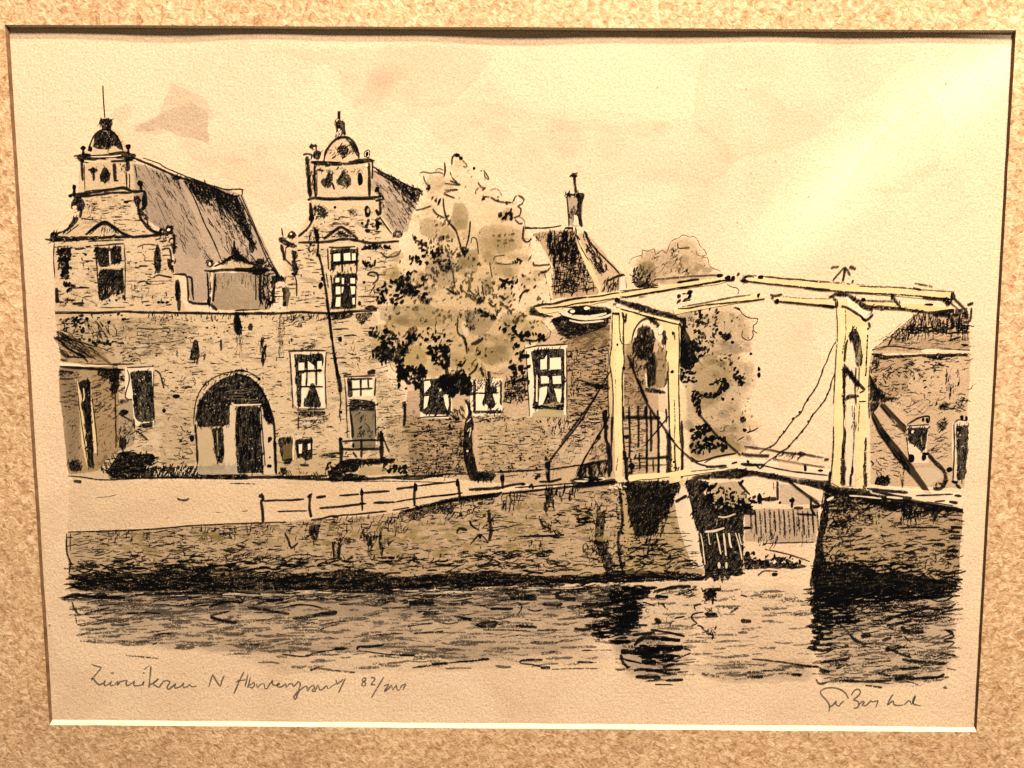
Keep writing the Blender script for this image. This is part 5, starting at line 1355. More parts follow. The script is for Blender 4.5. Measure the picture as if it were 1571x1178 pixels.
qw.p([(915, 790), (930, 780), (925, 830), (945, 870), (930, 880), (912, 830)], INK, .8, px=True)
qw.hatch([(545, 800), (620, 790), (600, 840), (560, 840)], 40, 75, 30, (4, 12), (1.4, 3), (.5, .95), px=True)
smudge(qw, [(150, 822), (640, 800), (900, 760), (940, 840), (600, 850), (150, 850)], 120, (4, 12), OCHRE, (.15, .4), .45)
# top edge, posts' feet
for pts, w, a in (([(104, 816), (150, 815), (230, 812), (300, 806), (400, 802), (440, 801)], 2.6, .9), ([(620, 784), (640, 780), (700, 766), (770, 756)], 5, .92), ([(770, 758), (860, 748), (945, 738)], 4, .95), ([(102, 818), (103, 850), (108, 862), (106, 880)], 3, .85), ([(108, 818), (108, 845)], 2, .8), ([(660, 775), (700, 766), (760, 760)], 8, .85), ([(790, 748), (900, 740), (945, 735)], 3, .9)):
    qw.s(pts, w, a, px=True)
qw.p([(610, 786), (640, 776), (700, 764), (770, 755), (765, 762), (700, 775), (690, 790), (660, 785), (640, 800)], INK, .7, px=True, rough=2)
qw.hatch([(670, 780), (760, 765), (755, 810), (690, 800)], 60, 40, 40, (4, 12), (1.2, 2.8), (.5, .9), px=True)
R(660, 700)
qw.s([(440, 400), (450, 500), (460, 560), (440, 640)], 6, .85); qw.s([(200, 580), (220, 545), (280, 555)], 5, .85); qw.s([(300, 480), (310, 520), (370, 560)], 4, .9); qw.s([(300, 665), (375, 590), (440, 650)], 2.4, .9); qw.b(375, 600, 16, 20); qw.p([(860, 240), (910, 230), (930, 330), (940, 430), (910, 340), (880, 430), (850, 400), (870, 330)], INK, .85); qw.hatch([(810, 440), (980, 440), (980, 600), (830, 540)], 30, 20, 40, (5, 12), (1.2, 2.8), (.5, .9)); qw.s([(830, 470), (850, 520), (910, 545)], 5, .9); qw.s([(700, 605), (860, 600), (1010, 592)], 3.6, .92); qw.s([(470, 560), (600, 530), (700, 500)], 2, .7); qw.hatch([(740, 640), (850, 640), (850, 690), (740, 690)], 16, 88, 4, (6, 12), (1.2, 2), (.5, .9)); qw.hatch([(1100, 400), (1210, 400), (1230, 560), (1100, 520)], 26, 5, 12, (8, 18), (2, 4), (.6, .95)); qw.hatch([(1130, 640), (1340, 620), (1340, 760), (1140, 740)], 40, 80, 25, (5, 14), (1.2, 2.6), (.5, .9)); qw.hatch([(200, 720), (900, 700), (900, 770), (210, 760)], 60, 4, 12, (8, 22), (1.5, 3.4), (.45, .9))
R(380, 700)
qw.p([(640, 640), (690, 640), (690, 770), (640, 780), (650, 720)], INK, .6); qw.s([(690, 650), (688, 770)], 4); qw.s([(640, 640), (650, 780)], 3); qw.s([(280, 580), (310, 640), (330, 690), (380, 650)], 4, .85); qw.p([(460, 520), (550, 510), (530, 600), (490, 640), (520, 655), (470, 610)], INK, .8); qw.p([(870, 580), (940, 610), (940, 680), (910, 680)], INK, .85); qw.p([(990, 560), (1010, 560), (1000, 650), (1030, 690), (1010, 770), (985, 660)], INK, .85); qw.p([(1050, 750), (1115, 755), (1110, 780), (1055, 775)], INK, .85); qw.p([(660, 610), (780, 610), (770, 680), (700, 640)], INK, .7)
# black foot of the wall
qw.p([(106, 884), (150, 876), (210, 880), (300, 868), (360, 866), (400, 878), (470, 880), (540, 872), (610, 884), (690, 880), (760, 876), (830, 884), (900, 882), (960, 874), (1075, 880), (1080, 890), (900, 894), (700, 900), (560, 904), (300, 906), (120, 906), (108, 898), (130, 892), (106, 888)], INK, .84, px=True, rough=3)
qw.hatch([(104, 872), (300, 858), (600, 862), (900, 872), (1075, 876), (1070, 892), (600, 904), (110, 906)], 230, 3, 6, (10, 34), (1.6, 4), (.75, 1), px=True)
qw.hatch([(108, 862), (400, 852), (700, 856), (960, 862), (960, 874), (600, 868), (110, 880)], 200, 3, 8, (8, 26), (1.4, 3.2), (.6, 1), px=True)
qw.hatch([(110, 866), (400, 862), (700, 868), (930, 878), (920, 884), (600, 884), (120, 892)], 50, 2, 6, (8, 24), (1, 2.2), (.3, .55), STONE, px=True)
qw.hatch([(104, 884), (600, 886), (1075, 880), (1070, 892), (600, 904), (110, 906)], 200, 2, 5, (12, 36), (1.6, 3.6), (.85, 1), px=True)
qw.flecks([(120, 864), (500, 864), (930, 876), (900, 884), (120, 886)], 46, (1, 2.4), (.3, .7), BROWN, px=True)
qw.hatch([(200, 848), (700, 850), (1000, 850), (1060, 870), (700, 868), (200, 862)], 120, 60, 40, (4, 10), (1, 2.6), (.5, .95), px=True)

mark('quay')
# pier of the near frame with its dark recess
pr = Part('bridge_pier', None, 'brick pier with a black recess under the bridge')
PX()
pr.w([(952, 745), (1048, 735), (1056, 800), (1076, 876), (960, 880)], OCHRE, .22, px=True)
pr.w([(1030, 745), (1052, 745), (1070, 810), (1082, 872), (1062, 872), (1040, 800)], WHITE, .75, px=True)
pr.p([(958, 742), (975, 738), (1040, 738), (1046, 748), (1036, 760), (1030, 770), (1024, 790), (1010, 806), (1002, 822), (990, 822), (975, 822), (964, 790)], INK, .93, px=True, rough=2)
pr.hatch([(958, 742), (1044, 738), (1030, 780), (1008, 840), (985, 860), (966, 800)], 170, 75, 18, (5, 16), (1.2, 3), (.75, 1), px=True)
pr.hatch([(965, 800), (1030, 780), (1060, 830), (1074, 872), (965, 872)], 110, 3, 8, (8, 26), (1, 2.4), (.4, .85), px=True)
pr.hatch([(962, 840), (1010, 830), (1060, 850), (1074, 878), (965, 880)], 90, 5, 20, (8, 20), (1.4, 3.4), (.6, 1), px=True)
pr.s([(1036, 770), (1054, 760)], 5, .95, px=True); pr.s([(1000, 818), (1046, 818)], 2, .85, px=True)
pr.s([(950, 745), (955, 800), (948, 830), (956, 880)], 5, .8, px=True); pr.flecks([(945, 745), (965, 745), (975, 870), (950, 870)], 50, (1, 2.6), (.6, .95), px=True)

# ---- behind the bridge opening: dark garden wall, palings
gp = Part('garden_fence', None, 'pale paling fence seen through the bridge opening')
R(1000, 720)
gp.w([(700, 300), (1260, 290), (1235, 550), (700, 540)], GREY, .30); gp.w([(960, 110), (1100, 130), (1200, 230), (1180, 270), (970, 260)], MAUVE, .28)
for k in range(15):
    x = 740 + k * 36
    gp.s([(x, 292 + (k % 3) * 10), (x + 8, 400), (x + 12, 470 + 60 * ((k * 7) % 5) / 5)], 3.2 - 0.1 * (k % 4), .8 if k % 2 else .62, taper=.5)
gp.hatch([(720, 350), (1240, 340), (1235, 540), (720, 530)], 60, 86, 4, (10, 26), (.9, 1.8), (.25, .6))
gp.s([(840, 560), (1000, 552), (1220, 548)], 2.4, .75); gp.s([(700, 300), (760, 295)], 3); gp.s([(1070, 290), (1140, 292)], 5, .93); gp.s([(1090, 335), (1240, 345)], 3.6, .9); gp.s([(1060, 210), (1055, 290)], 4); gp.b(1055, 235, 22, 16); gp.s([(1200, 210), (1200, 290), (1230, 340)], 4); gp.b(1230, 280, 34, 14); gp.s([(945, 90), (950, 230)], 4.5, .85); gp.s([(915, 95), (920, 150)], 2, .7)
gp.s([(840, 225), (950, 222)], 6, .95); gp.b(812, 220, 18, 44); gp.b(760, 240, 20, 12); gp.b(965, 250, 12); gp.b(720, 440, 34, 14); gp.leaves([(680, 170), (900, 180), (880, 250), (740, 260)], 16, (3, 7), (.6, .95))
gp.hatch([(800, 520), (960, 480), (950, 570), (830, 600)], 20, 60, 15, (5, 11), (1.2, 2.4), (.5, .9))
gp.s([(850, 600), (940, 620), (1050, 645), (1190, 695)], 2.6, .8)
gp.p([(690, 640), (740, 640), (760, 690), (860, 680), (960, 660), (1060, 690), (1170, 725), (1160, 742), (1000, 745), (700, 750)], INK, .85, rough=2); gp.leaves([(690, 610), (820, 640), (1060, 660), (1160, 720), (900, 730), (700, 740)], 46, (3, 8), (.8, 1)); gp.flecks([(860, 680), (1080, 680), (1080, 700), (860, 710)], 12, (1, 2.4), (.8, 1), WHITE)
dk = Part('dark_undergrowth', None, 'black bushes and piles under the bridge')
R(1000, 720)
dk.w([(430, 110), (640, 90), (720, 200), (740, 260), (500, 300)], OLIVE, .35)
dk.p([(250, 90), (300, 70), (440, 100), (380, 180), (440, 200), (520, 290), (600, 260), (740, 280), (790, 320), (770, 350), (690, 335), (690, 460), (520, 440), (400, 475), (350, 470), (320, 420), (290, 250)], INK, .95, rough=2)
dk.leaves([(380, 110), (640, 150), (700, 250), (780, 300), (560, 350), (420, 260)], 120, (3, 9), (.7, 1))
dk.flecks([(420, 160), (700, 200), (740, 290), (480, 290)], 22, (1, 2.6), (.4, .7), STONE); dk.hatch([(410, 130), (480, 110), (440, 180)], 8, 35, 10, (8, 14), (2, 4)); dk.s([(650, 90), (690, 140), (740, 190)], 4, .95); dk.s([(690, 80), (660, 120)], 5)
dk.p([(345, 470), (550, 440), (690, 460), (690, 740), (560, 760), (400, 770), (365, 600)], INK, .95, rough=1.5)
for x0, x1, y1, w in ((365, 400, 720, 1.8), (425, 445, 560, 1.3), (490, 520, 640, 2.2), (540, 560, 650, 2.8), (580, 600, 590, 3.2), (630, 680, 680, 2), (655, 690, 560, 1.4)):
    dk.s([(x0, 480), ((x0 + x1) / 2, 560), (x1, y1)], w, .92, WHITE)
for x in (505, 560):
    dk.s([(x, 700), (x + 2, 745)], 4, .85, WHITE)
dk.s([(400, 470), (480, 462), (545, 440)], 3.5, .9, WHITE); dk.s([(500, 355), (560, 360), (630, 335)], 2.5, .8, WHITE)
dk.p([(400, 760), (680, 740), (690, 790), (620, 810), (600, 790), (570, 850), (550, 790), (530, 860), (510, 790), (470, 860), (450, 800), (400, 850)], INK, .93, rough=2)

# ---- right abutment
ab = Part('bridge_abutment', None, 'dark brick abutment at the right of the opening')
PX()
abut = [(1268, 752), (1300, 754), (1380, 764), (1478, 778), (1474, 830), (1470, 900), (1400, 906), (1248, 902), (1248, 880), (1252, 840), (1262, 800)]
ab.w(abut, BROWN, .30, 2, px=True); ab.w(abut, OLIVE, .22, 2, px=True)
ab.p([(1266, 755), (1274, 760), (1270, 800), (1262, 830), (1266, 860), (1258, 880), (1250, 902), (1242, 898), (1250, 850), (1256, 810)], INK, .95, px=True, rough=2)
ab.hatch([(1270, 760), (1475, 780), (1470, 870), (1262, 870)], 420, 3, 9, (6, 22), (1.2, 3), (.4, .9), px=True)
ab.hatch([(1270, 758), (1360, 768), (1350, 800), (1275, 800)], 130, 30, 50, (4, 12), (1.4, 3.2), (.6, 1), px=True)
ab.hatch([(1265, 800), (1310, 800), (1300, 870), (1260, 890)], 100, 20, 50, (4, 12), (1.4, 3.2), (.5, .95), px=True)
ab.p([(1250, 872), (1300, 862), (1330, 868), (1350, 880), (1370, 876), (1400, 884), (1470, 892), (1468, 904), (1380, 906), (1250, 904)], INK, .93, px=True, rough=3)
ab.hatch([(1250, 864), (1330, 856), (1470, 876), (1470, 906), (1250, 908)], 200, 3, 8, (8, 26), (1.6, 3.6), (.75, 1), px=True)
ab.hatch([(1300, 850), (1470, 850), (1470, 890), (1340, 880)], 90, 30, 50, (4, 12), (1, 2.6), (.45, .9), px=True); ab.hatch([(1450, 866), (1472, 866), (1470, 895), (1450, 895)], 16, 85, 8, (5, 12), (1, 2), (.5, .9), px=True)
R(1200, 720)
ab.hatch([(880, 280), (1060, 280), (1040, 390), (880, 390)], 34, 88, 4, (7, 18), (1.4, 2.8), (.7, 1)); ab.hatch([(700, 260), (760, 260), (740, 600), (690, 500)], 20, 86, 6, (8, 18), (1.4, 3), (.5, .9), STONE)
ab.hatch([(690, 440), (770, 440), (780, 590), (700, 590)], 14, 10, 30, (4, 9), (1.5, 3)); ab.b(710, 500, 16, 16, .8, STONE); ab.hatch([(360, 380), (500, 390), (490, 460), (370, 450)], 26, 10, 30, (5, 12), (1.5, 3.4), (.7, 1)); ab.b(660, 316, 40, 20, .5, STONE, True)
for x, y in ((1330, 437), (1310, 470), (1315, 520), (1200, 565), (1300, 617), (1290, 655), (980, 630), (640, 600)):
    ab.s([(x - 60, y - 4), (x, y), (x + 28, y + 2)], 4.5, .93)
ab.s([(870, 440), (1000, 438), (1190, 436)], 3, .9); ab.s([(1270, 346), (1355, 346)], 2, .85); ab.s([(1290, 380), (1350, 382)], 1.6, .8); ab.p([(1060, 280), (1160, 290), (1230, 300), (1170, 340), (1150, 400), (1120, 340)], INK, .85)

mark('under')
level('sky')
# ---- water
wt = Part('canal_water', None, 'grey washed canal water with broken reflections')
PX()
wt.soft([(106, 908), (600, 905), (950, 896), (960, 960), (900, 1000), (700, 1020), (640, 1000), (420, 1005), (300, 1000), (120, 985)], GREY, 0.260, .90, 9, px=True)
wt.soft([(106, 908), (600, 905), (950, 896), (955, 940), (700, 950), (400, 945), (120, 940)], GREY, 0.186, .90, 9, px=True)
wt.soft([(300, 985), (900, 990), (960, 1010), (700, 1030), (420, 1035)], GREY, 0.099, .90, 9, px=True)
wt.soft([(950, 896), (1078, 885), (1080, 940), (1065, 965), (1060, 1040), (960, 1040), (930, 990)], GREY, 0.136, .90, 9, px=True)
wt.soft([(1080, 884), (1246, 900), (1250, 1045), (1100, 1050), (1070, 1000), (1075, 940)], GREY, 0.081, .90, 9, px=True)
wt.soft([(1250, 905), (1470, 905), (1462, 1030), (1440, 1045), (1370, 1056), (1256, 1050)], GREY, 0.260, .90, 9, px=True)
wt.soft([(1250, 905), (1465, 905), (1450, 960), (1380, 955), (1256, 990)], GREY, 0.149, .90, 9, px=True)
wt.soft([(1040, 1020), (1240, 1010), (1255, 1046), (1100, 1050)], GREY, 0.124, .90, 9, px=True)
def water(poly, n, L, W, A):
    smudge(wt, poly, n // 4, (8, 24), SLATE, (.05, .18), .12)
    wt.hatch(poly, n, 2, 5, L, W, A, px=True, bend=.05)
water([(106, 908), (950, 898), (950, 930), (110, 932)], 150, (16, 52), (1.6, 3.8), (.5, .9))
water([(112, 930), (950, 930), (940, 960), (130, 958)], 90, (14, 44), (1.3, 3.2), (.4, .8))
water([(120, 955), (940, 955), (900, 990), (200, 992)], 60, (12, 36), (1, 2.4), (.35, .65))
water([(110, 910), (470, 908), (460, 925), (110, 925)], 60, (20, 60), (1.2, 3), (.4, .8))
water([(550, 905), (950, 898), (950, 925), (560, 925)], 80, (20, 60), (1.6, 4), (.4, .75))
MID = (0.12, 0.108, 0.094)
for poly, n in (([(106, 908), (950, 898), (945, 985), (640, 1010), (130, 985)], 420), ([(300, 980), (940, 985), (900, 1022), (420, 1030)], 110), ([(110, 930), (500, 930), (480, 1000), (130, 990)], 120), ([(985, 900), (1245, 905), (1250, 1040), (1000, 1045)], 130), ([(1252, 905), (1468, 905), (1455, 1045), (1262, 1050)], 200)):
    wt.hatch(poly, int(n * .8), 2, 3, (14, 44), (2.2, 5), (.4, .7), MID, px=True, bend=.03)
for poly, n in (([(905, 895), (990, 895), (985, 960), (925, 975)], 60), ([(945, 985), (1050, 985), (1050, 1045), (960, 1045)], 40), ([(880, 930), (985, 925), (975, 985), (890, 985)], 30)):
    wt.hatch(poly, n, 2, 7, (10, 28), (1.8, 4.4), (.3, .8), px=True, bend=.06)
wt.soft([(912, 895), (990, 895), (980, 965), (1040, 1000), (1045, 1045), (965, 1045), (935, 985)], SLATE, .2, .8, 8, px=True)
wt.hatch([(180, 908), (560, 908), (900, 900), (900, 906), (560, 912), (180, 914)], 16, 1, 2, (20, 50), (1.4, 2.4), (.5, .75), WHITE, px=True, bend=.02)
R(80, 720)
for pts, w, a in (([(85, 970), (180, 945), (300, 960), (550, 965)], 6, .93), ([(150, 1000), (180, 1070), (210, 1095), (260, 1085), (430, 1040)], 3, .8), ([(620, 945), (900, 935), (1230, 915), (1571, 940)], 4, .85), ([(1180, 1040), (1300, 1000), (1440, 1000)], 4, .85), ([(1190, 1110), (1290, 1140), (1390, 1155)], 5, .93), ([(1190, 1100), (1330, 1070)], 3, .8), ([(560, 1085), (700, 1080), (815, 1085)], 3, .85), ([(750, 1020), (890, 1018)], 2.4, .8), ([(190, 1170), (300, 1150), (400, 1130)], 2, .6)):
    wt.s(pts, w, a)
wt.b(370, 955, 46, 24); wt.b(1400, 985, 50, 30, .6)
R(60, 920, 360 / 1571)
for pts, w, a in (([(520, 235), (620, 230)], 2, .6), ([(780, 240), (840, 225), (880, 228)], 3, .8), ([(520, 275), (640, 275)], 2, .5), ([(760, 300), (790, 285)], 3, .75), ([(580, 370), (660, 380), (800, 392)], 3, .55), ([(270, 245), (330, 215), (430, 190)], 2.4, .5), ([(1320, 230), (1375, 232)], 3, .5), ([(1240, 300), (1400, 298), (1571, 310)], 2, .5), ([(1230, 370), (1400, 355)], 4, .4), ([(700, 470), (740, 440)], 2, .5), ([(240, 95), (260, 170), (330, 165)], 2.4, .6), ([(860, 490), (980, 492)], 1.6, .35)):
    wt.s(pts, w, a)
R(380, 880, 360 / 1571)
for pts, w, a in (([(120, 180), (240, 175)], 6, .95), ([(640, 120), (800, 122), (1000, 118)], 4.5, .93), ([(870, 180), (990, 165)], 5, .75), ([(1080, 200), (1250, 198)], 7, .93), ([(1080, 200), (1085, 225), (900, 230)], 3, .7), ([(480, 270), (600, 258)], 7, .85), ([(300, 300), (420, 290), (500, 265)], 5, .7), ([(0, 225), (100, 240), (280, 270)], 5, .75), ([(30, 215), (120, 185)], 3, .7), ([(1160, 240), (1330, 230)], 3, .6), ([(1170, 270), (1280, 268)], 5, .75), ([(1070, 355), (1150, 340), (1240, 330)], 2.6, .7), ([(1080, 345), (1090, 370)], 4, .7), ([(860, 410), (1040, 400)], 3, .7), ([(1110, 400), (1290, 388), (1300, 378)], 3.4, .75), ([(1380, 285), (1500, 305)], 4.5, .8), ([(1530, 340), (1571, 360)], 5, .8), ([(480, 380), (520, 360), (600, 340)], 2.6, .65), ([(580, 505), (660, 500)], 5, .94), ([(735, 510), (740, 490), (820, 488), (910, 478)], 4.5, .95), ([(740, 515), (900, 535), (1010, 545), (1120, 545)], 2.4, .85), ([(1010, 545), (1120, 547)], 3.6, .9), ([(230, 540), (380, 555), (450, 530), (580, 510)], 3, .75), ([(280, 510), (290, 540)], 3, .6), ([(1230, 605), (1340, 600)], 5, .96), ([(1100, 630), (1230, 615)], 2, .7), ([(1340, 598), (1420, 590), (1571, 578)], 2.4, .85), ([(415, 640), (470, 635), (600, 650), (720, 660)], 3.4, .6), ([(420, 650), (480, 620)], 4, .6), ([(380, 345), (440, 320)], 2, .6), ([(1330, 200), (1470, 200)], 3.4, .75), ([(1330, 150), (1500, 150)], 3.4, .7), ([(640, 430), (760, 425)], 2, .4)):
    wt.s(pts, w, a, wob=.3)
R(700, 880, 360 / 1571)
for pts, w, a in (([(90, 85), (380, 80)], 2.4, .8), ([(360, 165), (470, 160), (540, 158)], 8, .75), ([(250, 110), (470, 115)], 5, .7), ([(680, 120), (680, 160), (800, 170)], 7, .8), ([(580, 205), (690, 212), (705, 195)], 5, .85), ([(740, 225), (830, 220)], 6, .7), ([(840, 205), (1050, 205)], 6, .9), ([(230, 235), (380, 235)], 5, .88), ([(405, 185), (440, 220), (410, 280)], 3, .65), ([(30, 300), (105, 305)], 4.5, .85), ([(130, 345), (200, 325), (275, 325), (240, 355), (150, 350)], 5, .75), ([(400, 350), (540, 358)], 5, .8), ([(180, 375), (360, 378), (500, 385)], 3, .6), ([(540, 380), (680, 375)], 3, .7), ([(790, 365), (850, 375), (940, 360)], 5, .88), ([(500, 455), (700, 455), (850, 435)], 3, .5), ([(430, 600), (440, 580), (580, 575)], 3.6, .88), ([(430, 600), (520, 610), (570, 625)], 2.6, .8), ([(565, 630), (630, 628)], 6, .9), ([(810, 590), (920, 592)], 3.4, .85), ([(640, 640), (780, 635), (960, 635)], 2.4, .6), ([(840, 515), (905, 512)], 3.4, .8), ([(570, 540), (680, 520)], 4, .5), ([(0, 590), (110, 585), (220, 570)], 3, .75), ([(150, 575), (220, 572)], 5, .75), ([(890, 270), (1040, 265)], 5, .8), ([(880, 275), (950, 290)], 5, .7)):
    wt.s(pts, w, a, wob=.3)
wr = Part('pier_reflection', wt, 'black broken reflection of the pier')
wr.hatch([(1050, 90), (1240, 80), (1300, 90), (1240, 180), (1215, 260), (1190, 290), (1180, 360), (1120, 370), (1060, 300), (1080, 220), (1040, 180)], 150, 3, 5, (9, 26), (2, 4.4), (.75, 1), bend=.05)
wr.hatch([(880, 250), (1200, 200), (1200, 400), (940, 420)], 70, 4, 10, (10, 26), (1.6, 4), (.65, .95))
wr.hatch([(890, 340), (1030, 325), (1040, 360), (940, 360)], 14, 3, 5, (9, 26), (2, 4.4), (.75, 1), bend=.05); wr.hatch([(1040, 350), (1100, 330), (1190, 290), (1180, 350), (1160, 400), (1050, 390)], 24, 3, 5, (9, 26), (2, 4.4), (.75, 1), bend=.05); wr.hatch([(940, 400), (1000, 370), (1030, 420), (960, 430)], 12, 3, 5, (9, 26), (2, 4.4), (.75, 1), bend=.05); wr.hatch([(1050, 440), (1140, 420), (1140, 465), (1050, 470)], 14, 3, 5, (9, 26), (2, 4.4), (.75, 1), bend=.05)
for pts, w in (([(1300, 375), (1400, 390), (1530, 420)], 4), ([(1180, 410), (1330, 395)], 5), ([(1190, 480), (1250, 430), (1330, 430), (1500, 445)], 7), ([(1300, 430), (1500, 448)], 6), ([(1340, 490), (1520, 495)], 7), ([(1380, 530), (1500, 495)], 6), ([(1100, 520), (1250, 530), (1330, 540)], 8), ([(1330, 560), (1460, 555)], 7), ([(1240, 590), (1340, 600)], 8), ([(1100, 540), (1120, 600), (1160, 630)], 5), ([(1380, 625), (1460, 605)], 7), ([(1190, 650), (1260, 640), (1440, 670)], 5), ([(1270, 650), (1500, 640)], 4), ([(1200, 690), (1370, 695)], 6), ([(1400, 715), (1520, 710)], 4.5), ([(1330, 740), (1450, 745)], 2.4), ([(1520, 495), (1571, 515)], 2.6), ([(1460, 575), (1571, 530)], 2.4), ([(1440, 540), (1450, 575)], 6), ([(1110, 570), (1240, 600)], 3), ([(1200, 345), (1280, 345)], 4.5), ([(1330, 155), (1420, 155)], 5), ([(1340, 125), (1440, 90), (1571, 85)], 5), ([(1380, 195), (1400, 230)], 3), ([(1260, 130), (1300, 120)], 7), ([(1250, 190), (1330, 215)], 2.6), ([(1330, 300), (1370, 330)], 7), ([(1460, 300), (1530, 285)], 3)):
    wr.s(pts, w, .93, wob=.6)
wr.hatch([(1210, 490), (1250, 470), (1350, 500), (1340, 560), (1290, 570), (1230, 550)], 26, 3, 5, (9, 26), (2, 4.4), (.75, 1), bend=.05)
wr.hatch([(1200, 480), (1480, 480), (1450, 600), (1240, 600)], 46, 3, 8, (8, 22), (2, 4), (.8, 1)); wr.hatch([(1320, 300), (1470, 280), (1480, 350), (1340, 350)], 16, 40, 40, (4, 10), (1, 2.4), (.5, .85)); wr.squig([(1250, 180), (1400, 180), (1400, 260), (1260, 260)], 9, (4, 8), (.9, 1.6), (.5, .8))
R(1000, 720)
wr.hatch([(380, 900), (480, 900), (480, 1000), (400, 960)], 30, 40, 40, (5, 12), (1.4, 3.4), (.8, 1)); wr.p([(390, 950), (430, 890), (530, 890), (530, 915), (470, 920), (440, 980), (400, 990)], INK, .88); wr.hatch([(200, 880), (330, 880), (310, 960), (210, 950)], 30, 8, 14, (8, 18), (1.2, 3), (.4, .8)); wr.s([(10, 930), (60, 905), (190, 895)], 4, .85); wr.s([(30, 950), (120, 965)], 5, .9); wr.p([(395, 1075), (495, 1080), (490, 1115), (410, 1120)], INK, .93); wr.s([(370, 1010), (320, 1030), (330, 1060)], 2.6, .85); wr.s([(390, 1075), (310, 1090), (300, 1125), (340, 1160), (300, 1175)], 3, .9); wr.squig([(380, 1000), (700, 950), (660, 1060), (400, 1060)], 20, (4, 9), (1.2, 2.6), (.5, .9)); wr.s([(590, 1080), (650, 1040)], 4, .8); wr.s([(670, 1140), (750, 1145)], 6, .88); wr.s([(670, 945), (720, 960)], 4, .8); wr.s([(800, 800), (850, 765), (950, 770)], 3, .7); wr.b(930, 790, 24, 16, .85); wr.hatch([(720, 900), (1180, 900), (1180, 1100), (720, 1100)], 34, 2, 3, (18, 50), (.8, 1.6), (.15, .4))
R(900, 880, 360 / 1571)
wr.hatch([(760, 350), (870, 360), (850, 430), (780, 410)], 12, 20, 40, (5, 12), (1.2, 3), (.6, .9)); wr.s([(800, 400), (845, 410), (840, 440)], 4, .85); wr.s([(770, 670), (890, 688)], 6, .5); wr.s([(1100, 570), (1250, 585), (1400, 605), (1571, 630)], 3.4, .75); wr.s([(1070, 660), (1200, 650), (1330, 645)], 4, .55); wr.s([(1060, 685), (1180, 692)], 8, .6); wr.s([(1370, 675), (1440, 680)], 5, .75); wr.hatch([(850, 340), (1500, 380), (1500, 640), (800, 620)], 40, 2, 3, (18, 60), (.8, 1.6), (.12, .3))
R(1200, 900, 371 / 1571)
ar = Part('abutment_reflection', wt, 'rippled dark reflection of the abutment')
ar.hatch([(200, 0), (1130, 0), (1100, 60), (900, 90), (220, 110)], 170, 2, 6, (14, 44), (1.8, 4), (.7, 1)); ar.hatch([(210, 60), (480, 60), (480, 240), (230, 300)], 130, 3, 9, (10, 28), (1.6, 4), (.65, 1)); ar.hatch([(480, 100), (1080, 90), (1080, 220), (480, 260)], 130, 3, 7, (14, 44), (1.2, 3.4), (.4, .85)); ar.hatch([(230, 280), (520, 250), (900, 240), (1000, 400), (240, 460)], 90, 3, 9, (10, 30), (1.2, 3), (.35, .8)); ar.hatch([(240, 440), (1070, 430), (1050, 600), (900, 650), (240, 600)], 80, 2, 7, (14, 40), (1, 2.6), (.3, .7))
ar.p([(200, 0), (480, 0), (480, 60), (300, 90), (220, 60)], INK, .85, rough=2); ar.p([(350, 110), (470, 90), (475, 150), (380, 150)], INK, .8); ar.p([(450, 0), (1130, 0), (1110, 50), (900, 60), (460, 70)], INK, .55, rough=3)
for y in range(40, 430, 36):
    ar.b(220 + 22 * math.sin(y), y, 32, 18, .95); ar.s([(200, y), (260, y + 14), (330, y + 6)], 5, .9)
for pts, w, a in (([(300, 210), (470, 190)], 6, .93), ([(670, 210), (760, 185), (960, 130)], 4.5, .88), ([(680, 255), (840, 220)], 5, .9), ([(780, 255), (800, 290), (920, 292)], 7, .85), ([(440, 310), (480, 350), (550, 375)], 6, .8), ([(670, 405), (700, 405)], 9, .9), ([(690, 400), (780, 440), (840, 460)], 4.5, .88), ([(780, 470), (900, 490), (1070, 498)], 6, .82), ([(770, 535), (890, 525)], 5, .88), ([(730, 600), (800, 585), (860, 598)], 8, .95), ([(860, 595), (1000, 590), (1055, 565)], 4.5, .88), ([(370, 610), (560, 615), (710, 608)], 4.5, .82), ([(620, 560), (700, 580)], 4, .85), ([(540, 640), (650, 655)], 3.4, .75), ([(510, 515), (600, 490), (710, 480)], 3, .65), ([(250, 490), (300, 485), (440, 465)], 5, .82), ([(240, 540), (310, 555)], 7, .85), ([(220, 600), (240, 630), (300, 620)], 4, .7), ([(100, 510), (180, 520), (240, 518)], 3.4, .8), ([(80, 570), (130, 572)], 5, .8), ([(350, 530), (385, 520)], 5, .8), ([(1040, 330), (1110, 300), (1060, 280), (1115, 320), (1050, 350), (1120, 360), (1080, 390)], 3, .85), ([(1060, 230), (1100, 210)], 5, .6), ([(1030, 430), (1130, 450)], 3, .8), ([(950, 350), (1030, 310)], 2.4, .6), ([(790, 320), (840, 365)], 2.4, .7), ([(510, 320), (580, 315)], 6, .8), ([(650, 350), (710, 330)], 6, .8), ([(490, 445), (530, 430)], 4, .6), ([(1070, 530), (1130, 540)], 2.4, .6)):
    ar.s(pts, w, a, wob=.4)
ar.b(1060, 655, 16, 9, .5); ar.b(420, 380, 14, 8, .6)

mark('water')
level('far', 'brick', 'right', 'under', 'tree')
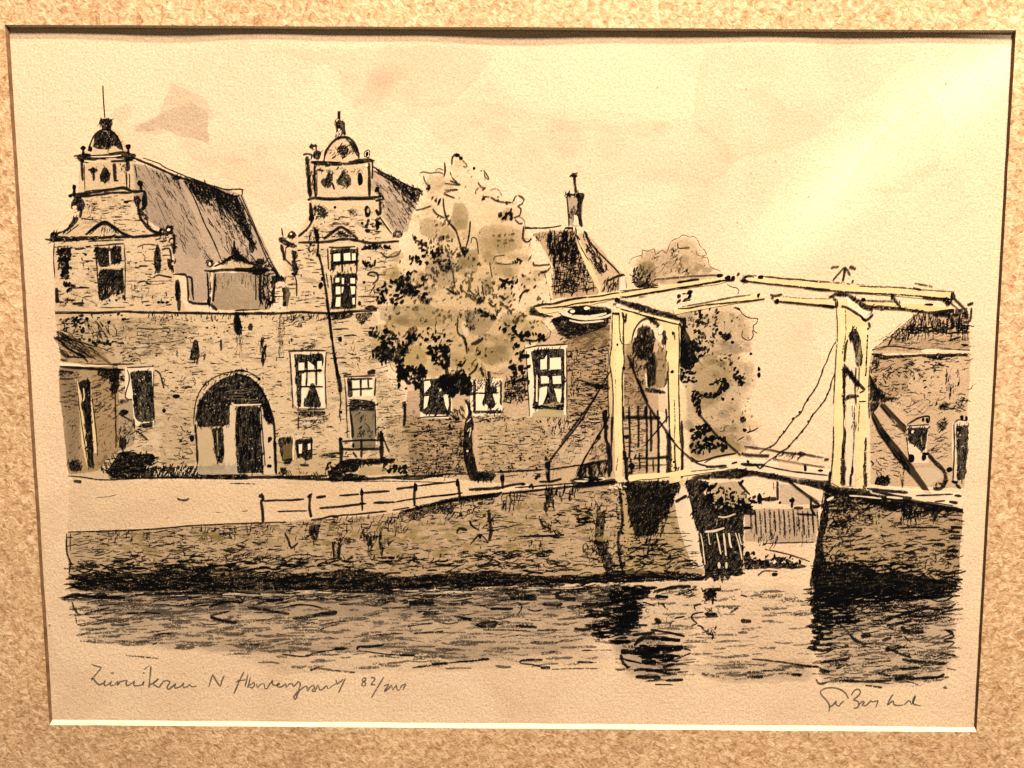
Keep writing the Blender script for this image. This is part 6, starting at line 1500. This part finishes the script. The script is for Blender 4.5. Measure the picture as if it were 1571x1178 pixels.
# ---- drawbridge
db = Part('drawbridge', None, 'cream painted wooden drawbridge with balance beams and chains')
def cream(part, q, a=1.1):
    part.p(q, CREAM, a * .72, True, .6)
    return part
bm = Part('balance_beam', db, 'rear pair of balance beams')
PX()
cream(bm, [(818, 468), (870, 458), (945, 447), (1030, 436), (1112, 425), (1126, 428), (1100, 436), (1000, 448), (945, 458), (880, 474), (830, 482)])
cream(bm, [(1140, 428), (1165, 424), (1270, 432), (1370, 442), (1462, 448), (1462, 462), (1400, 456), (1300, 448), (1200, 437), (1150, 432)])
R(800, 440)
bm.p([(65, 150), (90, 145), (100, 170), (130, 195), (220, 215), (180, 230), (120, 215), (65, 205)], INK, .94)
bm.s([(90, 148), (180, 130), (240, 128), (350, 98), (490, 78)], 4.5, .95); bm.s([(490, 78), (600, 68), (700, 48), (740, 45)], 2.8, .9); bm.s([(150, 160), (300, 150), (420, 125), (560, 110), (700, 85)], 2.6, .9)
bm.s([(740, 30), (860, 20), (1000, 0)], 2, .8); bm.s([(740, 75), (830, 70), (1000, 38), (1130, 20)], 2.4, .85); bm.p([(890, 70), (960, 70), (870, 80)], INK, .85)
R(790, 250)
bm.s([(1050, 875), (1220, 860), (1340, 850), (1571, 840)], 2.2, .85); bm.s([(1220, 900), (1380, 870)], 2.6, .9); bm.s([(800, 975), (980, 945), (1080, 935)], 2.4, .85); bm.s([(830, 1010), (1000, 980), (1300, 930), (1571, 890)], 2.8, .9); bm.b(1545, 845, 24, 12)
R(1040, 350)
bm.s([(0, 410), (80, 395), (160, 382)], 4, .93); bm.s([(0, 455), (150, 430), (330, 395), (420, 390)], 3.6, .93); bm.b(375, 372, 24, 18); bm.b(415, 375, 14, 20); bm.s([(445, 355), (465, 335)], 4); bm.p([(470, 405), (490, 365), (530, 345), (590, 358), (520, 370), (500, 385), (550, 395), (530, 412)], INK, .95)
bm.b(622, 368, 20, 16); bm.s([(630, 360), (780, 378), (900, 385), (1060, 402), (1150, 405)], 3.2, .92); bm.s([(530, 400), (700, 420), (820, 432), (950, 445)], 2.8, .88); bm.s([(950, 448), (1060, 460), (1150, 468)], 4.5, .95); bm.s([(1150, 468), (1300, 482), (1571, 495)], 3, .8); bm.s([(1200, 410), (1571, 440)], 1.8, .5)
R(1240, 380)
bm.s([(380, 290), (560, 295), (700, 300), (900, 320), (1090, 332)], 2.8, .75); bm.s([(800, 265), (940, 292)], 2.4, .85); bm.s([(790, 300), (850, 320)], 5, .8); bm.s([(500, 345), (640, 352), (840, 365), (1050, 392)], 3, .75); bm.s([(860, 375), (930, 380), (1070, 390)], 5, .9); bm.b(1040, 400, 26, 24, .9); bm.p([(1075, 325), (1095, 330), (1120, 370), (1080, 400), (1060, 440), (1030, 430), (1070, 380)], INK, .92)
bm2 = Part('balance_beam', db, 'front pair of balance beams')
PX()
cream(bm2, [(1032, 474), (1100, 463), (1170, 450), (1174, 458), (1100, 470), (1035, 482)]); cream(bm2, [(1182, 456), (1276, 460), (1330, 463), (1400, 468), (1466, 472), (1456, 478), (1400, 476), (1280, 470), (1190, 462)])
cream(bm2, [(1320, 462), (1365, 466), (1400, 464), (1460, 470), (1425, 478), (1340, 474)], .6)
R(1040, 350)
bm2.s([(30, 590), (200, 560), (400, 520), (550, 500)], 2.2, .85); bm2.s([(0, 605), (80, 602), (200, 580), (460, 555), (560, 545), (655, 530)], 3, .9); bm2.p([(590, 490), (635, 488), (615, 505), (605, 535), (595, 530)], INK, .92)
bm2.p([(695, 520), (700, 500), (790, 495), (770, 520), (740, 510), (715, 530)], INK, .9); bm2.b(745, 548, 20, 16); bm2.s([(790, 510), (900, 525), (1040, 532), (1130, 532)], 1.8, .65); bm2.s([(760, 552), (900, 565), (1050, 580), (1190, 592)], 3.6, .9); bm2.s([(1060, 580), (1180, 592)], 5, .95); bm2.s([(1320, 540), (1571, 555)], 2, .6); bm2.b(1400, 540, 14)
R(1240, 380)
bm2.b(415, 390, 16, 14); bm2.s([(430, 395), (600, 400), (700, 415)], 2, .7); bm2.p([(480, 440), (530, 432), (690, 450), (900, 480), (920, 495), (700, 470), (560, 465), (490, 460)], INK, .88); bm2.s([(900, 492), (1000, 480), (1100, 465)], 4.5, .93); bm2.p([(610, 350), (640, 352), (710, 450), (690, 458)], INK, .9); bm2.p([(860, 430), (890, 415), (950, 422), (945, 438)], INK, .93)
bm2.s([(1100, 380), (1180, 460)], 4, .9); bm2.s([(1060, 400), (1150, 480)], 3, .85); bm2.p([(930, 495), (1100, 470), (1170, 455), (1165, 500), (1120, 515), (950, 520)], INK, .85); bm2.p([(1170, 450), (1200, 440), (1210, 540), (1175, 530)], INK, .95); bm2.s([(1200, 430), (1245, 415)], 5, .95); bm2.s([(1230, 450), (1220, 550), (1170, 555)], 3.4, .9); bm2.s([(1080, 520), (1095, 600)], 4, .9); bm2.s([(1140, 510), (1135, 600)], 4)
lp = Part('counterweight_ring', db, 'black and white counterweight loop hanging at the beam end')
R(800, 440)
lp.p([(280, 180), (340, 150), (480, 140), (640, 150), (690, 190), (680, 230), (560, 255), (450, 262), (330, 250), (230, 260), (230, 235), (310, 230)], INK, .93, rough=2); lp.s([(285, 195), (330, 165), (400, 180), (300, 190), (350, 215), (480, 238), (600, 232), (680, 205)], 4.5, .95, WHITE); lp.s([(340, 175), (330, 195), (420, 220), (540, 220), (640, 200)], 4, .95, WHITE); lp.p([(335, 190), (370, 165), (520, 170), (610, 180), (550, 205), (420, 215)], INK, .95); lp.b(385, 185, 20, 12, .9, WHITE); lp.b(490, 160, 20, 12, .9, WHITE); lp.s([(360, 250), (450, 268), (620, 255)], 3, .85, WHITE)
fr = Part('portal_frame', db, 'left portal frame with an arched head board')
PX()
cream(fr, [(938, 478), (957, 472), (957, 600), (954, 735), (951, 745), (944, 735), (941, 600), (936, 560)], 1.3); cream(fr, [(1022, 492), (1044, 500), (1043, 600), (1044, 738), (1027, 742), (1026, 600), (1022, 560)], 1.3)
cream(fr, [(955, 474), (1040, 494), (1044, 520), (1025, 540), (1016, 505), (1000, 489), (986, 490), (972, 505), (966, 528), (956, 528)], 1.1)
cream(fr, [(930, 545), (942, 530), (942, 640), (934, 640)], .8); cream(fr, [(1044, 590), (1052, 600), (1052, 690), (1044, 700)], .4)
R(800, 440)
cream(fr, [(740, 150), (780, 165), (1000, 215), (1195, 265), (1180, 285), (1000, 245), (780, 190)], 1.5)
fr.p([(700, 85), (750, 98), (860, 120), (1000, 165), (1150, 205), (1210, 235), (1190, 245), (1050, 220), (900, 180), (760, 130), (735, 125)], INK, .95); fr.s([(745, 165), (800, 180), (1000, 238), (1190, 285)], 3, .95)
fr.b(720, 95, 22, 16); fr.s([(690, 130), (735, 120)], 4); fr.b(725, 140, 16, 14, .9, WHITE); fr.b(1215, 250, 26, 22); fr.s([(1190, 270), (1215, 320), (1235, 260)], 5); fr.s([(760, 190), (780, 270), (790, 200)], 4, .9); fr.s([(680, 200), (740, 205)], 5, .9)
for pts, w, a in (([(685, 210), (680, 440), (665, 560), (690, 800), (685, 1178)], 2.2, .85), ([(735, 190), (745, 400), (770, 430)], 2, .8), ([(770, 200), (768, 440), (775, 560), (760, 700), (765, 1178)], 2.6, .9), ([(1185, 290), (1190, 500), (1185, 700), (1195, 1178)], 2.4, .85), ([(1105, 560), (1108, 800), (1120, 1178)], 2.4, .9), ([(1150, 850), (1155, 1000), (1150, 1178)], 1.8, .7), ([(655, 480), (650, 700), (660, 960)], 2, .75), ([(700, 230), (705, 500), (715, 1000)], 1.4, .3), ([(1150, 340), (1155, 400)], 3, .8)):
    fr.s(pts, w, a)
fr.s([(830, 420), (850, 330), (890, 265), (940, 235), (1000, 240)], 2.6, .9); fr.p([(930, 230), (1000, 240), (1050, 290), (1090, 370), (1095, 430), (1060, 440), (1065, 360), (1020, 280), (960, 245)], INK, .9); fr.b(723, 435, 8, 12); fr.b(770, 610, 14, 12); fr.b(1135, 640, 14); fr.b(1140, 350, 10, 16)
fr.p([(1200, 330), (1230, 400), (1260, 520), (1300, 600), (1240, 620), (1200, 580)], INK, .9)
fr.s([(1095, 480), (1085, 540)], 3); fr.s([(1105, 620), (1090, 720), (1070, 750)], 2.6)
R(880, 580)
for pts, w, a in (([(370, 360), (385, 560), (400, 780)], 3, .9), ([(380, 540), (400, 660), (402, 790)], 6, .95), ([(290, 270), (285, 420), (290, 700)], 2.4, .9), ([(335, 590), (320, 700)], 2, .6), ([(715, 420), (720, 560), (715, 740)], 8, .93), ([(760, 500), (770, 740)], 3, .85), ([(815, 320), (820, 560), (815, 750)], 4.5, .93), ([(260, 480), (270, 600), (270, 740)], 7, .95), ([(245, 240), (240, 440), (260, 480)], 4, .9)):
    fr.s(pts, w, a)
fr.flecks([(700, 600), (800, 600), (800, 740), (710, 740)], 22, (1, 2.4), (.7, 1)); fr.p([(330, 780), (400, 780), (390, 830), (330, 800)], INK, .9); fr.hatch([(260, 790), (400, 770), (400, 840), (270, 830)], 14, 30, 40, (4, 9), (1.2, 2.6), (.8, 1), WHITE)
# what shows through the left portal
pw = Part('window', bh, 'narrow dark window seen through the portal')
R(800, 440)
pw.w([(790, 440), (850, 380), (940, 300), (1050, 420), (1095, 560), (1080, 760), (940, 760), (930, 900), (770, 900)], BROWN, .3)
pw.p([(840, 430), (880, 350), (880, 300), (960, 290), (1000, 340), (1000, 480), (940, 560), (880, 540), (830, 470)], INK, .82, rough=2); pw.hatch([(820, 430), (960, 300), (1000, 480), (930, 660), (820, 600)], 80, 75, 25, (5, 13), (1.2, 3), (.5, .95))
pw.p([(945, 560), (1000, 480), (1020, 560), (1010, 740), (945, 750)], INK, .94); pw.w([(1010, 480), (1090, 450), (1095, 700), (1060, 760), (1010, 740)], OLIVE, .45); pw.squig([(1000, 400), (1090, 440), (1085, 720), (1010, 740)], 16, (4, 9), (1, 2.4), (.5, .95)); pw.p([(925, 755), (980, 765), (1060, 775), (1100, 800), (1000, 795), (930, 785)], INK, .95); pw.s([(935, 650), (945, 760)], 2.6, .8, WHITE); pw.b(1050, 320, 20, 40, .8, WHITE)
pw.p([(950, 800), (1100, 810), (1100, 950), (990, 900), (950, 850)], PINK, .22, True)
pw.hatch([(780, 600), (920, 660), (930, 880), (780, 880)], 34, 30, 40, (4, 11), (1, 2.2), (.35, .8))
gt = Part('gate_railing', db, 'iron gate bars between the posts')
R(880, 580)
for x, y0, y1, w in ((418, 210, 600, 3.6), (485, 205, 520, 3.6), (548, 205, 710, 3.6), (580, 240, 550, 4), (635, 240, 720, 4), (695, 230, 330, 3)):
    gt.s([(x, y0), (x + 6, (y0 + y1) / 2), (x + 4, y1)], w, .95, taper=.2)
for pts, w in (([(365, 300), (480, 292), (655, 298)], 5.5), ([(450, 600), (600, 600), (690, 595)], 3), ([(640, 595), (715, 592)], 5), ([(545, 210), (540, 290)], 6), ([(375, 210), (378, 300)], 3.4), ([(495, 560), (500, 690)], 2.6), ([(600, 610), (605, 700)], 2.2), ([(645, 610), (645, 720)], 3), ([(430, 600), (440, 720)], 3), ([(460, 610), (470, 570)], 3.4), ([(370, 600), (415, 605)], 5), ([(440, 660), (700, 650)], 1.6), ([(540, 500), (720, 280)], 1.8), ([(600, 430), (690, 320)], 2.4)):
    gt.s(pts, w, .93)
gt.b(438, 660, 24, 24); gt.b(425, 712, 14, 8); gt.b(400, 440, 22, 14, .8); gt.b(550, 575, 10, 30); gt.squig([(490, 250), (560, 250), (550, 380), (500, 380)], 6, (4, 8), (1, 2)); gt.s([(250, 240), (230, 300), (260, 380)], 5); gt.b(235, 270, 18, 34)
br1 = Part('brace', db, 'slanting stays of the left portal')
R(800, 440)
br1.s([(670, 635), (600, 750), (540, 850), (430, 1000), (300, 1170)], 3, .93); br1.p([(600, 735), (670, 750), (670, 772), (590, 765)], INK, .93); br1.s([(480, 720), (600, 755)], 4.5, .93); br1.s([(480, 720), (520, 730)], 6, .95); br1.b(570, 745, 22, 22)
br1.s([(665, 955), (620, 1050), (560, 1150)], 3.6, .95); br1.s([(620, 930), (640, 1080), (640, 1178)], 3.4, .9); br1.b(628, 960, 16, 30)
br1.s([(800, 510), (850, 640), (900, 770), (950, 880), (1030, 1000), (1150, 1160)], 3.6, .95)
R(880, 580)
br1.s([(690, 400), (760, 490), (820, 550), (920, 630), (1000, 650)], 3, .93); br1.s([(180, 440), (110, 560), (30, 720)], 2.4, .9); br1.s([(200, 430), (180, 460)], 7); br1.s([(940, 260), (1020, 360), (1080, 430), (1170, 500), (1260, 580)], 3.4, .94); br1.b(948, 258, 14, 22); br1.s([(480, 0), (530, 120), (560, 180)], 4.4, .95)
R(600, 540)
br1.s([(1571, 285), (1500, 400), (1420, 530), (1300, 680), (1170, 850)], 3.2, .93); br1.s([(1571, 650), (1500, 730), (1430, 850)], 2.4, .9); br1.b(1180, 850, 20, 26); br1.s([(1190, 870), (1188, 970)], 4.5)
lr = Part('approach_railing', db, 'short railing left of the left portal')
R(880, 580)
lr.p([(30, 660), (130, 640), (250, 620), (260, 700), (150, 740), (20, 740)], INK, .5); lr.hatch([(30, 660), (255, 620), (255, 730), (30, 740)], 50, 80, 18, (5, 13), (1.4, 3), (.6, 1)); lr.s([(60, 660), (150, 635), (260, 618)], 4, .95); lr.s([(120, 650), (130, 700), (140, 800)], 6, .95); lr.hatch([(150, 480), (260, 470), (255, 600), (120, 620)], 34, 15, 25, (5, 14), (1, 2.2), (.4, .8)); lr.b(120, 785, 30, 22); lr.s([(0, 760), (130, 750), (240, 745)], 3.4, .92); lr.p([(0, 765), (120, 755), (110, 785), (0, 795)], WHITE, .8, True); lr.p([(150, 755), (240, 745), (240, 770), (150, 780)], WHITE, .8, True); lr.s([(0, 815), (120, 805), (330, 785)], 5, .95); lr.hatch([(0, 760), (300, 740), (300, 800), (0, 820)], 26, 4, 6, (10, 26), (1.4, 3), (.8, 1))
dc = Part('deck', db, 'slightly arched bridge deck with low kerbs')
R(880, 580)
dc.p([(405, 735), (560, 720), (700, 715), (830, 690), (1000, 670), (1140, 660), (1160, 690), (1000, 710), (830, 735), (700, 745), (500, 765), (415, 780)], CREAM, 1.2, True)
R(1060, 560)
dc.p([(0, 740), (280, 705), (560, 720), (800, 760), (1040, 790), (1050, 870), (1000, 870), (600, 820), (350, 780), (100, 800), (0, 820)], WHITE, .75, True)
dc.p([(0, 842), (120, 815), (260, 795), (310, 780), (380, 780), (450, 795), (600, 815), (760, 850), (900, 865), (1055, 875), (1050, 905), (1120, 930), (1080, 940), (980, 935), (880, 905), (720, 880), (620, 855), (480, 830), (340, 850), (180, 850), (0, 862)], INK, .95)
dc.s([(0, 800), (120, 790), (280, 770)], 1.8, .7); dc.s([(110, 765), (190, 765), (270, 758)], 4.5, .94); dc.s([(305, 742), (350, 732)], 4); dc.s([(375, 745), (480, 752), (550, 750)], 5, .95); dc.s([(550, 758), (700, 790), (850, 812), (1030, 830)], 2.8, .92); dc.s([(100, 735), (190, 690), (340, 662)], 2.2, .8); dc.s([(380, 660), (430, 675), (590, 682)], 5, .95); dc.s([(400, 610), (550, 630), (700, 655), (850, 670), (1000, 695)], 2.8, .93); dc.s([(1005, 710), (1040, 708)], 5); dc.s([(620, 705), (830, 740), (1010, 768)], 2, .85); dc.b(980, 795, 20, 10); dc.p([(850, 745), (875, 750), (875, 805), (850, 805)], INK, .9); dc.b(835, 665, 32, 16); dc.hatch([(680, 660), (850, 670), (820, 710), (690, 710)], 18, 40, 20, (5, 14), (.9, 2), (.4, .85)); dc.p([(660, 690), (830, 720), (840, 800), (660, 780)], PINK, .22, True); dc.s([(480, 740), (520, 780), (560, 740)], 3, .9); dc.b(430, 725, 12); dc.s([(0, 715), (60, 745), (120, 760)], 3)
dc.s([(740, 870), (850, 960), (970, 1050)], 5, .95); dc.s([(920, 1075), (985, 1050)], 4); dc.s([(1000, 950), (985, 1080)], 2, .8)
dc.p([(760, 880), (1000, 945), (985, 1030), (880, 970)], WHITE, .5, True)
chn = Part('chain', db, 'lifting chain, left of the pair')
R(1060, 560)
chn.s([(1120, -200), (1080, -160), (1010, 0), (970, 100), (930, 185), (870, 270), (830, 350), (770, 410), (720, 480), (670, 540), (620, 600), (560, 630), (520, 665)], 2.3, .93, wob=1.6)
for x, y in ((930, 185), (880, 260), (820, 350), (770, 400), (700, 500), (670, 540), (600, 615)):
    chn.b(x, y, 9, 7, .9)
chn2 = Part('chain', db, 'lifting chain, right of the pair')
chn2.s([(1105, -20), (1075, 80), (1030, 220), (980, 300), (920, 370), (890, 420), (840, 500), (790, 550), (740, 610), (700, 640), (640, 680), (560, 745)], 2.3, .93, wob=1.6)
for x, y in ((1030, 215), (980, 300), (915, 380), (885, 420), (840, 500), (800, 545), (740, 605), (640, 690)):
    chn2.b(x, y, 9, 7, .9)
f2 = Part('portal_frame', db, 'right portal frame with an arched opening')
PX()
cream(f2, [(1284, 470), (1330, 485), (1333, 520), (1334, 560), (1330, 600), (1329, 748), (1312, 750), (1314, 620), (1318, 560), (1318, 520), (1311, 505), (1303, 515), (1298, 560), (1294, 620), (1292, 750), (1277, 740), (1280, 620), (1282, 560)], 1.25)
cream(f2, [(1293, 470), (1334, 488), (1330, 500), (1318, 500), (1300, 500), (1296, 480)], 1.0)
f2.w([(1298, 620), (1314, 620), (1312, 745), (1297, 745)], WHITE, .7, px=True)
R(1240, 380)
f2.p([(140, 385), (180, 345), (250, 325), (300, 340), (300, 365), (210, 355), (180, 375)], INK, .95); f2.p([(270, 340), (310, 345), (440, 430), (500, 440), (480, 480), (420, 460), (340, 400)], INK, .95); f2.p([(285, 375), (310, 385), (420, 470), (470, 485), (430, 530), (395, 520), (300, 450)], WHITE, .9, True, .5); f2.s([(250, 438), (300, 455), (400, 520), (430, 550), (490, 500)], 4.5, .95); f2.p([(190, 375), (225, 390), (230, 440), (215, 465), (195, 440), (205, 410)], INK, .94); f2.p([(390, 520), (450, 540), (430, 565), (400, 545)], INK, .94)
f2.p([(300, 665), (330, 615), (352, 602), (375, 630), (395, 700), (408, 800), (408, 890), (365, 890), (355, 780), (330, 700), (305, 680)], INK, .9); f2.hatch([(360, 760), (400, 760), (400, 900), (365, 900)], 12, 85, 6, (8, 18), (1.2, 2.4), (.4, .7), STONE)
f2.s([(295, 690), (280, 760), (275, 860)], 4, .85)
f2.p([(265, 890), (285, 875), (330, 940), (400, 1050), (380, 1060), (300, 950), (285, 960), (275, 1178), (262, 1178)], INK, .93)
for pts, w, a in (([(215, 470), (220, 660), (205, 900), (190, 1178)], 2, .75), ([(278, 470), (282, 640), (255, 800)], 2, .6), ([(455, 560), (465, 600)], 5, .93), ([(450, 660), (440, 800), (435, 960)], 2.4, .7), ([(360, 900), (355, 1050), (360, 1178)], 2.6, .8), ([(385, 900), (380, 1060)], 2, .7)):
    f2.s(pts, w, a)
for y in (610, 665, 700, 750, 830, 860, 960):
    f2.b(450 - (y - 600) * .05, y, 7, 11)
R(1060, 560)
f2.p([(1140, 20), (1160, 0), (1165, 300), (1155, 460), (1170, 480), (1160, 700), (1165, 910), (1125, 915), (1130, 700), (1150, 470), (1145, 300)], INK, .94); f2.s([(1075, 460), (1070, 680), (1050, 880)], 2.6, .8); f2.s([(1050, 800), (1045, 880)], 5, .95)
f2.p([(1310, 540), (1325, 535), (1320, 760), (1330, 920), (1300, 920), (1300, 760)], INK, .93); f2.s([(1345, 0), (1340, 200), (1345, 400)], 2, .7); f2.s([(1235, 300), (1225, 600), (1205, 900)], 2.2, .7); f2.hatch([(1215, 300), (1265, 300), (1240, 500), (1220, 480)], 14, 86, 5, (7, 16), (1, 2), (.35, .7)); f2.b(1215, 790, 10, 36); f2.s([(1205, 820), (1200, 910)], 4); f2.s([(1270, 300), (1260, 500)], 2, .6)
f2.p([(1165, 225), (1195, 215), (1270, 225), (1275, 240), (1200, 245), (1175, 265)], INK, .95); f2.s([(1265, 275), (1320, 275)], 3.4); f2.s([(1170, 20), (1240, 110), (1310, 190)], 5.5, .9); f2.s([(1270, 210), (1310, 190)], 3.4); f2.flecks([(1250, 60), (1340, 60), (1320, 900), (1240, 900)], 14, (.8, 1.4), (.5, .8), OCHRE)
b2 = Part('brace', db, 'heavy slanting props of the right portal')
R(1230, 580)
b2.p([(512, 0), (535, 0), (580, 90), (640, 140), (730, 145), (735, 155), (650, 165), (620, 185), (560, 170), (515, 160)], INK, .93); b2.p([(515, 180), (600, 180), (560, 240), (530, 260), (515, 230)], INK, .94)
b2.p([(590, 180), (625, 195), (700, 280), (790, 360), (790, 410), (700, 310), (600, 220)], SEPIA, .88); b2.s([(620, 190), (720, 300), (790, 370)], 2.4, .92); b2.s([(590, 200), (690, 320), (780, 410)], 2.4, .9)
b2.p([(520, 255), (545, 265), (600, 370), (700, 490), (790, 610), (850, 680), (930, 790), (990, 895), (960, 890), (880, 790), (800, 700), (690, 560), (590, 430), (540, 320)], SEPIA, .86); b2.s([(540, 260), (620, 390), (740, 540), (850, 680)], 2.6, .93); b2.s([(530, 290), (600, 430), (720, 600), (820, 720)], 2.6, .9); b2.hatch([(540, 300), (620, 400), (800, 640), (780, 680), (600, 440)], 30, -52, 6, (10, 24), (1.2, 2.4), (.7, 1))
rk = Part('approach_deck', db, 'planked approach at the right of the bridge')
R(1230, 580)
rk.p([(200, 815), (480, 830), (520, 800), (780, 830), (1210, 870), (1210, 985), (1000, 950), (800, 900), (500, 870), (200, 830)], WHITE, .7, True)
rk.p([(170, 790), (260, 820), (480, 838), (520, 870), (640, 890), (640, 930), (820, 930), (960, 950), (1215, 990), (1215, 1000), (1100, 1000), (960, 990), (900, 975), (780, 970), (700, 990), (560, 950), (420, 900), (250, 880), (180, 850)], INK, .92, rough=2)
for pts, w in (([(490, 832), (600, 845), (800, 862)], 5), ([(530, 850), (680, 880), (830, 905)], 4.5), ([(480, 880), (640, 905), (850, 925)], 3), ([(640, 900), (860, 935), (960, 950), (1210, 990)], 5), ([(860, 885), (1000, 880), (1140, 872)], 3), ([(1150, 885), (1205, 888)], 5), ([(1000, 930), (1080, 925)], 2.6), ([(1110, 930), (1175, 940)], 5.5), ([(940, 930), (1140, 960)], 2)):
    rk.s(pts, w, .94)
rk.hatch([(170, 830), (600, 900), (900, 980), (1210, 1000), (900, 1030), (300, 960), (180, 900)], 120, 10, 40, (5, 14), (1.5, 3.4), (.7, 1)); rk.s([(640, 895), (760, 905)], 3, .9, WHITE); rk.s([(360, 885), (600, 905)], 2.6, .85, WHITE); rk.s([(190, 920), (240, 895)], 4, .9, WHITE)
fn = Part('beam_finial', db, 'small bird like finial on the beam')
R(1240, 380)
for pts, w, a in (([(170, 152), (200, 142), (235, 140)], 4, .8), ([(310, 140), (360, 158)], 6, .85), ([(270, 145), (240, 180), (185, 245)], 3, .8), ([(280, 140), (275, 180), (262, 250)], 4.4, .93), ([(285, 150), (300, 175), (318, 205)], 4, .85), ([(340, 240), (330, 260)], 4, .9), ([(170, 262), (250, 265), (315, 275)], 3.4, .5)):
    fn.s(pts, w, a)

print('heights', {k: round(v * 1e6) for k, v in TOPS.items()}, round(LAYER[0] * 1e6))
level('sky')
# ---- handwriting in pencil
tt = Part('title_inscription', None, 'pencilled place name and edition number')
R(60, 920, 360 / 1571)
for pts in ([(350, 432), (372, 440), (415, 455), (395, 480), (350, 538), (362, 520), (372, 540), (400, 568), (425, 560), (445, 540), (436, 560), (440, 574), (462, 568), (488, 545), (476, 565), (482, 576), (500, 570)], [(480, 492), (502, 490)], [(505, 572), (528, 545), (524, 575), (540, 552), (590, 538), (582, 556), (590, 576), (610, 566), (640, 545), (632, 565), (644, 578), (690, 570), (702, 545), (695, 562), (700, 576)], [(696, 486), (706, 494)], [(748, 445), (742, 520), (735, 592)], [(736, 575), (770, 552), (800, 530), (764, 560), (775, 572), (805, 586), (832, 545), (876, 548), (862, 575), (858, 592), (872, 598), (915, 560), (908, 580), (912, 592), (945, 582), (970, 556), (964, 572), (968, 588), (1000, 578), (1008, 566), (1022, 582), (1055, 578)],
    [(1136, 582), (1150, 535), (1162, 500)], [(1162, 500), (1188, 545), (1212, 580), (1222, 545), (1240, 510)], [(1262, 580), (1266, 584)], [(1372, 482), (1340, 545), (1305, 628)], [(1318, 552), (1330, 545), (1345, 540)], [(1398, 500), (1388, 545), (1378, 580)], [(1340, 542), (1390, 535)]):
    tt.s(pts, 2.6, .82, PENCIL, .3, .25)
R(380, 880, 360 / 1571)
for pts in ([(18, 690), (10, 730), (0, 765)], [(12, 748), (40, 728), (46, 745), (30, 765), (12, 758)], [(60, 735), (66, 765), (85, 742), (110, 738), (114, 765), (130, 770), (150, 735), (168, 712), (164, 735), (180, 748), (215, 738), (205, 735), (196, 750), (212, 760), (235, 752), (255, 735), (258, 760), (275, 740), (300, 738), (308, 756), (340, 722), (352, 742), (348, 760), (336, 790), (308, 825), (318, 842), (328, 825), (340, 790), (368, 765), (395, 752), (400, 786), (415, 765), (440, 745), (446, 765), (430, 782), (450, 788), (470, 745), (482, 778), (505, 772), (528, 748), (538, 770), (565, 752), (595, 735)], [(655, 700), (635, 740), (608, 798)], [(592, 708), (600, 738), (640, 705)],
    [(788, 695), (764, 712), (790, 732), (786, 748), (764, 748), (768, 730), (790, 712), (788, 695)], [(824, 700), (842, 694), (852, 708), (838, 725), (826, 742), (856, 745)], [(912, 692), (880, 745), (828, 832)], [(912, 752), (946, 738), (930, 765), (914, 788), (945, 768), (962, 745), (972, 778), (996, 745), (1000, 775), (1018, 778), (1030, 750), (1058, 738), (1048, 758), (1040, 778)]):
    tt.s(pts, 2.6, .82, PENCIL, .3, .25)
sg = Part('artist_signature', None, 'pencilled signature in the lower right corner')
R(1200, 900, 371 / 1571)
for pts in ([(430, 728), (412, 690), (370, 665), (310, 656), (262, 668), (248, 692), (280, 728), (300, 755), (308, 780), (304, 812)], [(302, 785), (330, 768), (352, 742), (348, 762), (368, 776), (380, 760), (402, 742)], [(448, 705), (470, 672), (500, 668), (508, 692), (480, 722), (462, 736), (486, 742), (500, 760), (488, 785), (464, 790)], [(496, 772), (520, 745), (535, 750), (520, 768), (545, 772), (575, 742), (590, 748), (622, 740), (616, 760), (608, 785)], [(722, 698), (700, 730), (682, 772), (705, 750), (722, 742), (724, 760), (745, 772), (785, 768)], [(790, 768), (815, 745), (832, 742), (840, 765), (858, 735), (866, 706), (850, 735), (852, 760), (872, 768), (900, 772)]):
    sg.s(pts, 2.7, .86, PENCIL, .3, .25)
for part in PARTS:
    part.build()
